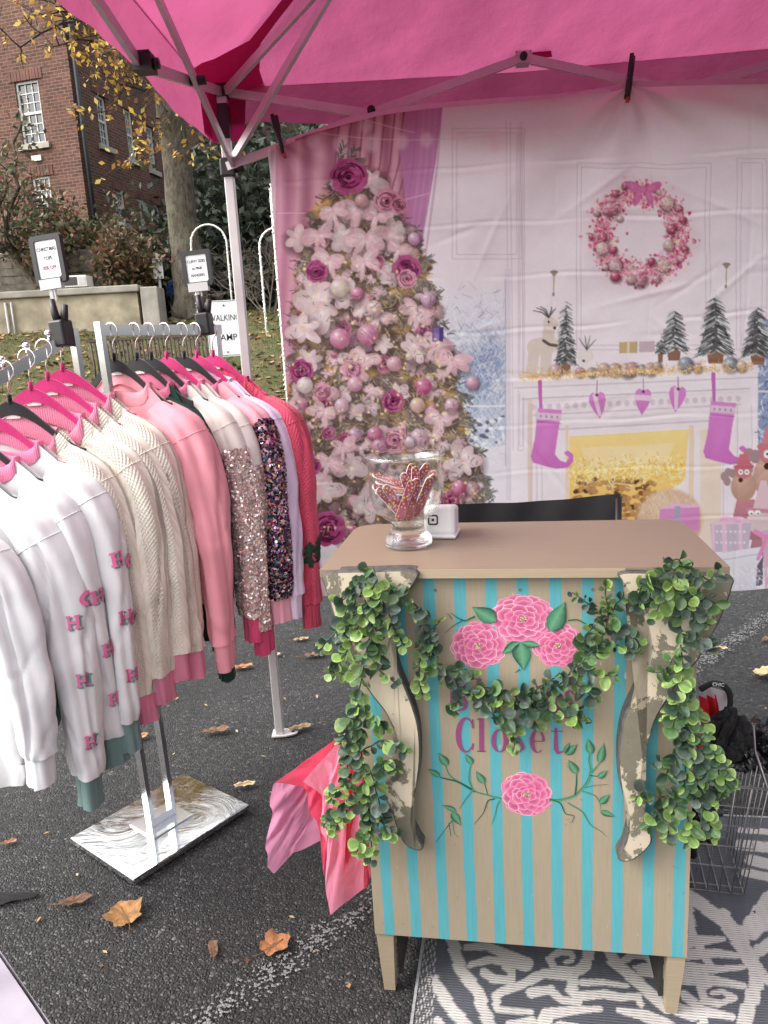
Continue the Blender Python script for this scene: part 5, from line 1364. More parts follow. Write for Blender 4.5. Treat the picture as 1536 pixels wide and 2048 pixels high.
def garment(pos, yaw_j, label, body, cuff, neck, hem, sleeve=None, W=.245, L=.66, SL=.66, seed=1, vneck=.07, thick=.019, rx=.044, ry=.048, letters=None, sequin=None, swing=0.0, patch=None, tagm=True):
    r = np.random.default_rng(seed)
    root = empty('hanging_top', pos, RANG + yaw_j, label, 'clothing', 'tops hanging on the rack')
    sleeve = sleeve or body
    zs0 = lambda x: hz(x) + .015 - .02 * max(0, abs(x) - .2) / .05
    zs = lambda x: zs0(x) - .095 * max(0.0, (abs(x) - .13) / (W - .13)) ** 2
    # body: front (y<0) and back sheet joined at the side seams
    nx_, nz_ = 44, 46
    xs = np.sin(np.linspace(-math.pi / 2, math.pi / 2, nx_)) * W
    ring = np.concatenate([np.c_[xs, -np.ones(nx_)], np.c_[xs[::-1][1:-1], np.ones(nx_ - 2)]])
    m = len(ring); V = []; UVb = []
    ph = r.uniform(0, 6.28, 6)
    nzs = smooth_noise((nz_, m), (7, 16), seed + 5)
    hz0 = -L
    neckw = .128
    for j in range(nz_):
        f = j / (nz_ - 1)
        for k, (x, sd) in enumerate(ring):
            xn = x / W
            top = zs(x)
            if abs(x) < neckw:
                dpt = (vneck + .035 if sd < 0 else .050); top -= dpt * (math.cos(math.pi * x / (2 * neckw)) ** .7) if abs(x) < neckw * .999 else 0
            z = top + (hz0 - top) * f
            t_ = thick * (.35 + .75 * min(1, f * 3)) * (1 - abs(xn) ** 3) ** .5 + .004
            fold = (.010 * math.sin(x * 42 + ph[0] + 2 * math.sin(f * 2 + ph[1])) + .007 * math.sin(x * 83 + ph[2] + f * 2)) * min(1, f * 1.4) + .009 * nzs[j, k] * min(1, f * 2)
            xx = x * (1 - .10 * f + .05 * math.sin(f * 3 + ph[3]))
            V.append((xx + swing * f * .4, sd * t_ + fold + .012 * math.sin(f * 2.4 + ph[4]) * f, z)); UVb.append((x * (1 if sd < 0 else -1) + .5, z))
    V = np.array(V); Fb = grid_faces(m, nz_, True)
    np_obj('body', V, Fb, body, root, uv=np.array(UVb))
    # neck band follows both neck edges
    top_ring = V[:m]; low = V[m:2 * m]
    idx = [k for k in range(m) if abs(ring[k][0]) < neckw * 1.05]
    fr = [k for k in idx if ring[k][1] < 0]; bk = [k for k in idx if ring[k][1] > 0]
    loop = fr + bk
    P_ = np.array([top_ring[k] for k in loop])
    cen = P_.mean(0)
    bw = .030 if vneck < .1 else .046
    Vn = []
    nl = len(P_)
    for k in range(nl):
        sd = -1 if k < len(fr) else 1
        p = P_[k]; dn = np.array([(p[0]) * .55, 0, -1.0]); dn /= np.linalg.norm(dn)
        for q, oy in ((bw, -.0045), (bw * .5, -.0050), (0.0, -.003), (-.004, .0), (0.0, .0035), (bw * .5, .006), (bw, .0045)):
            Vn.append(p + dn * q + np.array([0, sd * oy, .004 if q < bw * .9 else 0]))
    Fn = [(7 * k + i, 7 * ((k + 1) % nl) + i, 7 * ((k + 1) % nl) + i + 1, 7 * k + i + 1) for k in range(nl) for i in range(6)]
    np_obj('neck_band', np.array(Vn), Fn, neck, root, uv=np.array([(k // 7 * .012, k % 7 * .01) for k in range(len(Vn))]))
    # hem band
    h0 = V[-m:]; c0 = h0.mean(0)
    Vh = np.concatenate([h0 + (h0 - c0) * .03 + [0, 0, .002], h0 * [1, 1, 1] + (h0 - c0) * .035 + [0, 0, -.028], h0 + (h0 - c0) * -.01 + [0, 0, -.055]])
    np_obj('hem', Vh, grid_faces(m, 3, True), hem, root, uv=np.concatenate([np.c_[np.arange(m) * .02, np.full(m, q)] for q in (0, .03, .05)]))
    if tagm:
        b = MB(); b.box((-.018, .0, zs(0) - .055), (.022, .002, zs(0) - .038)); b.build('neck_label', mat('label_cloth', (.7, .68, .66), .7), root)
    # sleeves
    def sleeve_fn(side, sd2):
        rr = np.random.default_rng(seed * 31 + sd2); ph = rr.uniform(0, 6.28, 8); lean = rr.uniform(-.02, .02)
        zw = zs0(W)
        path = np.array([(W - .105, 0, zw - .020), (W - .050, 0, zw - .048), (W + .004, lean * .2, zw - .112), (W + .026, lean * .5, zw - .23), (W + .034, lean, zw - .40), (W + .030, lean * 1.4, zw - .07 - SL)])
        d_ = np.r_[0, np.cumsum(np.linalg.norm(np.diff(path, axis=0), axis=1))]
        def centre(v):
            s_ = v * d_[-1]
            return np.array([np.interp(s_, d_, path[:, i]) for i in range(3)])
        def fn(th, v, off=0.0):
            v2 = min(max(v, 0), 1)
            c = (centre(max(0, v2 - .05)) + centre(v2) + centre(min(1, v2 + .05))) / 3
            tg = centre(min(1, v2 + .06)) - centre(max(0, v2 - .06)); tg /= np.linalg.norm(tg)
            xa = np.cross(tg, np.array([0, 1.0, 0])); xa /= np.linalg.norm(xa); ya = -np.cross(tg, xa)
            st_ = min(1, v2 / .16); st_ = .66 + .34 * st_ * st_ * (3 - 2 * st_); a = rx * (1.25 - .45 * v2) * st_; bb = ry * (1.18 - .30 * v2) * (.5 + .5 * st_)
            fold = 1 + (.20 * math.sin(2 * th + ph[0] + v2 * 3) + .13 * math.sin(3 * th + ph[7] - v2 * 4) - .24 * math.exp(-((math.sin(1.5 * th + ph[6] + v2 * 1.6 + .5 * math.sin(v2 * 7 + ph[2]))) / .16) ** 2)) * min(1, v2 * 3) + .05 * math.sin(7 * th + ph[1] - v2 * 6) - .10 * math.exp(-((math.sin(v2 * 9 + 1.2 * math.sin(th + ph[4]) + ph[5])) / .14) ** 2) * min(1, max(0, v2 - .3) * 3) + .08 * math.sin(v2 * 44 + ph[2] + 2.5 * math.sin(th + ph[3])) * math.exp(-((v2 - .93) / .10) ** 2) + .075 * math.sin(v2 * 24 + ph[4] + 3 * math.sin(th + ph[5])) * math.exp(-((v2 - .5) / .16) ** 2)
            p = c + xa * (math.cos(th) * (a * fold + off)) + ya * (math.sin(th) * (bb * fold + off))
            return np.array([p[0] * side, p[1], p[2]])
        return fn
    for side, sd2 in ((1, 1), (-1, 2)):
        fn = sleeve_fn(side, sd2)
        nt_, nv_ = 44, 60
        vc = .925
        VV = np.array([fn(2 * math.pi * i / nt_, vc * j / (nv_ - 1)) for j in range(nv_) for i in range(nt_)])
        UU = np.array([(i / nt_ * .32, vc * j / (nv_ - 1) * .7) for j in range(nv_) for i in range(nt_)])
        so = np_obj('sleeve', VV, grid_faces(nt_, nv_, True), sleeve, root, uv=UU)
        sm = MB(); sm.tube([fn(2 * math.pi * i / 26, .17, .0008) for i in range(26)], .0013, 5, closed=True); sm.build('shoulder_seam', sleeve, so)
        # cuff: narrower, gathered
        Vc = []
        for j, (v, k_) in enumerate(((vc - .02, .97), (vc + .004, .84), (vc + .02, .80), (.97, .80), (1.0, .83), (1.0, .83), (.99, .77))):
            c = np.mean([fn(2 * math.pi * i / nt_, v) for i in range(nt_)], axis=0)
            for i in range(nt_):
                Vc.append(c + (fn(2 * math.pi * i / nt_, v) - c) * k_ + np.array([0, 0, -.03 * (j >= 3) - .010 * (j in (4, 5))]))
        np_obj('cuff', np.array(Vc), np.concatenate([grid_faces(nt_, 5, True), grid_faces(nt_, 2, True) + 5 * nt_]), cuff, root, uv=np.array([(i * .012, j * .02) for j in range(7) for i in range(nt_)]))
        if side == 1 and sequin is not None:
            # overlapping sequins stitched on the sleeve
            v0, cols_, sz = sequin
            ns = 5200; Vs = []; Cs = []
            th = r.uniform(-2.6, 1.6, ns); vv = v0 + (vc - v0) * r.uniform(0, 1, ns)
            TH = np.linspace(-2.8, 1.8, 40); VG = np.linspace(v0 - .02, vc, 60)
            G = np.array([[fn(t_, v_) for t_ in TH] for v_ in VG]); Gc = np.array([np.mean([fn(t_, v_) for t_ in np.linspace(0, 6.1, 8)], axis=0) for v_ in VG])
            iu = (th + 2.8) / 4.6 * 39; iv = (vv - v0 + .02) / (vc - v0 + .02) * 59
            i0 = iu.astype(int).clip(0, 38); j0 = iv.astype(int).clip(0, 58); fu = (iu - i0)[:, None]; fv = (iv - j0)[:, None]
            P0 = (G[j0, i0] * (1 - fu) + G[j0, i0 + 1] * fu) * (1 - fv) + (G[j0 + 1, i0] * (1 - fu) + G[j0 + 1, i0 + 1] * fu) * fv
            N0 = P0 - Gc[j0]; N0 /= np.linalg.norm(N0, axis=1, keepdims=True)
            N1 = N0 + r.normal(0, .38, N0.shape); N1 /= np.linalg.norm(N1, axis=1, keepdims=True)
            A = np.cross(N1, r.normal(size=N1.shape)); A /= np.linalg.norm(A, axis=1, keepdims=True); B = np.cross(N1, A)
            P0 = P0 + N0 * .0022
            hexa = [(math.cos(q), math.sin(q)) for q in np.arange(6) * math.pi / 3]
            Vs = np.stack([P0 + A * (c_ * sz) + B * (s_ * sz) for c_, s_ in hexa], 1).reshape(-1, 3)
            ca = s2l(np.array(cols_) / 255.); Cs = np.repeat(ca[r.integers(0, len(ca), ns)], 6, 0)
            o = np_obj('sequins', Vs, np.arange(6 * ns).reshape(ns, 6), M_SEQ, so, False, Cs); o['kind'] = 'stuff'
        if side == 1 and letters:
            H_ = [(-.5, -.5), (-.12, -.5), (-.12, -.34), (-.2, -.34), (-.2, -.1), (.2, -.1), (.2, -.34), (.12, -.34), (.12, -.5), (.5, -.5), (.5, -.34), (.42, -.34), (.42, .34), (.5, .34), (.5, .5), (.12, .5), (.12, .34), (.2, .34), (.2, .1), (-.2, .1), (-.2, .34), (-.12, .34), (-.12, .5), (-.5, .5), (-.5, .34), (-.42, .34), (-.42, -.34), (-.5, -.34)]
            quads = [((-.5, .34), (-.12, .5)), ((-.42, -.34), (-.2, .34)), ((-.5, -.5), (-.12, -.34)), ((.12, .34), (.5, .5)), ((.2, -.34), (.42, .34)), ((.12, -.5), (.5, -.34)), ((-.2, -.1), (.2, .1))]
            def place(u, w, th0, v0, sz, off):
                return fn(th0 + u * sz / ry, v0 - w * sz / (SL + .2), off)
            for (th0, v0, ch) in letters:
                th0 -= .12
                sz = .039
                for nm, mt, off, du, dw in (('letter_shadow', M_LET2, .0034, .13, -.12), ('letter', M_LET1, .0050, 0, 0)):
                    V2 = []; F2 = []
                    if ch == 'H':
                        for (a0, b0), (a1, b1) in quads:
                            for sx in range(5):
                                k = len(V2); xa, xb = a0 + (a1 - a0) * sx / 5, a0 + (a1 - a0) * (sx + 1) / 5
                                V2 += [place(xa * .82 + du, b0 + dw, th0, v0, sz, off), place(xb * .82 + du, b0 + dw, th0, v0, sz, off), place(xb * .82 + du, b1 + dw, th0, v0, sz, off), place(xa * .82 + du, b1 + dw, th0, v0, sz, off)]; F2.append((k, k + 1, k + 2, k + 3))
                    else:
                        for i in range(20):
                            a_ = 2 * math.pi * i / 20
                            for q in (.26, .5): V2.append(place(math.cos(a_) * q * .9 + du, math.sin(a_) * q + dw, th0, v0, sz, off))
                        F2 = [(2 * i, 2 * i + 1, (2 * i + 3) % 40, (2 * i + 2) % 40) for i in range(20)]
                    np_obj(nm, np.array(V2), F2, mt, so, False)
        if side == 1 and patch:
            for (th0, v0, sz) in patch:     # small knitted fir trees
                V2 = []; F2 = []
                out = [(0, .5), (.18, .22), (.10, .22), (.26, -.05), (.14, -.05), (.34, -.36), (.07, -.36), (.07, -.5), (-.07, -.5), (-.07, -.36), (-.34, -.36), (-.14, -.05), (-.26, -.05), (-.10, .22), (-.18, .22)]
                V2 = [fn(th0, v0, .006)] + [fn(th0 + u * sz / ry, v0 - w * sz / (SL + .2), .0045) for u, w in out]
                F2 = [(0, 1 + i, 1 + (i + 1) % len(out)) for i in range(len(out))]
                np_obj('fir_patch', np.array(V2), F2, mat('green_tinsel', (.012, .05, .022), .8, bscale=600, bstr=.8), so, False)
    return root
def seq_mat():
    m, nt, out = new_mat('sequin'); a_ = nd(nt, 'ShaderNodeAttribute', attribute_name='Col')
    principled(nt, out, a_.outputs['Color'], .16, .55, None, .6); return m
M_SEQ = seq_mat()
M_LET1 = mat('letter_pink', rgb(228, 116, 162), .9, bscale=500, bstr=.4); M_LET2 = mat('letter_teal', rgb(108, 140, 140), .8)
def hang_pos(t, arm):
    z = 1.482 if arm == 'B' else 1.482 + .475 * (t + .075)
    return RB + RU * t + np.array([0, 0, z])
MULTI = [[30, 24, 34], [56, 40, 60], [150, 60, 110], [196, 150, 110], [60, 90, 120], [220, 214, 220], [90, 40, 60], [40, 90, 90], [24, 22, 28], [120, 90, 140]]
PALE = [[236, 208, 206], [244, 226, 220], [226, 188, 192], [250, 244, 240], [232, 200, 196], [240, 216, 206]]
S = CLO
items = [
    # t, arm, hanger, yaw, kwargs
    (.400, 'B', 'pink', .03, dict(label='coral cable cardigan with a small green fir patch, farthest right on the rack', body=S['coral'], cuff=S['coral'], neck=S['coral'], hem=S['coral'], SL=.65, W=.278, seed=3, vneck=.16, patch=[(-.9, .70, .10), (-.2, .68, .10)])),
    (.335, 'B', 'pink', -.02, dict(label='pale lilac long sleeve shirt next to the coral cardigan', body=S['lilac'], cuff=S['lilac'], neck=S['lilac'], hem=S['lilac'], SL=.60, W=.265, seed=4)),
    (.285, 'B', 'black', .03, dict(label='blush sweatshirt with dark multicolour sequin sleeves', body=S['blush'], cuff=S['blush'], neck=S['pinkrib'], hem=S['blush'], sleeve=S['blush'], SL=.60, W=.262, seed=5, ry=.054, sequin=(.17, MULTI, .0050))),
    (.220, 'B', 'pink', -.01, dict(label='ivory top with pale sequin sleeve, the one nearer the dark sequins', body=S['ivory'], cuff=S['hotpink'], neck=S['pinkrib'], hem=S['hotpink'], SL=.70, W=.242, seed=6, sequin=(.30, PALE, .0042))),
    (.165, 'B', 'black', .02, dict(label='ivory top with pale sequin sleeve, the one nearer the pink fleece', body=S['ivory'], cuff=S['hotpink'], neck=S['pinkrib'], hem=S['hotpink'], SL=.645, W=.240, seed=7, sequin=(.25, PALE, .0042))),
    (.115, 'B', 'black', 0, dict(label='dark green velvet top hanging lowest behind the pink sweatshirt', body=S['green'], cuff=S['green'], neck=S['pinkrib'], hem=S['green'], SL=.76, W=.20, L=.80, rx=.04, ry=.042, seed=8)),
    (.040, 'B', 'black', .02, dict(label='plain pink fleece sweatshirt on a black hanger beside the rack post', body=S['pink'], cuff=S['pink'], neck=S['pink'], hem=S['pink'], SL=.69, W=.245, seed=9, ry=.056)),
    (-.120, 'A', 'pink', .05, dict(label='cream cable knit with pink trim, closest to the rack post', body=S['cream'], cuff=S['cpink'], neck=S['cpink'], hem=S['cpink'], SL=.66, W=.25, seed=11, vneck=.11)),
    (-.165, 'A', 'pink', .02, dict(label='cream cable knit with pink trim, second from the rack post', body=S['cream'], cuff=S['cpink'], neck=S['cpink'], hem=S['cpink'], SL=.62, W=.25, seed=12, vneck=.11)),
    (-.215, 'A', 'pink', .04, dict(label='cream cable knit with pink trim, third from the rack post', body=S['cream'], cuff=S['cpink'], neck=S['cpink'], hem=S['cpink'], SL=.64, W=.25, seed=13, vneck=.12)),
    (-.275, 'A', 'black', .02, dict(label='cream cable knit with pink trim on a black hanger beside the white shirts', body=S['cream'], cuff=S['cpink'], neck=S['cpink'], hem=S['cpink'], SL=.66, W=.235, seed=14, vneck=.13)),
    (-.335, 'A', 'pink', .03, dict(label='white shirt with pink HO letters, closest to the cream cable knits', body=S['white'], cuff=S['teal'], neck=S['pinkrib'], hem=S['teal'], SL=.67, W=.252, seed=15, letters=[(-.45, .36, 'H'), (.45, .38, 'O'), (-.45, .55, 'H'), (.45, .57, 'O'), (-.4, .75, 'H'), (.5, .77, 'O')])),
    (-.400, 'A', 'black', .02, dict(label='white shirt with pink HO letters, middle of the three', body=S['white'], cuff=S['teal'], neck=S['pinkrib'], hem=S['teal'], SL=.67, W=.25, seed=16, letters=[(-.55, .42, 'H'), (.35, .44, 'O'), (-.5, .60, 'H'), (.4, .62, 'O'), (-.5, .78, 'H')])),
    (-.470, 'A', 'black', .03, dict(label='white shirt with pink HO letters hanging lowest at the near left', body=S['white'], cuff=S['teal'], neck=S['pinkrib'], hem=S['teal'], SL=.70, W=.255, seed=17, letters=[(-.5, .42, 'H'), (.25, .36, 'O'), (-.45, .60, 'H'), (-.4, .80, 'H')])),
    (-.580, 'A', 'black', .02, dict(label='plain white shirt cut off by the left edge of the picture', body=S['white'], cuff=S['white'], neck=S['pinkrib'], hem=S['white'], SL=.53, W=.25, L=.72, seed=18)),
]
NUM = ['first', 'second', 'third', 'fourth', 'fifth', 'sixth', 'seventh', 'eighth']
for k, (t, arm, hc, yj, kw) in enumerate(items):
    yj += math.radians(11 if arm == 'B' else 27)      # crowded hangers turn on the rail
    p = hang_pos(t, arm)
    what = ' '.join(kw['label'].split(' hanging')[0].split(',')[0].split()[:9])
    hanger(p + np.array([0, 0, .0]), hc, '%s velvet hanger inside the %s' % (hc, what) if 'the one' not in kw['label'] and 'from the' not in kw['label'] and 'closest' not in kw['label'] and 'middle' not in kw['label'] else
           '%s velvet hanger, %s of the %s arm counting from its post' % (hc, NUM[(6 - k) if arm == 'B' else (k - 7)], 'straight' if arm == 'B' else 'slanted'), yj)
    garment(p, yj, **kw)
# ================================================================== PAINTED CABINET
CL = np.array([-.063, 1.462, 0.0]); CC = np.array([.985, -.1725, 0.0]); CC /= np.linalg.norm(CC); CN = np.array([CC[1], -CC[0], 0.0])  # CN points to the viewer side
CANG = math.atan2(CC[1], CC[0])
cab = empty('painted_cabinet', CL, CANG, 'tan cabinet with turquoise stripes and painted pink flowers', 'cabinet')
def cl(px, py, off=0.0):
    """photo reading on the plane `off` in front of the cabinet front -> cabinet-local x, y, z"""
    q = on_plane(px, py, CL + CN * off, CN); return Vector((float(np.dot(q - CL, CC)), -off, float(q[2])))
def stripe_mat():
    m, nt, out = new_mat('striped_paint')
    v = coords(nt)
    s = nt.nodes.new('ShaderNodeSeparateXYZ'); nt.links.new(v, s.inputs[0])
    wob = mth(nt, 'MULTIPLY', mth(nt, 'SUBTRACT', noise(nt, v, 7, 3), .5), .006)
    x = mth(nt, 'ADD', s.outputs[0], wob)
    fr_ = mth(nt, 'FRACT', mth(nt, 'DIVIDE', mth(nt, 'SUBTRACT', x, .0105), .0625))
    st = mth(nt, 'LESS_THAN', fr_, .375)
    brush = noise(nt, coords(nt, scale=(60, 60, 4)), 3, 5, .6)
    tan = mixc(nt, ramp(nt, brush, [(.3, 0.0), (.7, 1.0)]), (.325, .270, .190), (.365, .305, .218))
    tea = mixc(nt, ramp(nt, brush, [(.3, 0.0), (.7, 1.0)]), (.085, .335, .38), (.11, .385, .425))
    c = mixc(nt, st, tan, tea)
    dirt = mth(nt, 'MULTIPLY', ramp(nt, noise(nt, v, 46, 6, .75), [(.60, 0.0), (.68, 1.0)]), ramp(nt, noise(nt, v, 5, 3), [(.45, 0.0), (.62, .7)]))
    c = mixc(nt, dirt, c, (.10, .085, .06))
    scr = ramp(nt, noise(nt, coords(nt, scale=(1, 1, .25), rot=(0, .5, 0)), 70, 2, .3), [(.74, 0.0), (.76, .8)])
    c = mixc(nt, scr, c, (.55, .5, .4))
    nb = bump(nt, brush, .16, .002); nb = bump(nt, st, .3, .0006, nb)
    principled(nt, out, c, .48, 0, nb, .4)
    return m
def tan_mat(name, c, wear=.66):
    m, nt, out = new_mat(name); v = coords(nt)
    brush = noise(nt, coords(nt, scale=(3, 60, 60)), 3, 5, .6)
    b_ = mixc(nt, ramp(nt, brush, [(.3, 0.0), (.7, 1.0)]), tuple(q * .92 for q in c), tuple(q * 1.06 for q in c))
    d_ = mth(nt, 'MULTIPLY', ramp(nt, noise(nt, v, 60, 6, .8), [(wear, 0.0), (wear + .05, 1.0)]), ramp(nt, noise(nt, v, 6, 3), [(.45, 0.0), (.6, .7)]))
    principled(nt, out, mixc(nt, d_, b_, (.09, .07, .05)), .42, 0, bump(nt, brush, .12, .002), .45)
    return m
M_TAN = tan_mat('tan_paint', (.37, .30, .205)); M_TOP = tan_mat('top_paint', (.245, .186, .134), .64)
b = MB(); b.box((-.012, 0, .158), (.667, .018, 1.0165)); b.build('front_panel', stripe_mat(), cab)
for x0 in (-.011, .650):
    b = MB(); b.box((x0, .0185, .158), (x0 + .016, .36, 1.0165)); b.build('side_panel', M_TAN, cab)
b = MB(); b.box((.006, .345, .158), (.649, .359, 1.0165)); b.build('back_panel', M_TAN, cab)
b = MB(); b.box((.006, .019, .17), (.649, .344, .184)); b.build('bottom_board', M_TAN, cab)
M_LEGD = mat('dark_bare_wood', (.035, .028, .024), .8, var=.3)
for (x0, x1, yy, lean) in ((-.010, .030, .004, .004), (.628, .666, .004, -.006), (-.010, .030, .325, .004), (.628, .666, .325, -.006)):
    V = [(x0, yy, .1575), (x1, yy, .1575), (x1, yy + .03, .1575), (x0, yy + .03, .1575)] + [(x0 + lean + .006, yy + .004, 0), (x1 + lean - .008, yy + .004, 0), (x1 + lean - .008, yy + .028, 0), (x0 + lean + .006, yy + .028, 0)]
    b = MB(); b.add(V, [(0, 1, 2, 3), (7, 6, 5, 4), (4, 5, 1, 0), (5, 6, 2, 1), (6, 7, 3, 2), (7, 4, 0, 3)]); lg = b.build('leg', M_TAN, cab)
    b = MB(); b.box((x0 + .004, yy + .031, .05), (x1 - .004, yy + .034, .15)); b.build('leg_block', M_LEGD, lg)
for x0 in (.031, .618):
    b = MB(); b.box((x0, .036, .02), (x0 + .009, .32, .157)); b.build('leg_stretcher', M_LEGD, cab)
# top board: square front corners, rounded back corners
pts = [(-.072, -.022), (.714, -.022)] + [(.714 - .06 + .06 * math.cos(a_), .385 - .06 + .06 * math.sin(a_)) for a_ in np.linspace(0, math.pi / 2, 8)] + [(-.072 + .06 + .06 * math.cos(a_), .385 - .06 + .06 * math.sin(a_)) for a_ in np.linspace(math.pi / 2, math.pi, 8)]
b = MB(); b.prism(pts, .0165, None, 1.0175); tb = b.build('top_board', M_TOP, cab)
b = MB(); b.box((.120, -.0255, 1.0155), (.527, -.0225, 1.0335)); b.build('front_moulding', M_TAN, cab)
for x_ in (.16, .33, .47, .50):
    b = MB(); b.lathe([(0, 0), (.003, 0), (.0034, .001)], 8, Matrix.Translation((x_, -.0005, .985 - .002)) @ Matrix.Rotation(math.pi / 2, 4, 'X')); b.build('nail_head', mat('old_nail', (.2, .16, .11), .6), cab)
# salvaged carved legs fixed to the front
def chippy():
    m, nt, out = new_mat('chipped_paint')
    v = coords(nt, scale=(1, 1, .8))
    n1 = noise(nt, v, 16, 9, .72, .3); n2 = noise(nt, v, 60, 6, .7); n3 = noise(nt, v, 7, 4)
    h = mth(nt, 'ADD', mth(nt, 'MULTIPLY', n1, .8), mth(nt, 'MULTIPLY', n3, .35))
    pt = ramp(nt, h, [(.578, 0.0), (.588, 1.0)])
    dk = ramp(nt, n2, [(.68, 0.0), (.70, 1.0)])
    c = mixc(nt, pt, (.55, .475, .355), mixc(nt, n2, (.135, .12, .085), (.22, .20, .15)))
    c = mixc(nt, dk, c, (.045, .03, .02))
    principled(nt, out, c, .62, 0, bump(nt, mth(nt, 'SUBTRACT', 1.0, pt), .5, .002), .35)
    return m
M_CHIP = chippy(); M_EDGE = mat('dark_edge_wood', (.075, .07, .065), .7, var=.45, vscale=60, bscale=90, bstr=.4)
def carved(px_pts, name, lab):
    P_ = [cl(x, y, .034) for x, y in px_pts]
    pts2 = np.array([(p[0], p[2]) for p in P_])
    # smooth the outline (closed Catmull-Rom)
    n = len(pts2); out = []
    for i in range(n):
        p0, p1, p2, p3 = pts2[i - 1], pts2[i], pts2[(i + 1) % n], pts2[(i + 2) % n]
        for t in (0, .25, .5, .75):
            out.append(.5 * ((2 * p1) + (-p0 + p2) * t + (2 * p0 - 5 * p1 + 4 * p2 - p3) * t * t + (-p0 + 3 * p1 - 3 * p2 + p3) * t ** 3))
    out = np.array(out)
    area = .5 * np.sum(out[:, 0] * np.roll(out[:, 1], -1) - np.roll(out[:, 0], -1) * out[:, 1])
    if area < 0: out = out[::-1]
    m = len(out)
    nrm = np.roll(out, -1, 0) - np.roll(out, 1, 0); nrm = np.c_[nrm[:, 1], -nrm[:, 0]]; nrm /= np.linalg.norm(nrm, axis=1, keepdims=True) + 1e-9
    bm = bmesh.new()
    face = [bm.verts.new((q[0], -.0365, q[1])) for q in (out - nrm * .0035)]
    f = bm.faces.new(face)
    bmesh.ops.triangulate(bm, faces=[f])
    me = bpy.data.meshes.new(name); bm.to_mesh(me); bm.free(); me.materials.append(M_CHIP)
    o = link(bpy.data.objects.new(name, me), cab); o['label'] = lab
    b = MB(); r1 = [(q[0], -.0365, q[1]) for q in (out - nrm * .0035)]; r2 = [(q[0], -.034, q[1]) for q in out]; r3 = [(q[0], -.001, q[1]) for q in out]
    b.add(r1 + r2 + r3, [(i, m + i, m + (i + 1) % m, (i + 1) % m) for i in range(m)] + [(m + i, 2 * m + i, 2 * m + (i + 1) % m, m + (i + 1) % m) for i in range(m)])
    b.build('carved_edge', M_EDGE, o)
    return o
carved([(650, 1146), (740, 1141), (832, 1141), (828, 1168), (812, 1190), (792, 1225), (786, 1280), (796, 1335), (820, 1395), (837, 1450), (841, 1510), (836, 1560), (826, 1610), (825, 1650), (838, 1678), (847, 1694), (836, 1701), (812, 1690), (796, 1662), (784, 1625), (769, 1590), (772, 1566), (793, 1560), (801, 1530), (794, 1480), (774, 1430), (742, 1388), (716, 1345), (692, 1290), (672, 1245), (660, 1205), (649, 1172)], 'carved_leg', 'carved furniture leg with chipped cream paint, left one of two')
carved([(1243, 1144), (1350, 1146), (1458, 1152), (1463, 1178), (1452, 1210), (1438, 1245), (1416, 1285), (1392, 1325), (1360, 1360), (1332, 1402), (1306, 1452), (1291, 1505), (1284, 1560), (1287, 1605), (1296, 1640), (1303, 1668), (1300, 1690), (1270, 1717), (1246, 1723), (1235, 1713), (1248, 1690), (1257, 1650), (1251, 1610), (1239, 1560), (1237, 1500), (1246, 1440), (1267, 1390), (1290, 1342), (1300, 1300), (1293, 1252), (1266, 1204), (1246, 1168)], 'carved_leg', 'carved furniture leg with worn grey and cream paint, right one of two')

# ---------- painted decoration on the front
M_ART = attr_mat('hand_painted', .5, bscale=200, bstr=.15, bdist=.0006, var=.06, vscale=150)
def ribbon(path, w, col, y0, name, parent, col2=None):
    """tapered flat brush stroke; path in cabinet x,z"""
    P_ = np.array(path, float); k = len(P_)
    tq = np.linspace(0, k - 1, (k - 1) * 6 + 1); Q = np.stack([np.interp(tq, range(k), P_[:, i]) for i in range(2)], 1)
    for _ in range(3): Q[1:-1] = (Q[:-2] + 2 * Q[1:-1] + Q[2:]) / 4
    t = np.gradient(Q, axis=0); t /= np.linalg.norm(t, axis=1, keepdims=True) + 1e-9; nr = np.c_[-t[:, 1], t[:, 0]]
    W_ = np.interp(np.linspace(0, 1, len(Q)), np.linspace(0, 1, len(w)), w)[:, None] / 2
    A, B = Q + nr * W_, Q - nr * W_
    V = np.concatenate([np.c_[A[:, 0], np.full(len(A), y0), A[:, 1]], np.c_[B[:, 0], np.full(len(A), y0), B[:, 1]]])
    c = np.concatenate([np.tile(col, (len(A), 1)), np.tile(col2 if col2 is not None else col, (len(A), 1))])
    return V, grid_faces(len(A), 2), c
class Art:
    def __init__(s): s.V = []; s.F = []; s.C = []; s.n = 0
    def add(s, V, F, C):
        s.V.append(np.asarray(V, float)); s.F += [tuple(int(i) + s.n for i in f) for f in F]; s.C.append(np.asarray(C, float)); s.n += len(V)
    def build(s, name, label=None):
        o = np_obj(name, np.concatenate(s.V), s.F, M_ART, cab, False, np.concatenate(s.C))
        if label: o['label'] = label
        return o
PDK, PMD, PLT, PWH = [np.array(rgb(*q)) for q in ((164, 52, 102), (204, 98, 140), (230, 154, 180), (246, 216, 224))]
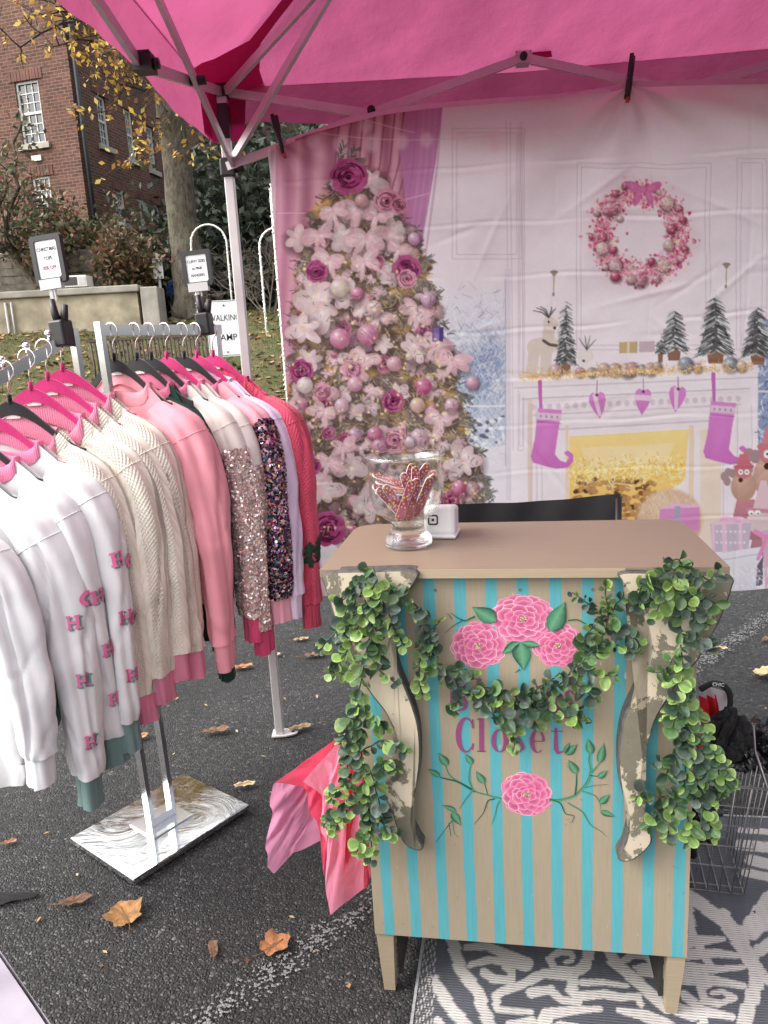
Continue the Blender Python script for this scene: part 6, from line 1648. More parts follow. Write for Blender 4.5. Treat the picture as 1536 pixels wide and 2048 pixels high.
def painted_flower(cx, cy, rx, ry, seed, label):
    r = np.random.default_rng(seed); c0 = cl(cx, cy); sc = (cl(cx + 10, cy)[0] - c0[0]) / 10
    A = Art(); lay = 0
    for q, nn_, pw in ((.76, 12, .32), (.70, 10, .32), (.52, 9, .30), (.36, 7, .26), (.22, 5, .20), (.10, 4, .13)):
        for k in range(nn_):
            a_ = 2 * math.pi * (k + r.uniform(-.18, .18)) / nn_ + q * 3; pr_ = pw * r.uniform(.85, 1.15)
            px_, pz_ = math.cos(a_) * q, math.sin(a_) * q
            lay += 1; y0 = -.0004 - lay * .000018
            V = [(px_ - math.cos(a_) * pr_ * .75, pz_ - math.sin(a_) * pr_ * .75)]; C = [PDK * r.uniform(.8, 1.1)]
            for ring, (rad, colr_) in enumerate(((.60, PMD * r.uniform(.75, 1.0)), (.90, PMD * .5 + PLT * .5 * r.uniform(.8, 1.0)), (1.0, (PWH if r.uniform() < .4 else PLT) * r.uniform(.86, 1.0)))):
                for i in range(13):
                    b_ = a_ + (i - 6) / 6 * 1.9; w_ = 1 + .06 * math.sin(i * 2.2 + k)
                    V.append((px_ + math.cos(b_) * pr_ * rad * w_, pz_ + math.sin(b_) * pr_ * rad * w_)); C.append(colr_)
            F = [(0, 1 + i, 2 + i) for i in range(12)] + [(1 + 13 * g_ + i, 1 + 13 * (g_ + 1) + i, 2 + 13 * (g_ + 1) + i, 2 + 13 * g_ + i) for g_ in range(2) for i in range(12)]
            A.add([(c0[0] + v[0] * rx * sc, y0, c0[2] + v[1] * ry * sc) for v in V], F, C)
    for k in range(26):
        a_, q = r.uniform(0, 6.28), r.uniform(0, .15); x_, z_ = c0[0] + math.cos(a_) * q * rx * sc, c0[2] + math.sin(a_) * q * ry * sc; d_ = .0016
        A.add([(x_ - d_, -.0024, z_), (x_, -.0024, z_ - d_), (x_ + d_, -.0024, z_), (x_, -.0024, z_ + d_)], [(0, 1, 2, 3)], [np.array(rgb(150, 160, 110)) if k % 2 else np.array(rgb(222, 206, 170))] * 4)
    A.build('painted_flower', label)
painted_flower(1045, 1237, 61, 48, 1, 'largest painted pink flower, at the top'); painted_flower(956, 1291, 52, 47, 2, 'painted pink flower, left of the upper three')
painted_flower(1116, 1291, 47, 45, 3, 'painted pink flower half behind the leaves'); painted_flower(1053, 1588, 49, 47, 4, 'single painted pink flower below the lettering')
GD, GM, GL = [np.array(rgb(*q)) for q in ((26, 72, 58), (44, 112, 84), (110, 168, 130))]
def painted_leaf(A, x0, y0, x1, y1, w, yoff):
    a_, b_ = cl(x0, y0), cl(x1, y1); a_ = np.array((a_[0], a_[2])); b_ = np.array((b_[0], b_[2])); d_ = b_ - a_; n_ = np.array((-d_[1], d_[0]))
    V = []; C = []
    prof = [(0, 0), (.12, .22), (.3, .36), (.5, .34), (.7, .22), (.86, .09), (1, 0)]
    for sgn in (1, -1):
        for t, q in prof: V.append(a_ + d_ * t + n_ * (sgn * q * w) + n_ * .12 * t * t); C.append((GM if sgn > 0 else GD) * (1 if t < .9 else 1.1))
    for t, q in prof: V.append(a_ + d_ * t + n_ * .12 * t * t + n_ * q * .08); C.append(GL * .8)
    F = [(i, i + 1, 14 + i + 1, 14 + i) for i in range(6)] + [(14 + i, 14 + i + 1, 7 + i + 1, 7 + i) for i in range(6)]
    A.add([(v[0], yoff, v[1]) for v in V], F, C)
def vine(A, pts, w0, w1, k):
    P_ = [cl(*q) for q in pts]; V, F, C = ribbon([(q[0], q[2]) for q in P_], (w0, w1), GM, -.0007 - k * .00004, '', None, GD if k % 2 else GL * .75); A.add(V, F, C)
A = Art(); k = 0
for pts, w0, w1 in (([(1005, 1597), (985, 1592), (950, 1583), (920, 1565), (898, 1550), (890, 1525)], .004, .003), ([(950, 1583), (915, 1562), (885, 1556), (878, 1553)], .006, .002), ([(948, 1582), (938, 1560), (940, 1535), (943, 1528)], .005, .002), ([(975, 1588), (970, 1570), (968, 1560)], .002, .002), ([(945, 1580), (930, 1600), (918, 1618)], .003, .0015), ([(990, 1597), (975, 1600), (968, 1625), (948, 1648)], .0035, .001), ([(1000, 1600), (993, 1612), (990, 1632), (982, 1648)], .003, .001), ([(905, 1640), (893, 1655), (872, 1684)], .002, .0008), ([(905, 1640), (908, 1665), (917, 1675)], .0025, .001), ([(898, 1645), (902, 1672)], .002, .001),
                    ([(1098, 1600), (1120, 1600), (1150, 1592), (1175, 1565), (1183, 1540), (1178, 1520), (1180, 1508)], .006, .004), ([(1150, 1590), (1153, 1565), (1153, 1545)], .004, .002), ([(1183, 1545), (1200, 1525)], .004, .002), ([(1180, 1550), (1200, 1553)], .003, .001), ([(1165, 1582), (1190, 1590), (1200, 1605)], .0035, .002), ([(1100, 1597), (1122, 1605), (1130, 1628), (1150, 1630), (1143, 1645)], .0035, .001), ([(1135, 1605), (1165, 1622), (1180, 1650), (1200, 1660), (1213, 1673)], .004, .001), ([(1170, 1574), (1190, 1570), (1215, 1568)], .0012, .0006), ([(1200, 1605), (1200, 1618)], .002, .001)):
    vine(A, pts, w0, w1, k); k += 1
for (x0, y0, x1, y1, w) in ((895, 1531, 880, 1503, .75), (880, 1553, 857, 1534, .6), (944, 1528, 933, 1505, .75), (968, 1567, 955, 1540, .7), (913, 1622, 885, 1606, .5), (905, 1622, 918, 1652, .7), (1153, 1547, 1140, 1517, .7), (1181, 1508, 1180, 1476, .7), (1197, 1526, 1213, 1486, .5), (1195, 1555, 1217, 1542, .7), (1198, 1606, 1222, 1590, .7), (1200, 1620, 1228, 1635, .6), (1130, 1508, 1158, 1490, .7), (1128, 1506, 1142, 1485, .6)):
    painted_leaf(A, x0, y0, x1, y1, w, -.0018); k += 1
for (x0, y0, x1, y1, w) in ((992, 1243, 948, 1208, .85), (1098, 1262, 1138, 1206, .75), (1040, 1284, 1000, 1303, .6), (1042, 1284, 1040, 1340, .85), (1045, 1284, 1082, 1295, .6)): painted_leaf(A, x0, y0, x1, y1, w, -.0026)
for pts, w0, w1 in (([(950, 1232), (930, 1242), (915, 1235), (902, 1225)], .004, .001), ([(925, 1240), (905, 1252), (890, 1265)], .002, .001), ([(1136, 1240), (1155, 1238), (1172, 1248)], .003, .002), ([(1040, 1338), (1030, 1345)], .003, .001), ([(905, 1238), (895, 1226)], .0015, .0008)): vine(A, pts, w0, w1, k)
A.build('painted_vine')
# lettering, high-contrast serif drawn as brush shapes
PUR = np.array(rgb(138, 70, 112))
def glyph(ch, x0, x1, base, capt, xh):
    """photo readings: left, right, baseline, cap top, x-height top -> Art pieces"""
    A = Art(); w = x1 - x0; th = 9.5; tn = 2.6
    def S(pts, ws):
        P_ = [cl(*q) for q in pts]; sc = (cl(1010, 1450)[0] - cl(1000, 1450)[0]) / 10
        V, F, C = ribbon([(q[0], q[2]) for q in P_], [q * sc for q in ws], PUR, -.0012, '', None); A.add(V, F, C)
    cx = (x0 + x1) / 2; my = (base + xh) / 2; ry = (base - xh) / 2
    if ch == 'C':
        cy, R = (base + capt) / 2, (base - capt) / 2
        aa = np.linspace(-.75, -5.5, 26); S([(cx + 2 + math.cos(a_) * w * .48, cy + math.sin(a_) * R) for a_ in aa], [3 + 8 * abs(math.sin(math.pi * i / 25)) ** 2 for i in range(26)])
        S([(x1 - 2, capt + 2), (x1 - 1, capt + 20)], [2.5, 5]); S([(x1 - 1, base - 17), (x1 - 2, base - 4)], [4, 2.5])
    elif ch in 'lh':
        S([(x0 + w * .42 if ch == 'l' else x0 + 7, capt), (x0 + w * .42 if ch == 'l' else x0 + 7, base)], [th, th])
        xq = x0 + (w * .42 if ch == 'l' else 7); S([(xq - 9, base - 1), (xq + 9, base - 1)], [tn, tn]); S([(xq - 9, capt + 2), (xq, capt + 1)], [tn, tn])
        if ch == 'h':
            S([(xq + 3, xh + 8), (xq + 12, xh + 1), (x1 - 8, xh + 6), (x1 - 6, xh + 16), (x1 - 6, base)], [tn, 5, 8, th, th]); S([(x1 - 15, base - 1), (x1 + 3, base - 1)], [tn, tn])
    elif ch == 'o':
        aa = np.linspace(0, 2 * math.pi, 33); S([(cx + math.cos(a_) * (w / 2 - 3), my + math.sin(a_) * ry * .97) for a_ in aa], [2.4 + 7.5 * abs(math.cos(a_)) ** 1.5 for a_ in aa])
    elif ch == 'e':
        aa = np.linspace(0, -5.4, 28); S([(cx + math.cos(a_) * (w / 2 - 3), my + math.sin(a_) * ry * .97) for a_ in aa], [2.2 + 7.5 * max(0, -math.cos(a_)) ** 1.2 + 3.5 * max(0, math.cos(a_)) * (i < 8) for i, a_ in enumerate(aa)])
        S([(x0 + 6, my), (x1 - 2, my)], [tn, tn])
    elif ch == 's':
        S([(x1 - 3, xh + 10), (x1 - 6, xh + 3), (cx, xh + 1), (x0 + 4, xh + 8), (cx, my), (x1 - 3, base - 10), (cx + 2, base - 1), (x0 + 5, base - 3), (x0 + 2, base - 11)], [3, 2.5, 3, 7, 10, 7, 3, 2.5, 3.5])
    elif ch == 't':
        S([(cx - 3, capt + 16), (cx - 3, base - 8), (cx + 2, base), (x1, base - 4)], [5, th, 7, 2]); S([(x0 - 1, xh + 2), (x1, xh + 2)], [tn, tn])
    elif ch == 'B':
        S([(x0 + 9, capt), (x0 + 9, base)], [th, th]); S([(x0, base - 1), (cx, base - 1), (x1 - 5, base - 5), (x1 - 3, base - 17), (x1 - 8, (base + capt) / 2 + 2), (x0 + 9, (base + capt) / 2)], [tn, 3, 6, 10, 6, 2.5])
        S([(x0, capt + 1), (cx, capt + 1), (x1 - 8, capt + 6), (x1 - 6, capt + 15), (x1 - 10, (base + capt) / 2 - 3)], [tn, 3, 6, 9, 5])
    A.build('painted_letter')
for ch, x0, x1, b_ in (('C', 914, 947, 1503), ('l', 954, 975, 1503), ('o', 984, 1015, 1504), ('s', 1026, 1050, 1504), ('e', 1061, 1090, 1505), ('t', 1103, 1126, 1506)): glyph(ch, x0, x1, b_, b_ - 67, b_ - 46)
for ch, x0, x1, b_ in (('B', 896, 934, 1422), ('l', 950, 970, 1423), ('o', 974, 1004, 1424), ('h', 1088, 1122, 1425), ('s', 1128, 1150, 1425)): glyph(ch, x0, x1, b_, b_ - 67, b_ - 46)

# ================================================================== LEAF GARLANDS
def leaf_mat(name, c, c2):
    m, nt, out = new_mat(name); v = coords(nt)
    a_ = nd(nt, 'ShaderNodeAttribute', attribute_name='Col'); oi = nt.nodes.new('ShaderNodeObjectInfo')
    c_ = mixc(nt, a_.outputs['Fac'], c, c2)
    c_ = mixc(nt, 1.0, c_, ramp(nt, oi.outputs['Random'], [(0, .62), (1, 1.35)]), 'MULTIPLY')
    c_ = mixc(nt, 1.0, c_, ramp(nt, noise(nt, v, 120, 3), [(.3, .85), (.7, 1.12)]), 'MULTIPLY')
    p = principled(nt, out, c_, .42, 0, bump(nt, noise(nt, v, 160, 3), .25, .001), .45)
    t = nt.nodes.new('ShaderNodeBsdfTranslucent'); nt.links.new(c_, t.inputs[0]); mx = nt.nodes.new('ShaderNodeMixShader'); mx.inputs[0].default_value = .22
    nt.links.new(p.outputs[0], mx.inputs[1]); nt.links.new(t.outputs[0], mx.inputs[2]); nt.links.new(mx.outputs[0], out.inputs[0])
    return m
LM = [leaf_mat('leaf_dark', (.020, .052, .028), (.060, .108, .060)), leaf_mat('leaf_mid', (.042, .105, .034), (.12, .21, .075)), leaf_mat('leaf_lime', (.11, .22, .045), (.30, .42, .13)), leaf_mat('leaf_blue', (.034, .062, .050), (.11, .15, .115))]
def leaf_mesh(mt, wid, cup, seed):
    r = np.random.default_rng(seed)
    prof = [(0, .10), (.16, .26), (.38, .46), (.6, .5), (.8, .40), (.93, .22), (1.0, .03)]
    V = []; C = []; F = []
    for t, w in prof:
        for q in (-1, -.5, 0, .5, 1):
            y = q * w * wid; z = cup * (y * y * 1.6) - .18 * cup * t * t + (.012 if q == 0 else 0) * -1 + r.normal(0, .006)
            V.append((t, y, z)); C.append([1.0 if abs(q) == 1 or t > .92 else (.35 if q == 0 else .1 + .3 * abs(q))] * 3)
    for i in range(6):
        for k in range(4): F.append((i * 5 + k, i * 5 + k + 1, (i + 1) * 5 + k + 1, (i + 1) * 5 + k))
    return np_mesh('leaf', V, np.array(F), mt, True, np.array(C))
LEAVES = [[leaf_mesh(mt, w, c, k * 7 + i) for i, (w, c) in enumerate(((1.0, .5), (.8, 1.1), (1.12, .25), (.58, 1.3)))] for k, mt in enumerate(LM)]
M_STEM = mat('garland_stem', (.030, .055, .028), .6, var=.25)
def garland(name, label, stems, seed, extra=()):
    """stems: (pixel polyline, offset in front of the cabinet, leaf size m, tint weights)"""
    r = random.Random(seed); nr = np.random.default_rng(seed)
    root = empty(name, CL, CANG, label, 'garland', 'artificial leaf garlands on the cabinet')
    placed = []
    for (pts, off, size, wts) in stems:
        P_ = [Vector(cl(x, y, off)) for x, y in pts]
        k = len(P_); tq = np.linspace(0, k - 1, max(6, (k - 1) * 7)); Q = np.stack([np.interp(tq, range(k), [p[i] for p in P_]) for i in range(3)], 1)
        Q[1:-1] += nr.normal(0, .0025, Q[1:-1].shape); 
        for _ in range(2): Q[1:-1] = (Q[:-2] + 2 * Q[1:-1] + Q[2:]) / 4
        Q[:, 1] -= np.sin(np.linspace(0, math.pi, len(Q))) * .012
        mb = MB(); mb.tube(Q, .0016, 5); mb.build('stem', M_STEM, root)
        d_ = np.r_[0, np.cumsum(np.linalg.norm(np.diff(Q, axis=0), axis=1))]
        s_ = .006; flip = r.uniform(0, 3)
        while s_ < d_[-1] + .002:
            c = Vector([float(np.interp(s_, d_, Q[:, i])) for i in range(3)]); c2 = Vector([float(np.interp(min(s_ + .004, d_[-1]), d_, Q[:, i])) for i in range(3)]); c1 = Vector([float(np.interp(max(0, s_ - .004), d_, Q[:, i])) for i in range(3)])
            t = (c2 - c1).normalized() if (c2 - c1).length > 1e-6 else Vector((0, 0, -1))
            a0 = Vector((0, -1, 0)) if abs(t.y) < .9 else Vector((1, 0, 0))
            sx = t.cross(a0).normalized(); sy = t.cross(sx)
            flip += math.pi / 2 + r.uniform(-.4, .4)
            ends = s_ / max(1e-6, d_[-1])
            for sd in (0, math.pi):
                if r.random() < .06: continue
                a_ = flip + sd + r.uniform(-.3, .3)
                d1 = (sx * math.cos(a_) + sy * math.sin(a_) + t * r.uniform(.15, .7)).normalized()
                if d1.y > .25: d1.y *= -.6; d1.normalize()     # nothing grows back into the panel
                nrm = (Vector((r.gauss(0, .45), -.75, .55 + r.gauss(0, .3))) - t * .1); nrm = (nrm - d1 * nrm.dot(d1)).normalized()
                yv = nrm.cross(d1)
                sz = size * r.uniform(.65, 1.3) * (1 - .35 * max(0, ends - .75) / .25)
                tint = r.choices(range(4), weights=wts)[0]
                if ends > .8 and r.random() < .5: tint = 2
                placed.append((sz, tint, r.randrange(4), frame_matrix(c + d1 * .002, d1 * sz, yv * sz, nrm * sz)))
            s_ += size * r.uniform(.48, .78)
    placed.sort(key=lambda q: -q[0])
    for (sz, tint, v, M_) in placed[:300]:
        o = bpy.data.objects.new('leaf', LEAVES[tint][v]); link(o, root); o.matrix_local = M_
    rest = placed[300:]
    if rest:                      # the smallest leaves, past three hundred, as one part
        V = []; F = []; C = []; K = []
        for (sz, tint, v, M_) in rest:
            me = LEAVES[tint][v]; n0 = len(V)
            V += [(M_ @ q.co)[:] for q in me.vertices]; F += [tuple(n0 + i for i in p.vertices) for p in me.polygons]; K += [tint] * len(me.polygons)
            C += [list(q.color)[:3] for q in me.color_attributes['Col'].data]
        o = np_obj('small_leaves', np.array(V), F, None, root, True, np.array(C)); o['kind'] = 'stuff'
        for m_ in LM: o.data.materials.append(m_)
        o.data.polygons.foreach_set('material_index', K)
    return len(placed)
DKW, MDW, LMW, BLW = (5, 3, 1, 3), (3, 4, 2, 2), (1, 3, 6, 1), (3, 2, 1, 5)
S5 = .0225
gl = [([(742, 1136), (705, 1180), (690, 1240), (660, 1275), (642, 1300)], .052, S5, DKW), ([(745, 1132), (765, 1190), (790, 1250), (812, 1295)], .058, S5, DKW), ([(752, 1160), (728, 1230), (700, 1300), (668, 1335)], .066, S5, LMW), ([(738, 1150), (700, 1190), (672, 1205)], .05, S5, DKW),
      ([(760, 1180), (745, 1250), (735, 1310), (715, 1345), (655, 1345)], .07, S5, LMW), ([(770, 1160), (800, 1190), (830, 1200), (845, 1235)], .05, S5, MDW), ([(730, 1200), (760, 1270), (755, 1330), (790, 1365)], .058, S5, DKW), ([(720, 1210), (690, 1260), (680, 1300)], .06, S5, MDW),
      ([(728, 1330), (715, 1400), (722, 1470), (730, 1540), (738, 1610), (748, 1690), (738, 1728)], .050, S5, MDW), ([(724, 1400), (700, 1440), (678, 1490)], .055, S5, DKW), ([(722, 1450), (700, 1500), (690, 1560)], .05, S5, DKW), ([(726, 1500), (765, 1470), (800, 1490), (812, 1505)], .052, S5, MDW), ([(728, 1430), (760, 1440), (775, 1460)], .05, S5, LMW),
      ([(733, 1560), (700, 1590), (672, 1620), (650, 1648)], .055, S5 * .85, MDW), ([(735, 1580), (690, 1620), (668, 1665)], .06, S5 * .85, LMW), ([(738, 1620), (770, 1640), (792, 1668)], .05, S5, DKW), ([(742, 1640), (722, 1680), (712, 1710)], .052, S5 * .9, LMW), ([(740, 1540), (760, 1590), (770, 1640)], .05, S5, BLW), ([(700, 1560), (672, 1570), (662, 1600)], .06, S5 * .7, LMW), ([(760, 1540), (772, 1510), (800, 1545)], .05, S5 * .9, DKW)]
gs = [([(842, 1215), (848, 1270), (872, 1325), (920, 1370), (975, 1398), (1030, 1405)], .030, S5, DKW), ([(1030, 1405), (1085, 1390), (1135, 1350), (1175, 1310), (1200, 1280), (1216, 1230), (1212, 1160)], .030, S5, DKW), ([(850, 1280), (838, 1330), (845, 1390)], .028, S5 * .85, LMW), ([(870, 1320), (858, 1270), (880, 1240)], .026, S5 * .8, BLW), ([(890, 1345), (930, 1330), (950, 1350)], .03, S5, BLW),
      ([(930, 1375), (915, 1400), (905, 1425)], .034, S5, MDW), ([(950, 1380), (980, 1415), (1000, 1440)], .036, S5, DKW), ([(990, 1400), (1015, 1440), (1035, 1460)], .036, S5, MDW), ([(1018, 1450), (1030, 1480), (1026, 1505)], .025, S5 * .55, LMW), ([(1040, 1400), (1065, 1430), (1072, 1450)], .036, S5, DKW), ([(1070, 1398), (1110, 1425), (1150, 1430), (1180, 1445)], .034, S5, MDW), ([(1100, 1385), (1140, 1400), (1165, 1430)], .036, S5, DKW),
      ([(1130, 1355), (1170, 1370), (1190, 1400)], .032, S5, DKW), ([(1160, 1330), (1190, 1345), (1235, 1350)], .034, S5, LMW), ([(1195, 1290), (1240, 1285), (1275, 1310)], .03, S5 * .95, MDW), ([(1215, 1240), (1180, 1205), (1145, 1185)], .024, S5 * .8, DKW), ([(1216, 1230), (1235, 1195), (1255, 1180)], .024, S5 * .8, MDW), ([(1180, 1310), (1165, 1270), (1190, 1250)], .03, S5, MDW), ([(1215, 1250), (1260, 1265), (1280, 1290)], .03, S5, DKW), ([(960, 1375), (1000, 1370), (1030, 1385)], .032, S5, DKW), ([(1040, 1395), (1085, 1365), (1120, 1345)], .034, S5, BLW)]
gr = [([(1345, 1130), (1310, 1150), (1280, 1190), (1270, 1225)], .056, S5, DKW), ([(1350, 1125), (1390, 1140), (1420, 1160), (1440, 1130)], .056, S5, DKW), ([(1350, 1140), (1360, 1190), (1390, 1230), (1420, 1250)], .062, S5, DKW), ([(1345, 1150), (1320, 1200), (1300, 1235)], .066, S5, LMW), ([(1360, 1150), (1410, 1190), (1440, 1215)], .056, S5, DKW), ([(1340, 1160), (1370, 1200), (1400, 1180)], .07, S5, LMW), ([(1310, 1165), (1290, 1160), (1275, 1180)], .05, S5, MDW), ([(1370, 1130), (1350, 1115), (1330, 1125)], .056, S5, DKW),
      ([(1362, 1200), (1360, 1270), (1362, 1340), (1368, 1410), (1372, 1480), (1368, 1560), (1350, 1640)], .050, S5, MDW), ([(1362, 1260), (1400, 1280), (1425, 1300)], .05, S5, MDW), ([(1358, 1300), (1330, 1330), (1312, 1345)], .05, S5, MDW), ([(1360, 1330), (1345, 1390), (1330, 1440)], .056, S5, LMW), ([(1366, 1380), (1345, 1430), (1350, 1480)], .06, S5, MDW), ([(1370, 1400), (1400, 1440), (1425, 1500), (1448, 1545), (1470, 1578)], .05, S5 * .9, LMW), ([(1420, 1500), (1450, 1550), (1440, 1590)], .052, S5 * .85, LMW),
      ([(1372, 1450), (1395, 1500), (1405, 1560)], .05, S5, DKW), ([(1368, 1500), (1340, 1520), (1325, 1560)], .05, S5, DKW), ([(1366, 1560), (1400, 1600), (1420, 1660), (1428, 1675)], .05, S5 * .9, DKW), ([(1360, 1580), (1320, 1590), (1285, 1575), (1272, 1600)], .048, S5, DKW), ([(1355, 1600), (1330, 1640), (1340, 1680)], .054, S5, MDW), ([(1360, 1610), (1380, 1650), (1375, 1685)], .054, S5, LMW), ([(1340, 1610), (1310, 1620), (1295, 1650)], .046, S5, BLW), ([(1345, 1540), (1320, 1510), (1310, 1530)], .046, S5 * .8, MDW), ([(1378, 1540), (1410, 1555), (1430, 1600)], .05, S5, DKW)]
n1 = garland('leaf_garland', 'green leaf garland trailing down the left carved leg of the cabinet', gl, 101)
n2 = garland('leaf_garland', 'green leaf swag hanging across the painted flowers of the cabinet', gs, 102)
n3 = garland('leaf_garland', 'green leaf garland trailing down the right carved leg of the cabinet', gr, 103)
print('LEAVES', n1, n2, n3)

# ================================================================== GLASS BOWL, NAIL FILES, CARD READER
ZT_ = 1.0345
bb_ = gz(818, 1091, ZT_)
mpp = float((bb_ - _cp) @ _fw) / FPX
def glass_mat(name, solid):
    m, nt, out = new_mat(name)
    if solid:
        g_ = nt.nodes.new('ShaderNodeBsdfGlass'); g_.inputs['Color'].default_value = (.98, .99, .985, 1); g_.inputs['Roughness'].default_value = 0; g_.inputs['IOR'].default_value = 1.45
    else:
        g_ = nt.nodes.new('ShaderNodeBsdfGlossy'); g_.inputs['Roughness'].default_value = .015; g_.inputs['Color'].default_value = (1, 1, 1, 1)
    tr = nt.nodes.new('ShaderNodeBsdfTransparent'); tr.inputs[0].default_value = (.965, .975, .97, 1)
    lw = nt.nodes.new('ShaderNodeLayerWeight'); lw.inputs[0].default_value = .5
    mx = nt.nodes.new('ShaderNodeMixShader')
    nt.links.new(ramp(nt, lw.outputs['Facing'], [(0, .35), (.5, .9)] if solid else [(0, .05), (.55, .11), (.8, .33), (1.0, .80)]), mx.inputs[0]); nt.links.new(tr.outputs[0], mx.inputs[1]); nt.links.new(g_.outputs[0], mx.inputs[2]); nt.links.new(mx.outputs[0], out.inputs[0])
    return m
M_GLASS, M_GLASS2 = glass_mat('thin_clear_glass', False), glass_mat('solid_clear_glass', True)
gb = empty('glass_vase', bb_, 0, 'footed clear glass vase holding nail files on the cabinet top', 'vase')
m_ = mpp
Hh = .205
prof_o = [(0, .001), (.40, .001), (.47, .006), (.475, .014), (.44, .024), (.36, .031), (.325, .040), (.315, .050), (.335, .058), (.46, .066), (.60, .080), (.69, .100), (.735, .124), (.735, .148), (.71, .168), (.70, .180), (.725, .193), (.785, .206)]
prof_i = [(.765, .206), (.705, .193), (.68, .180), (.69, .168), (.715, .148), (.715, .125), (.67, .103), (.58, .084), (.44, .071), (.30, .064), (.0, .061)]
b = MB(); b.lathe([(r_ * 100 * m_, z_) for r_, z_ in [(.30, .0605)] + prof_o[8:] + prof_i[:-1]], 64); b.build('bowl', M_GLASS, gb)
b = MB(); b.lathe([(r_ * 100 * m_, z_) for r_, z_ in prof_o[:8] + [(.318, .056), (.0, .058)]], 48); b.build('foot', M_GLASS2, gb)
b = MB(); b.tube([(.778 * 100 * m_ * math.cos(a_), .778 * 100 * m_ * math.sin(a_), .2052) for a_ in np.linspace(0, 2 * math.pi, 64, endpoint=False)], .0012, 6, closed=True); b.build('rim', M_GLASS2, gb)
def file_mat():
    m, nt, out = new_mat('floral_file'); v = coords(nt)
    vo = nd(nt, 'ShaderNodeTexVoronoi', {'Scale': 150.0}); nt.links.new(v, vo.inputs['Vector'])
    vo2 = nd(nt, 'ShaderNodeTexVoronoi', {'Scale': 90.0}); nt.links.new(v, vo2.inputs['Vector'])
    c = mixc(nt, ramp(nt, vo.outputs['Distance'], [(.25, 1.0), (.4, 0.0)]), (.30, .035, .10), (.62, .40, .08))
    c = mixc(nt, ramp(nt, vo2.outputs['Distance'], [(.15, .9), (.3, 0.0)]), c, (.32, .18, .42))
    principled(nt, out, c, .6, 0, None, .3); return m
M_FILE = file_mat(); M_FOAM = mat('white_foam', (.78, .76, .75), .6, var=.05)
def file_outline(L_, w):
    return [(-L_ / 2 + w / 2 + w / 2 * math.cos(a_), w / 2 * math.sin(a_)) for a_ in np.linspace(math.pi / 2, 3 * math.pi / 2, 7)] + [(L_ / 2 - w / 2 + w / 2 * math.cos(a_), w / 2 * math.sin(a_)) for a_ in np.linspace(-math.pi / 2, math.pi / 2, 7)]
b = MB(); b.prism(file_outline(.098, .0185), .0034, None, -.0017); core = b.build('foam_core', M_FOAM)
b = MB(); b.prism(file_outline(.0965, .0172), .0008, None, .0018); b.prism(file_outline(.0965, .0172), .0008, None, -.0026); cov = b.build('printed_face', M_FILE)
core_me, cov_me = core.data, cov.data
bpy.data.objects.remove(core); bpy.data.objects.remove(cov)
# (x, y, z of centre in vase, lean left-right, lean to viewer, spin)
files = [(.012, -.030, .128, 14, 6, 8), (-.004, -.034, .127, 22, 4, -6), (.006, -.012, .150, -14, 2, 4), (-.022, -.026, .122, -32, 6, 5), (-.034, -.018, .118, -38, 10, 30), (-.040, -.004, .124, -42, 0, 60), (.034, -.020, .130, 24, 6, 12), (.038, -.002, .134, 30, 4, 30), (.020, .008, .158, 4, -6, 10), (.045, .012, .150, 24, -8, -20), (.002, .022, .165, 20, -10, 15), (-.020, .020, .150, -74, 0, 80), (-.012, .012, .143, -80, 0, 70), (-.020, .002, .137, -84, 0, 85), (.014, .030, .142, 80, 0, 75), (-.028, .030, .160, -66, 0, 60), (.024, .026, .170, 38, -8, 20), (.004, .004, .120, 86, 0, 80)]
where = ['crossing at the very front, right of the pair', 'crossing at the very front, left of the pair', 'standing tallest in the middle', 'slanting left at the front', 'pressed slanting against the left glass', 'edge on at the left glass', 'leaning right behind the front pair', 'against the right glass', 'upright at the back right', 'with a pale edge at the far right', 'sticking out at the back towards the rim', 'lying flat, topmost of the pile', 'lying flat, second of the pile', 'lying flat, third of the pile', 'lying flat at the back of the vase', 'lying tilted on top of the pile', 'leaning far right at the rim', 'lying flat lowest in the vase']
for k, (x_, y_, z_, lr, fb_, sp) in enumerate(files):
    e = empty('nail_file', (bb_[0] + x_, bb_[1] + y_, bb_[2] + z_ - .014 - (.016 if k in (2, 8, 9, 10, 16) else .004)), 0, 'flowery nail file ' + where[k], 'nail file', 'nail files in the glass vase')
    R_ = Matrix.Rotation(math.radians(fb_), 3, 'X') @ Matrix.Rotation(math.radians(lr), 3, 'Y') @ Matrix.Rotation(math.radians(sp), 3, 'Z')
    R_ = R_ @ Matrix(((0, 1, 0), (0, 0, -1), (-1, 0, 0))).transposed().inverted() if False else Matrix.Rotation(math.radians(fb_), 3, 'X') @ Matrix.Rotation(math.radians(lr), 3, 'Y') @ Matrix.Rotation(math.radians(sp), 3, 'Z') @ Matrix(((0, 1, 0), (0, 0, -1), (-1, 0, 0)))
    e.rotation_euler = R_.to_euler()
    for nm, me in (('foam_core', core_me), ('printed_face', cov_me)): link(bpy.data.objects.new(nm, me), e)
q = gz(885, 1078, ZT_)
cr_ = empty('card_reader', (q[0], q[1] + .03, ZT_), math.radians(-14), 'small white card reader behind the glass vase', 'card reader')
mw = mat('reader_white', (.74, .73, .74), .35, var=.03)
b = MB(); b.box((-.036, -.030, .004), (.036, .040, .072), Matrix.Rotation(-.14, 4, 'X'), bev=.008); b.build('case', mw, cr_)
b = MB(); b.box((-.039, -.034, .001), (.039, .044, .010), bev=.004); b.build('dock', mat('reader_base', (.66, .65, .66), .4), cr_)
Mg = Matrix.Rotation(-.14, 4, 'X') @ frame_matrix((-.014, -.0304, .040), Vector((1, 0, 0)), Vector((0, 0, 1)), Vector((0, -1, 0)))
lgm = mat('logo_black', (.012, .012, .012), .5)
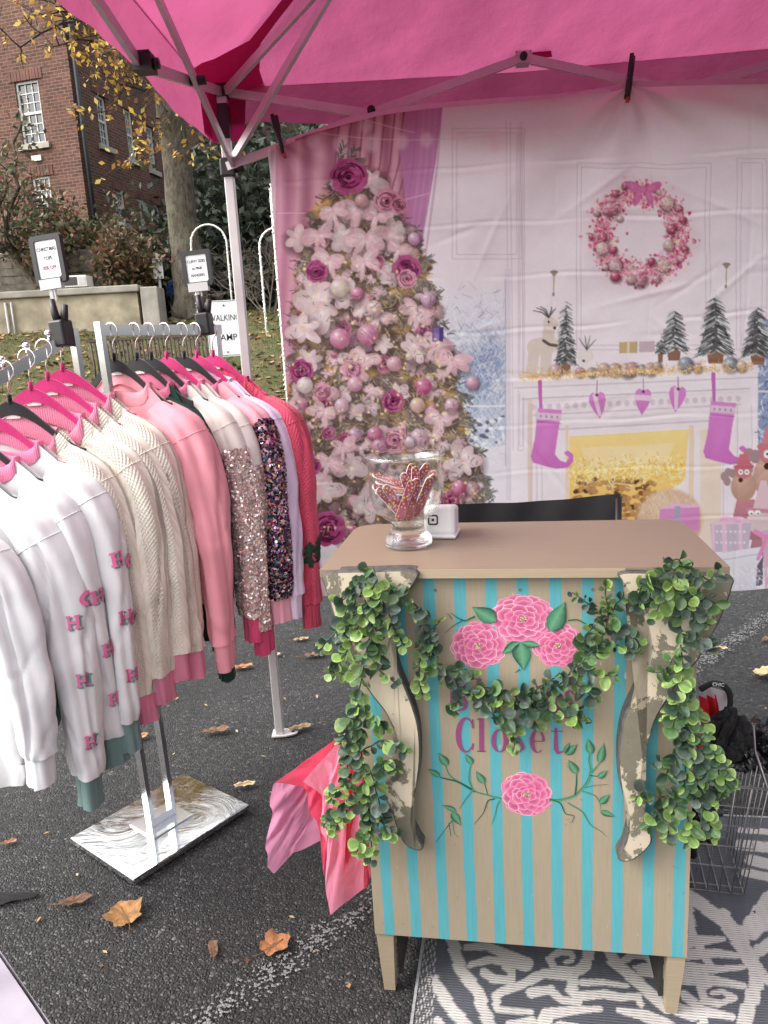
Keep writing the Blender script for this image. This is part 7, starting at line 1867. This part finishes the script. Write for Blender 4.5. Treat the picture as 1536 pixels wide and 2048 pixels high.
ro, ri = rrect(.024, .024, .005), rrect(.0165, .0165, .0028); n = len(ro)
b = MB(); b.add([Mg @ Vector((p[0], p[1], .0004)) for p in ro + ri], [(i, (i + 1) % n, n + (i + 1) % n, n + i) for i in range(n)]); b.add([Mg @ Vector(p) for p in ((-.0032, -.0032, .0004), (.0032, -.0032, .0004), (.0032, .0032, .0004), (-.0032, .0032, .0004))], [(0, 1, 2, 3)]); b.build('logo', lgm, cr_)
# ================================================================== RUG
def rug_mat():
    m, nt, out = new_mat('woven_plastic'); v = coords(nt)
    a_ = nd(nt, 'ShaderNodeAttribute', attribute_name='Col')
    s = nt.nodes.new('ShaderNodeSeparateXYZ'); nt.links.new(v, s.inputs[0])
    wv = mth(nt, 'MULTIPLY', mth(nt, 'SINE', mth(nt, 'MULTIPLY', s.outputs[1], 900.0)), mth(nt, 'ADD', mth(nt, 'MULTIPLY', mth(nt, 'SINE', mth(nt, 'MULTIPLY', s.outputs[0], 260.0)), .5), .7))
    c = mixc(nt, 1.0, a_.outputs['Color'], ramp(nt, mth(nt, 'ADD', mth(nt, 'MULTIPLY', wv, .3), .5), [(0, .72), (1, 1.12)]), 'MULTIPLY')
    c = mixc(nt, 1.0, c, ramp(nt, noise(nt, v, 8, 5), [(.3, .85), (.7, 1.1)]), 'MULTIPLY')
    principled(nt, out, c, .5, 0, bump(nt, wv, .5, .002), .4); return m
def paint_rug():
    global CX0, CY0, CW, CH
    keep = (CX0, CY0, CW, CH); CX0, CY0, CW, CH = 800, 1580, 900, 700
    p = Paint(); p.a[:] = np.array([82, 84, 92]) / 255.
    WH = (192, 188, 184)
    cv = lambda x, y: (820 + x / 2.145, 1860 + y / 2.145)
    def S(pts, w, w1=None): p.stroke([cv(*q) for q in pts], w / 2.145, WH, 1, (w1 if w1 is not None else w) / 2.145, 1.4)
    S([(185, -150), (180, 40), (215, 170), (290, 265), (312, 340), (350, 420), (420, 560)], 52)
    S([(100, 215), (170, 330), (250, 420), (330, 560)], 52); S([(120, 390), (200, 560)], 40)
    S([(240, 75), (330, 70), (430, 112), (505, 140)], 30, 50); S([(258, 150), (340, 128), (420, 140), (500, 160)], 30, 38); S([(320, 185), (360, 212), (430, 215), (440, 180), (400, 150)], 44, 30)
    S([(700, 175), (620, 170), (600, 120), (640, 92), (690, 100), (700, 130), (668, 138)], 40, 18)
    S([(770, 60), (755, 150), (690, 195), (570, 185), (480, 235), (400, 262), (362, 285), (375, 340), (450, 350), (520, 352)], 52, 26)
    S([(700, 205), (690, 250), (720, 285), (830, 275), (900, 290), (980, 285), (990, 320)], 50, 30); S([(740, 225), (830, 225), (930, 240)], 34, 22); S([(520, 270), (600, 255), (650, 300), (720, 310)], 46, 30)
    S([(850, 60), (870, 130), (950, 200), (1040, 280), (1100, 335)], 50); S([(920, 130), (950, 108), (1010, 112), (1040, 150), (1010, 172), (965, 160)], 34, 18); S([(1000, 170), (1110, 180)], 60)
    S([(560, 420), (590, 360), (700, 345), (810, 340)], 70, 26); S([(890, 345), (1000, 365), (1110, 420)], 26, 70); S([(430, 410), (520, 390)], 40); S([(640, 420), (900, 470), (1060, 430)], 60)
    S([(1340, -60), (1385, 10), (1440, 90), (1495, 190), (1465, 300), (1420, 420), (1400, 560)], 66)
    S([(1190, 50), (1340, 40)], 60, 26); S([(1190, 105), (1320, 100), (1410, 112)], 50, 26); S([(1190, 160), (1300, 170), (1430, 160)], 50, 22); S([(1180, 205), (1300, 215), (1430, 240)], 60, 28)
    S([(1300, 215), (1250, 250), (1260, 300), (1330, 315), (1390, 290), (1340, 262), (1295, 270)], 44, 20); S([(1175, 275), (1240, 330), (1260, 420)], 40); S([(1250, 345), (1380, 372)], 50, 30); S([(1150, 340), (1210, 360)], 60)
    # farther right, past the basket
    Q = lambda pts, w, w1=None: p.stroke(pts, w, WH, 1, w1, 1.4)
    Q([(1376, 1790), (1420, 1822), (1470, 1862), (1505, 1868), (1545, 1835)], 26); Q([(1500, 1850), (1536, 1800), (1600, 1740)], 30); Q([(1376, 1800), (1385, 1870), (1420, 1930)], 16); Q([(1480, 1660), (1600, 1668)], 12); Q([(1480, 1690), (1600, 1700)], 22); Q([(1500, 1720), (1540, 1730), (1600, 1725)], 22); Q([(1490, 1745), (1560, 1760)], 18); Q([(1520, 1900), (1600, 1850)], 26); Q([(1540, 1960), (1640, 1900)], 26); Q([(1560, 2040), (1660, 1990)], 30)
    # striped border along the left edge
    for x_ in range(0, 160, 8):
        p.stroke([cv(20 + x_ * .0 + x_ - 30, 500), cv(62 + x_ * .95 - 30, -260)], (5.4 if x_ % 16 else 4.4) / 2.145, WH if (x_ // 8) % 2 == 0 else (40, 42, 46), 1, None, 1.0) if x_ < 100 else None
    r = p.a; CX0, CY0, CW, CH = keep
    return r
xs = np.arange(.075, 1.62, .0036); ys = np.arange(-.55, .75, .0036)
X_, Y_ = np.meshgrid(xs, ys)
jag = (((Y_ * 1000 / 7).astype(int) * 7919) % 13 / 13.0 - .5) * .006        # threads step at the pattern edges
flat = CL + X_.ravel()[:, None] * CC - Y_.ravel()[:, None] * CN + np.array([0, 0, .006])
flj = CL + (X_ + jag).ravel()[:, None] * CC - Y_.ravel()[:, None] * CN + np.array([0, 0, .006])
rel = flj - _cp; dz = rel @ _fw
ix = 768 + FPX * (rel @ _rt) / dz - 800; iy = 1024 - FPX * (rel @ _up) / dz - 1580
ix = np.abs(((ix + 900 * 8) % 1798) - 899).clip(0, 898) if False else np.clip(np.where(ix > 898, 1796 - ix, ix), 0, 898)
iy = np.where(iy > 690, 1380 - iy, iy); iy = np.clip(np.where(iy < 0, -iy, iy), 0, 698)
RA = paint_rug(); j = ix.astype(int); i = iy.astype(int)
rc = s2l(RA[i, j])
lift = .0015 * smooth_noise(X_.shape, (8, 10), 8) + .006
P_ = np.c_[X_.ravel(), Y_.ravel(), lift.ravel() + .0]
rug = np_obj('outdoor_rug', P_, grid_faces(len(xs), len(ys)), rug_mat(), None, True, rc)
rug.location = CL; rug.rotation_euler = (0, 0, CANG)
tag(rug, 'grey and white woven outdoor rug with a scroll pattern under the cabinet', 'rug')
b = MB(); b.box((.072, -.55, .0008), (.0785, .75, .0085)); b.box((.0786, .746, .0008), (1.62, .7525, .0085)); b.build('edge_binding', mat('rug_binding', (.30, .30, .31), .6, var=.3, vscale=120, bscale=300), rug)

# ================================================================== CHAIR BEHIND THE CABINET
ch = empty('folding_chair', (.44, 2.16, 0), math.radians(-3), 'black folding chair behind the cabinet, only its backrest showing', 'chair')
M_SLING = mat('black_canvas', (.010, .010, .012), .8, var=.2, bscale=300, bstr=.2)
n = 30; s_ = np.linspace(-.27, .268, n)
V = []
for f in np.linspace(0, 1, 8):
    for x in s_:
        top = 1.014 - .022 * math.cos((x - .02) / .27 * 1.4) + .006 * (x / .27); bot = .86 - .03 * math.cos(x / .27 * 1.5)
        V.append((x, .02 + .045 * math.cos(x / .27 * 1.5) * (1 - .3 * f) + .004 * math.sin(x * 40 + f * 3), top + (bot - top) * f))
np_obj('backrest', np.array(V), grid_faces(n, 8), M_SLING, ch)
for x in (-.262, .262):
    b = MB(); b.tube([(x, .022, .44), (x, .022, 1.0)], .011, 8); b.build('back_post', M_BLACK, ch)
    b = MB(); b.bar((x, -.42, .64), (x, .05, .64), .045, .02); b.build('armrest', M_BLACK, ch)
    b = MB(); b.tube([(x, -.36, .43), (x, -.36, .64)], .010, 8); b.build('arm_post', M_BLACK, ch)
    b = MB(); b.tube([(x, -.40, .012), (x, .05, .012)], .011, 8); b.build('ground_bar', M_BLACK, ch)
for y in (-.36, .02):
    for sx in (-1, 1):
        b = MB(); b.tube([(sx * .262, y, .02), (-sx * .262, y, .43)], .010, 8); b.build('leg', M_BLACK, ch)
V = [(x, y, .43 - .035 * math.cos(x / .27 * 1.5)) for y in np.linspace(-.38, .03, 8) for x in s_]
np_obj('seat', np.array(V), grid_faces(n, 8), M_SLING, ch)

# ================================================================== TISSUE PAPER
def tissue_mat(name, c, tr):
    m, nt, out = new_mat(name); v = coords(nt)
    n1 = noise(nt, v, 26, 6, .65, .8)
    col = mixc(nt, n1, tuple(q * .85 for q in c), tuple(min(1, q * 1.1) for q in c))
    nb = bump(nt, n1, .55, .006)
    p = principled(nt, out, col, .6, 0, nb, .3)
    t = nt.nodes.new('ShaderNodeBsdfTranslucent'); nt.links.new(col, t.inputs[0]); mx = nt.nodes.new('ShaderNodeMixShader'); mx.inputs[0].default_value = tr
    nt.links.new(p.outputs[0], mx.inputs[1]); nt.links.new(t.outputs[0], mx.inputs[2]); nt.links.new(mx.outputs[0], out.inputs[0]); return m
apx = gy(702, 1468, 1.66)
ti = empty('tissue_paper', (apx[0], 1.66, 0), 0, 'bunch of pink tissue paper sheets hanging beside the cabinet', 'tissue paper')
def sheet(name, top, bot, dtop, dbot, m_, seed, amp=.016):
    """ruled, pleated sheet between a gathered top line and a spread bottom line (photo readings at depth d)"""
    nu_, nv_ = 90, 70
    r = np.random.default_rng(seed)
    def line(pts, d_):
        Q = np.array([gy(x, y, d_[0] + (d_[1] - d_[0]) * k / (len(pts) - 1)) for k, (x, y) in enumerate(pts)])
        L_ = np.r_[0, np.cumsum(np.linalg.norm(np.diff(Q, axis=0), axis=1))]; s = np.linspace(0, L_[-1], nu_)
        return np.stack([np.interp(s, L_, Q[:, i]) for i in range(3)], 1)
    A_, B_ = line(top, dtop), line(bot, dbot)
    f = np.linspace(0, 1, nv_)[:, None, None]
    P = A_[None] * (1 - f) + B_[None] * f
    u = np.linspace(0, 1, nu_)[None, :]; ff = f[:, :, 0]
    ple = np.sin((u * 2.6 + .25 * ff + r.uniform(0, 1)) * 6.283 + .8 * np.sin(u * 9)) * .8 + .08 * np.sin(u * 40 + ff * 5)
    dsp = (ple * amp + amp * .6 * smooth_noise((nv_, nu_), (7, 7), seed) + amp * .2 * np.abs(smooth_noise((nv_, nu_), (16, 18), seed + 9))) * np.sin(np.clip(ff * 1.3, 0, 1) * math.pi * .6)
    P = P + dsp[..., None] * np.array([-.25, -.95, .1])
    P = P.reshape(-1, 3) - np.array([apx[0], 1.66, 0])
    np_obj(name, P, grid_faces(nu_, nv_), m_, ti, smooth=True)
T1, T2, T3 = tissue_mat('mauve_tissue', rgb(236, 164, 200), .55), tissue_mat('pink_tissue', rgb(255, 164, 192), .5), tissue_mat('coral_tissue', rgb(248, 104, 134), .5)
sheet('tissue_sheet', [(706, 1462), (690, 1466)], [(640, 1688), (590, 1700), (548, 1748), (531, 1738), (540, 1620), (552, 1562)], (1.70, 1.68), (1.74, 1.62), T1, 1)
sheet('tissue_sheet', [(716, 1462), (680, 1472)], [(722, 1740), (690, 1752), (652, 1742), (632, 1640), (606, 1572), (552, 1562)], (1.66, 1.66), (1.72, 1.58), T3, 2)
sheet('tissue_sheet', [(722, 1460), (688, 1472)], [(730, 1770), (700, 1800), (664, 1825), (655, 1760), (640, 1600), (604, 1565)], (1.62, 1.62), (1.60, 1.55), T2, 3)
sheet('tissue_sheet', [(728, 1462), (700, 1470)], [(742, 1750), (732, 1780), (704, 1790), (690, 1790), (690, 1700)], (1.60, 1.60), (1.66, 1.60), T3, 4, .01)

# ================================================================== WIRE BASKET AND BAGS
bo = np.array([.891, 1.692, 0]); bdx = np.array([-.966, .26, 0]); bdy = np.array([.26, .966, 0])
bk_ = empty('wire_basket', bo, math.atan2(bdx[1], bdx[0]) + math.pi, 'grey wire basket filled with black bags beside the cabinet', 'basket')
M_WB = mat('grey_wire', (.33, .32, .31), .35, .8, var=.1)
WB, DB, HB, FL = .30, .24, .335, .035          # local: x to the left is negative (0 .. -WB), y back
def bp(x, y, z):
    f = z / HB; cx, cy = -WB / 2, DB / 2
    return (cx + (x - cx) * (1 + FL * 2 * f / WB) , cy + (y - cy) * (1 + FL * 2 * f / DB), .012 + z)
def wire(pts, r_, nm='wire'):
    b = MB(); b.tube([bp(*q) for q in pts], r_, 6); return b.build(nm, M_WB, bk_)
nxw, nyw = 10, 8
for k in range(nxw + 1):
    x = -WB * k / nxw
    wire([(x, 0, 0), (x, 0, HB)], .0015); wire([(x, DB, 0), (x, DB, HB)], .0015); wire([(x, 0, 0), (x, DB, 0)], .0015)
for k in range(1, nyw):
    y = DB * k / nyw
    wire([(0, y, 0), (0, y, HB)], .0015); wire([(-WB, y, 0), (-WB, y, HB)], .0015)
for k, z in enumerate((0, .022, .085, .15, .215, .275, HB)):
    b = MB(); b.tube([bp(0, 0, z), bp(-WB, 0, z), bp(-WB, DB, z), bp(0, DB, z)], .0016 if z < HB else .0034, 6, closed=True); b.build('ring_wire' if z < HB else 'rim', M_WB, bk_)
b = MB(); b.tube([bp(0, 0, HB), (.02, .05, HB + .07), (.03, .12, HB + .10), (.02, .2, HB + .07), bp(0, DB, HB)], .003, 6); b.build('handle', M_WB, bk_)
def crumpled(name, c, sc, seed, m_, label, cat, squash=None):
    bm = bmesh.new(); bmesh.ops.create_icosphere(bm, subdivisions=5, radius=1.0)
    r = np.random.default_rng(seed); V = np.array([v.co[:] for v in bm.verts])
    dirs = r.normal(size=(26, 3)); dirs /= np.linalg.norm(dirs, axis=1, keepdims=True)
    d_ = np.abs(V @ dirs.T); w = (1 - .34 * np.max(np.exp(-(d_ / .10) ** 2) * r.uniform(.2, 1, 26), axis=1) + .07 * np.sin(V @ (r.normal(size=(3, 6)) * 6)).sum(1) / 3)
    V = V * w[:, None] * np.array(sc)
    F = np.array([[v.index for v in f.verts] for f in bm.faces]); bm.free()
    o = np_obj(name, V, F, m_, None, False); o.location = [float(q) for q in c]
    return tag(o, label, cat)
M_BAG = mat('black_bag_plastic', (.008, .008, .009), .22, var=.3, bscale=40, bstr=.6, bdist=.01, spec=.6)
Mb = Matrix.Translation(Vector([float(q) for q in bo])) @ Matrix.Rotation(bk_.rotation_euler[2], 4, 'Z')
cc_ = Mb @ Vector((-WB / 2, DB / 2, .19)); crumpled('plastic_bag', cc_, (.135, .105, .17), 5, M_BAG, 'crumpled black plastic bag filling the wire basket', 'bag')
cc_ = gy(1500, 1490, 1.86); crumpled('plastic_bag', cc_, (.12, .10, .085), 6, M_BAG, 'shiny black plastic bag piled on top of the basket, at the right', 'bag')
cc_ = gy(1458, 1470, 1.80); crumpled('fabric_pouch', cc_, (.062, .055, .085), 7, mat('black_fabric', (.007, .007, .008), .8, bscale=60, bstr=.4), 'dull black fabric pouch standing in the basket', 'pouch')
# red and white shopping bag with a black handle
q = gy(1420, 1410, 1.90)
sb = empty('shopping_bag', q, 0, 'red and white shopping bag with a black lettered handle in the basket', 'bag')
n = 14; V = []
for f in np.linspace(0, 1, 14):
    for u in np.linspace(-1, 1, n): V.append((u * .045 + .008 * math.sin(f * 5), .02 * math.cos(u * 3 + f * 6) + .012 * math.sin(f * 9), .045 - .2 * f))
np_obj('bag_body', np.array(V), grid_faces(n, 14), mat('white_bag', (.55, .53, .55), .5), sb)
V = []
for f in np.linspace(0, 1, 14):
    for u in np.linspace(-1, 1, n): V.append((u * .024 - .018 + .01 * math.sin(f * 4), -.03 + .012 * math.cos(u * 7 + f * 3), .04 - .21 * f))
np_obj('red_tissue', np.array(V), grid_faces(n, 14), mat('red_tissue', (.45, .012, .02), .5, bscale=60, bstr=.7), sb)
P_ = [(-.045, -.035, .065), (-.02, -.045, .088), (.01, -.048, .084), (.032, -.046, .058), (.036, -.044, .018), (.02, -.042, -.02), (-.008, -.04, -.034)]
tq = np.linspace(0, 6, 31); Q = np.stack([np.interp(tq, range(7), [p[i] for p in P_]) for i in range(3)], 1)
for _ in range(3): Q[1:-1] = (Q[:-2] + 2 * Q[1:-1] + Q[2:]) / 4
b = MB(); b.tube(Q, .0085, 8, sx=.35); hd = b.build('handle', mat('black_webbing', (.010, .010, .010), .7), sb)
text_mesh('lettering', 'CHIC', .014, mat('white_print', (.7, .7, .7), .6), hd, frame_matrix((-.004, -.0535, .086), Vector((.98, 0, -.15)), Vector((.15, 0, .98)), Vector((0, -1, 0))))

# ================================================================== FALLEN LEAVES ON THE ASPHALT
def fallen(px, py, size, rot, c, lobed, curl, label, seed):
    p = gz(px, py, .004); r = np.random.default_rng(seed)
    n = 40; th = np.linspace(-math.pi, math.pi, n, endpoint=False)
    if lobed: rad = .52 + .07 * np.cos(5 * th) + .035 * np.cos(11 * th + 1) + .07 * np.cos(th)
    else: rad = .42 + .10 * np.cos(2 * th) + .06 * np.cos(th) + .012 * np.cos(17 * th)
    asp = 1.0 if lobed else .62
    root = empty('fallen_leaf', p, rot, label, 'leaf', 'dry leaves lying on the asphalt')
    V = [(0, 0, .004)]; 
    rings = (.35, .7, 1.0)
    for q in rings:
        for k in range(n):
            x, y = rad[k] * q * math.cos(th[k]), rad[k] * q * math.sin(th[k]) * asp
            z = .004 / size + curl * (y * y * 1.5 + .25 * x * x) + .03 * math.sin(6 * th[k] + seed) * q * q + r.normal(0, .006) + .02
            V.append((x * size, y * size, max(.0015, z * size)))
    F = [(0, 1 + k, 1 + (k + 1) % n) for k in range(n)] + [(1 + g_ * n + k, 1 + (g_ + 1) * n + k, 1 + (g_ + 1) * n + (k + 1) % n, 1 + g_ * n + (k + 1) % n) for g_ in range(2) for k in range(n)]
    C = np.array([np.array(c) * (1 + r.normal(0, .12)) * (.9 if k == 0 else 1) for k in range(len(V))])
    np_obj('blade', np.array(V), F, attr_mat('dry_leaf', .7, bscale=90, bstr=.5, bdist=.003, var=.35, vscale=70), root, True, np.clip(C, .01, 1))
    b = MB(); b.tube([(-.42 * size, 0, .006), (0, 0, .010), (.40 * size, 0, .008)], .0008, 5); b.tube([(-.42 * size, 0, .006), (-.62 * size, .05 * size, .004), (-.78 * size, .14 * size, .003)], .001, 5); b.build('stalk', mat('leaf_stalk', (.16, .08, .035), .8), root)
BRN, OCH, TAN_, RST, PAL = rgb(108, 80, 60), rgb(156, 116, 72), rgb(150, 124, 90), rgb(146, 98, 64), rgb(190, 168, 130)
for k, a_ in enumerate(((147, 1806, .085, .2, BRN, 0, .9, 'curled dark brown dry leaf left of the large ochre leaf'), (250, 1834, .092, 2.2, OCH, 1, .3, 'large ochre dry leaf in front of the rack base'), (427, 1902, .055, 1.9, BRN, 0, .3, 'oval dull brown leaf in the lower middle of the asphalt'), (548, 1895, .070, .7, RST, 1, .4, 'rust coloured lobed leaf close to the parking line'),
                            (487, 1571, .072, .15, PAL, 0, .4, 'pale tan oval leaf right of the rack base'), (598, 1457, .090, .3, TAN_, 0, .5, 'tan leaf beside the tent foot plate'), (430, 1464, .105, .1, BRN, 0, .9, 'curled brown leaf behind the rack base'), (276, 1478, .080, .7, OCH, 0, .6, 'orange brown leaf seen between the rack posts'),
                            (482, 1336, .10, .1, RST, 0, .8, 'rusty leaf under the sequin tops'), (627, 1312, .11, .2, BRN, 0, .9, 'brown leaf between the rack and the cabinet'), (600, 1280, .08, .2, TAN_, 0, .5, 'small tan leaf behind the tent leg'), (17, 1686, .045, .3, RST, 0, .4, 'tiny rusty leaf at the left edge of the asphalt'),
                            (1526, 1352, .085, -.4, PAL, 1, .6, 'pale dry leaf at the right edge beyond the basket'), (1440, 1297, .060, -.6, PAL, 0, .6, 'small pale leaf next to the parking line at the right'), (548, 1312, .06, .4, PAL, 0, .4, 'small straw coloured leaf behind the hanging tops'), (1530, 1280, .06, .8, BRN, 0, .5, 'dull brown leaf at the far right edge'))):
    fallen(*a_[:8], seed=60 + k) if False else fallen(a_[0], a_[1], a_[2], a_[3], a_[4], a_[5], a_[6], a_[7], 60 + k)
# grit and crumbs of leaf
r = np.random.default_rng(9); n = 160
P_ = np.c_[r.uniform(-1.4, 1.8, n), r.uniform(1.3, 4.5, n), np.full(n, .006)]
V, F = quad_cloud(P_, .012, 4, flat=True); cols = np.array([BRN, OCH, TAN_, PAL])
tag(np_obj('leaf_crumbs', V, F, attr_mat('leaf_litter', .8), smooth=False, col=np.repeat(cols[r.integers(0, 4, n)], 4, 0)), 'tiny leaf crumbs scattered on the asphalt', 'litter', kind='stuff')

# black scrap of cloth at the left edge, white table corner in front
q = gz(10, 1806, 0.0)
V = []
for f in np.linspace(0, 1, 14):
    for u in np.linspace(0, 1, 14):
        w = .085 * (1 - u * .85); V.append((-.10 + u * .185, (f - .5) * w + .02 * u, .004 + .022 * math.sin(f * 3.1) * (1 - u) + .006 * math.sin(f * 9 + u * 7) ** 2))
o = np_obj('cloth_scrap', np.array(V), grid_faces(14, 14), M_SLING); o.location = q; tag(o, 'small crumpled black cloth scrap on the asphalt at the left edge', 'cloth')
A_ = gz(0, 1915, .74); B_ = gz(92, 2050, .74); d_ = (B_ - A_) / np.linalg.norm(B_ - A_); nrm = np.array([-d_[1], d_[0], 0]); 
if nrm[1] < 0: nrm = -nrm
tb_ = empty('draped_table', (A_ + B_) / 2 - nrm * .35 - np.array([0, 0, .74]), math.atan2(d_[1], d_[0]), 'corner of a table under a white cloth at the lower left', 'table')
M_TCL = knit_mat('white_tablecloth', (.34, .31, .36))
n = 40; g_ = np.linspace(-1, 1, n); U_, W_ = np.meshgrid(g_, g_)
np_obj('cloth_top', np.c_[U_.ravel() * .45, W_.ravel() * .35, np.full(n * n, .74) + .001 * smooth_noise((n, n), (6, 6), 2).ravel()], grid_faces(n, n), M_TCL, tb_, uv=np.c_[U_.ravel(), W_.ravel()])
for ax in range(4):
    hx, hy = (.45, .35) if ax % 2 == 0 else (.35, .45)
    s_ = np.linspace(-1, 1, 80); v_ = np.linspace(0, 1, 12); S_, V_ = np.meshgrid(s_, v_)
    dep = hy + .004 + (.02 + .02 * np.sin(S_ * 19 + ax)) * V_ ** .7 * (1 - S_ ** 10)
    P_ = np.stack([S_ * hx, -dep, .7405 - .735 * V_], -1).reshape(-1, 3); a_ = ax * math.pi / 2
    R_ = np.array([[math.cos(a_), -math.sin(a_), 0], [math.sin(a_), math.cos(a_), 0], [0, 0, 1]])
    np_obj('cloth_drop', P_ @ R_.T, grid_faces(80, 12), M_TCL, tb_, uv=np.c_[S_.ravel(), V_.ravel()])
for sx in (-.4, .4):
    for sy in (-.3, .3):
        b = MB(); b.box((sx - .015, sy - .015, 0), (sx + .015, sy + .015, .735)); b.build('leg', M_DARK_METAL, tb_)
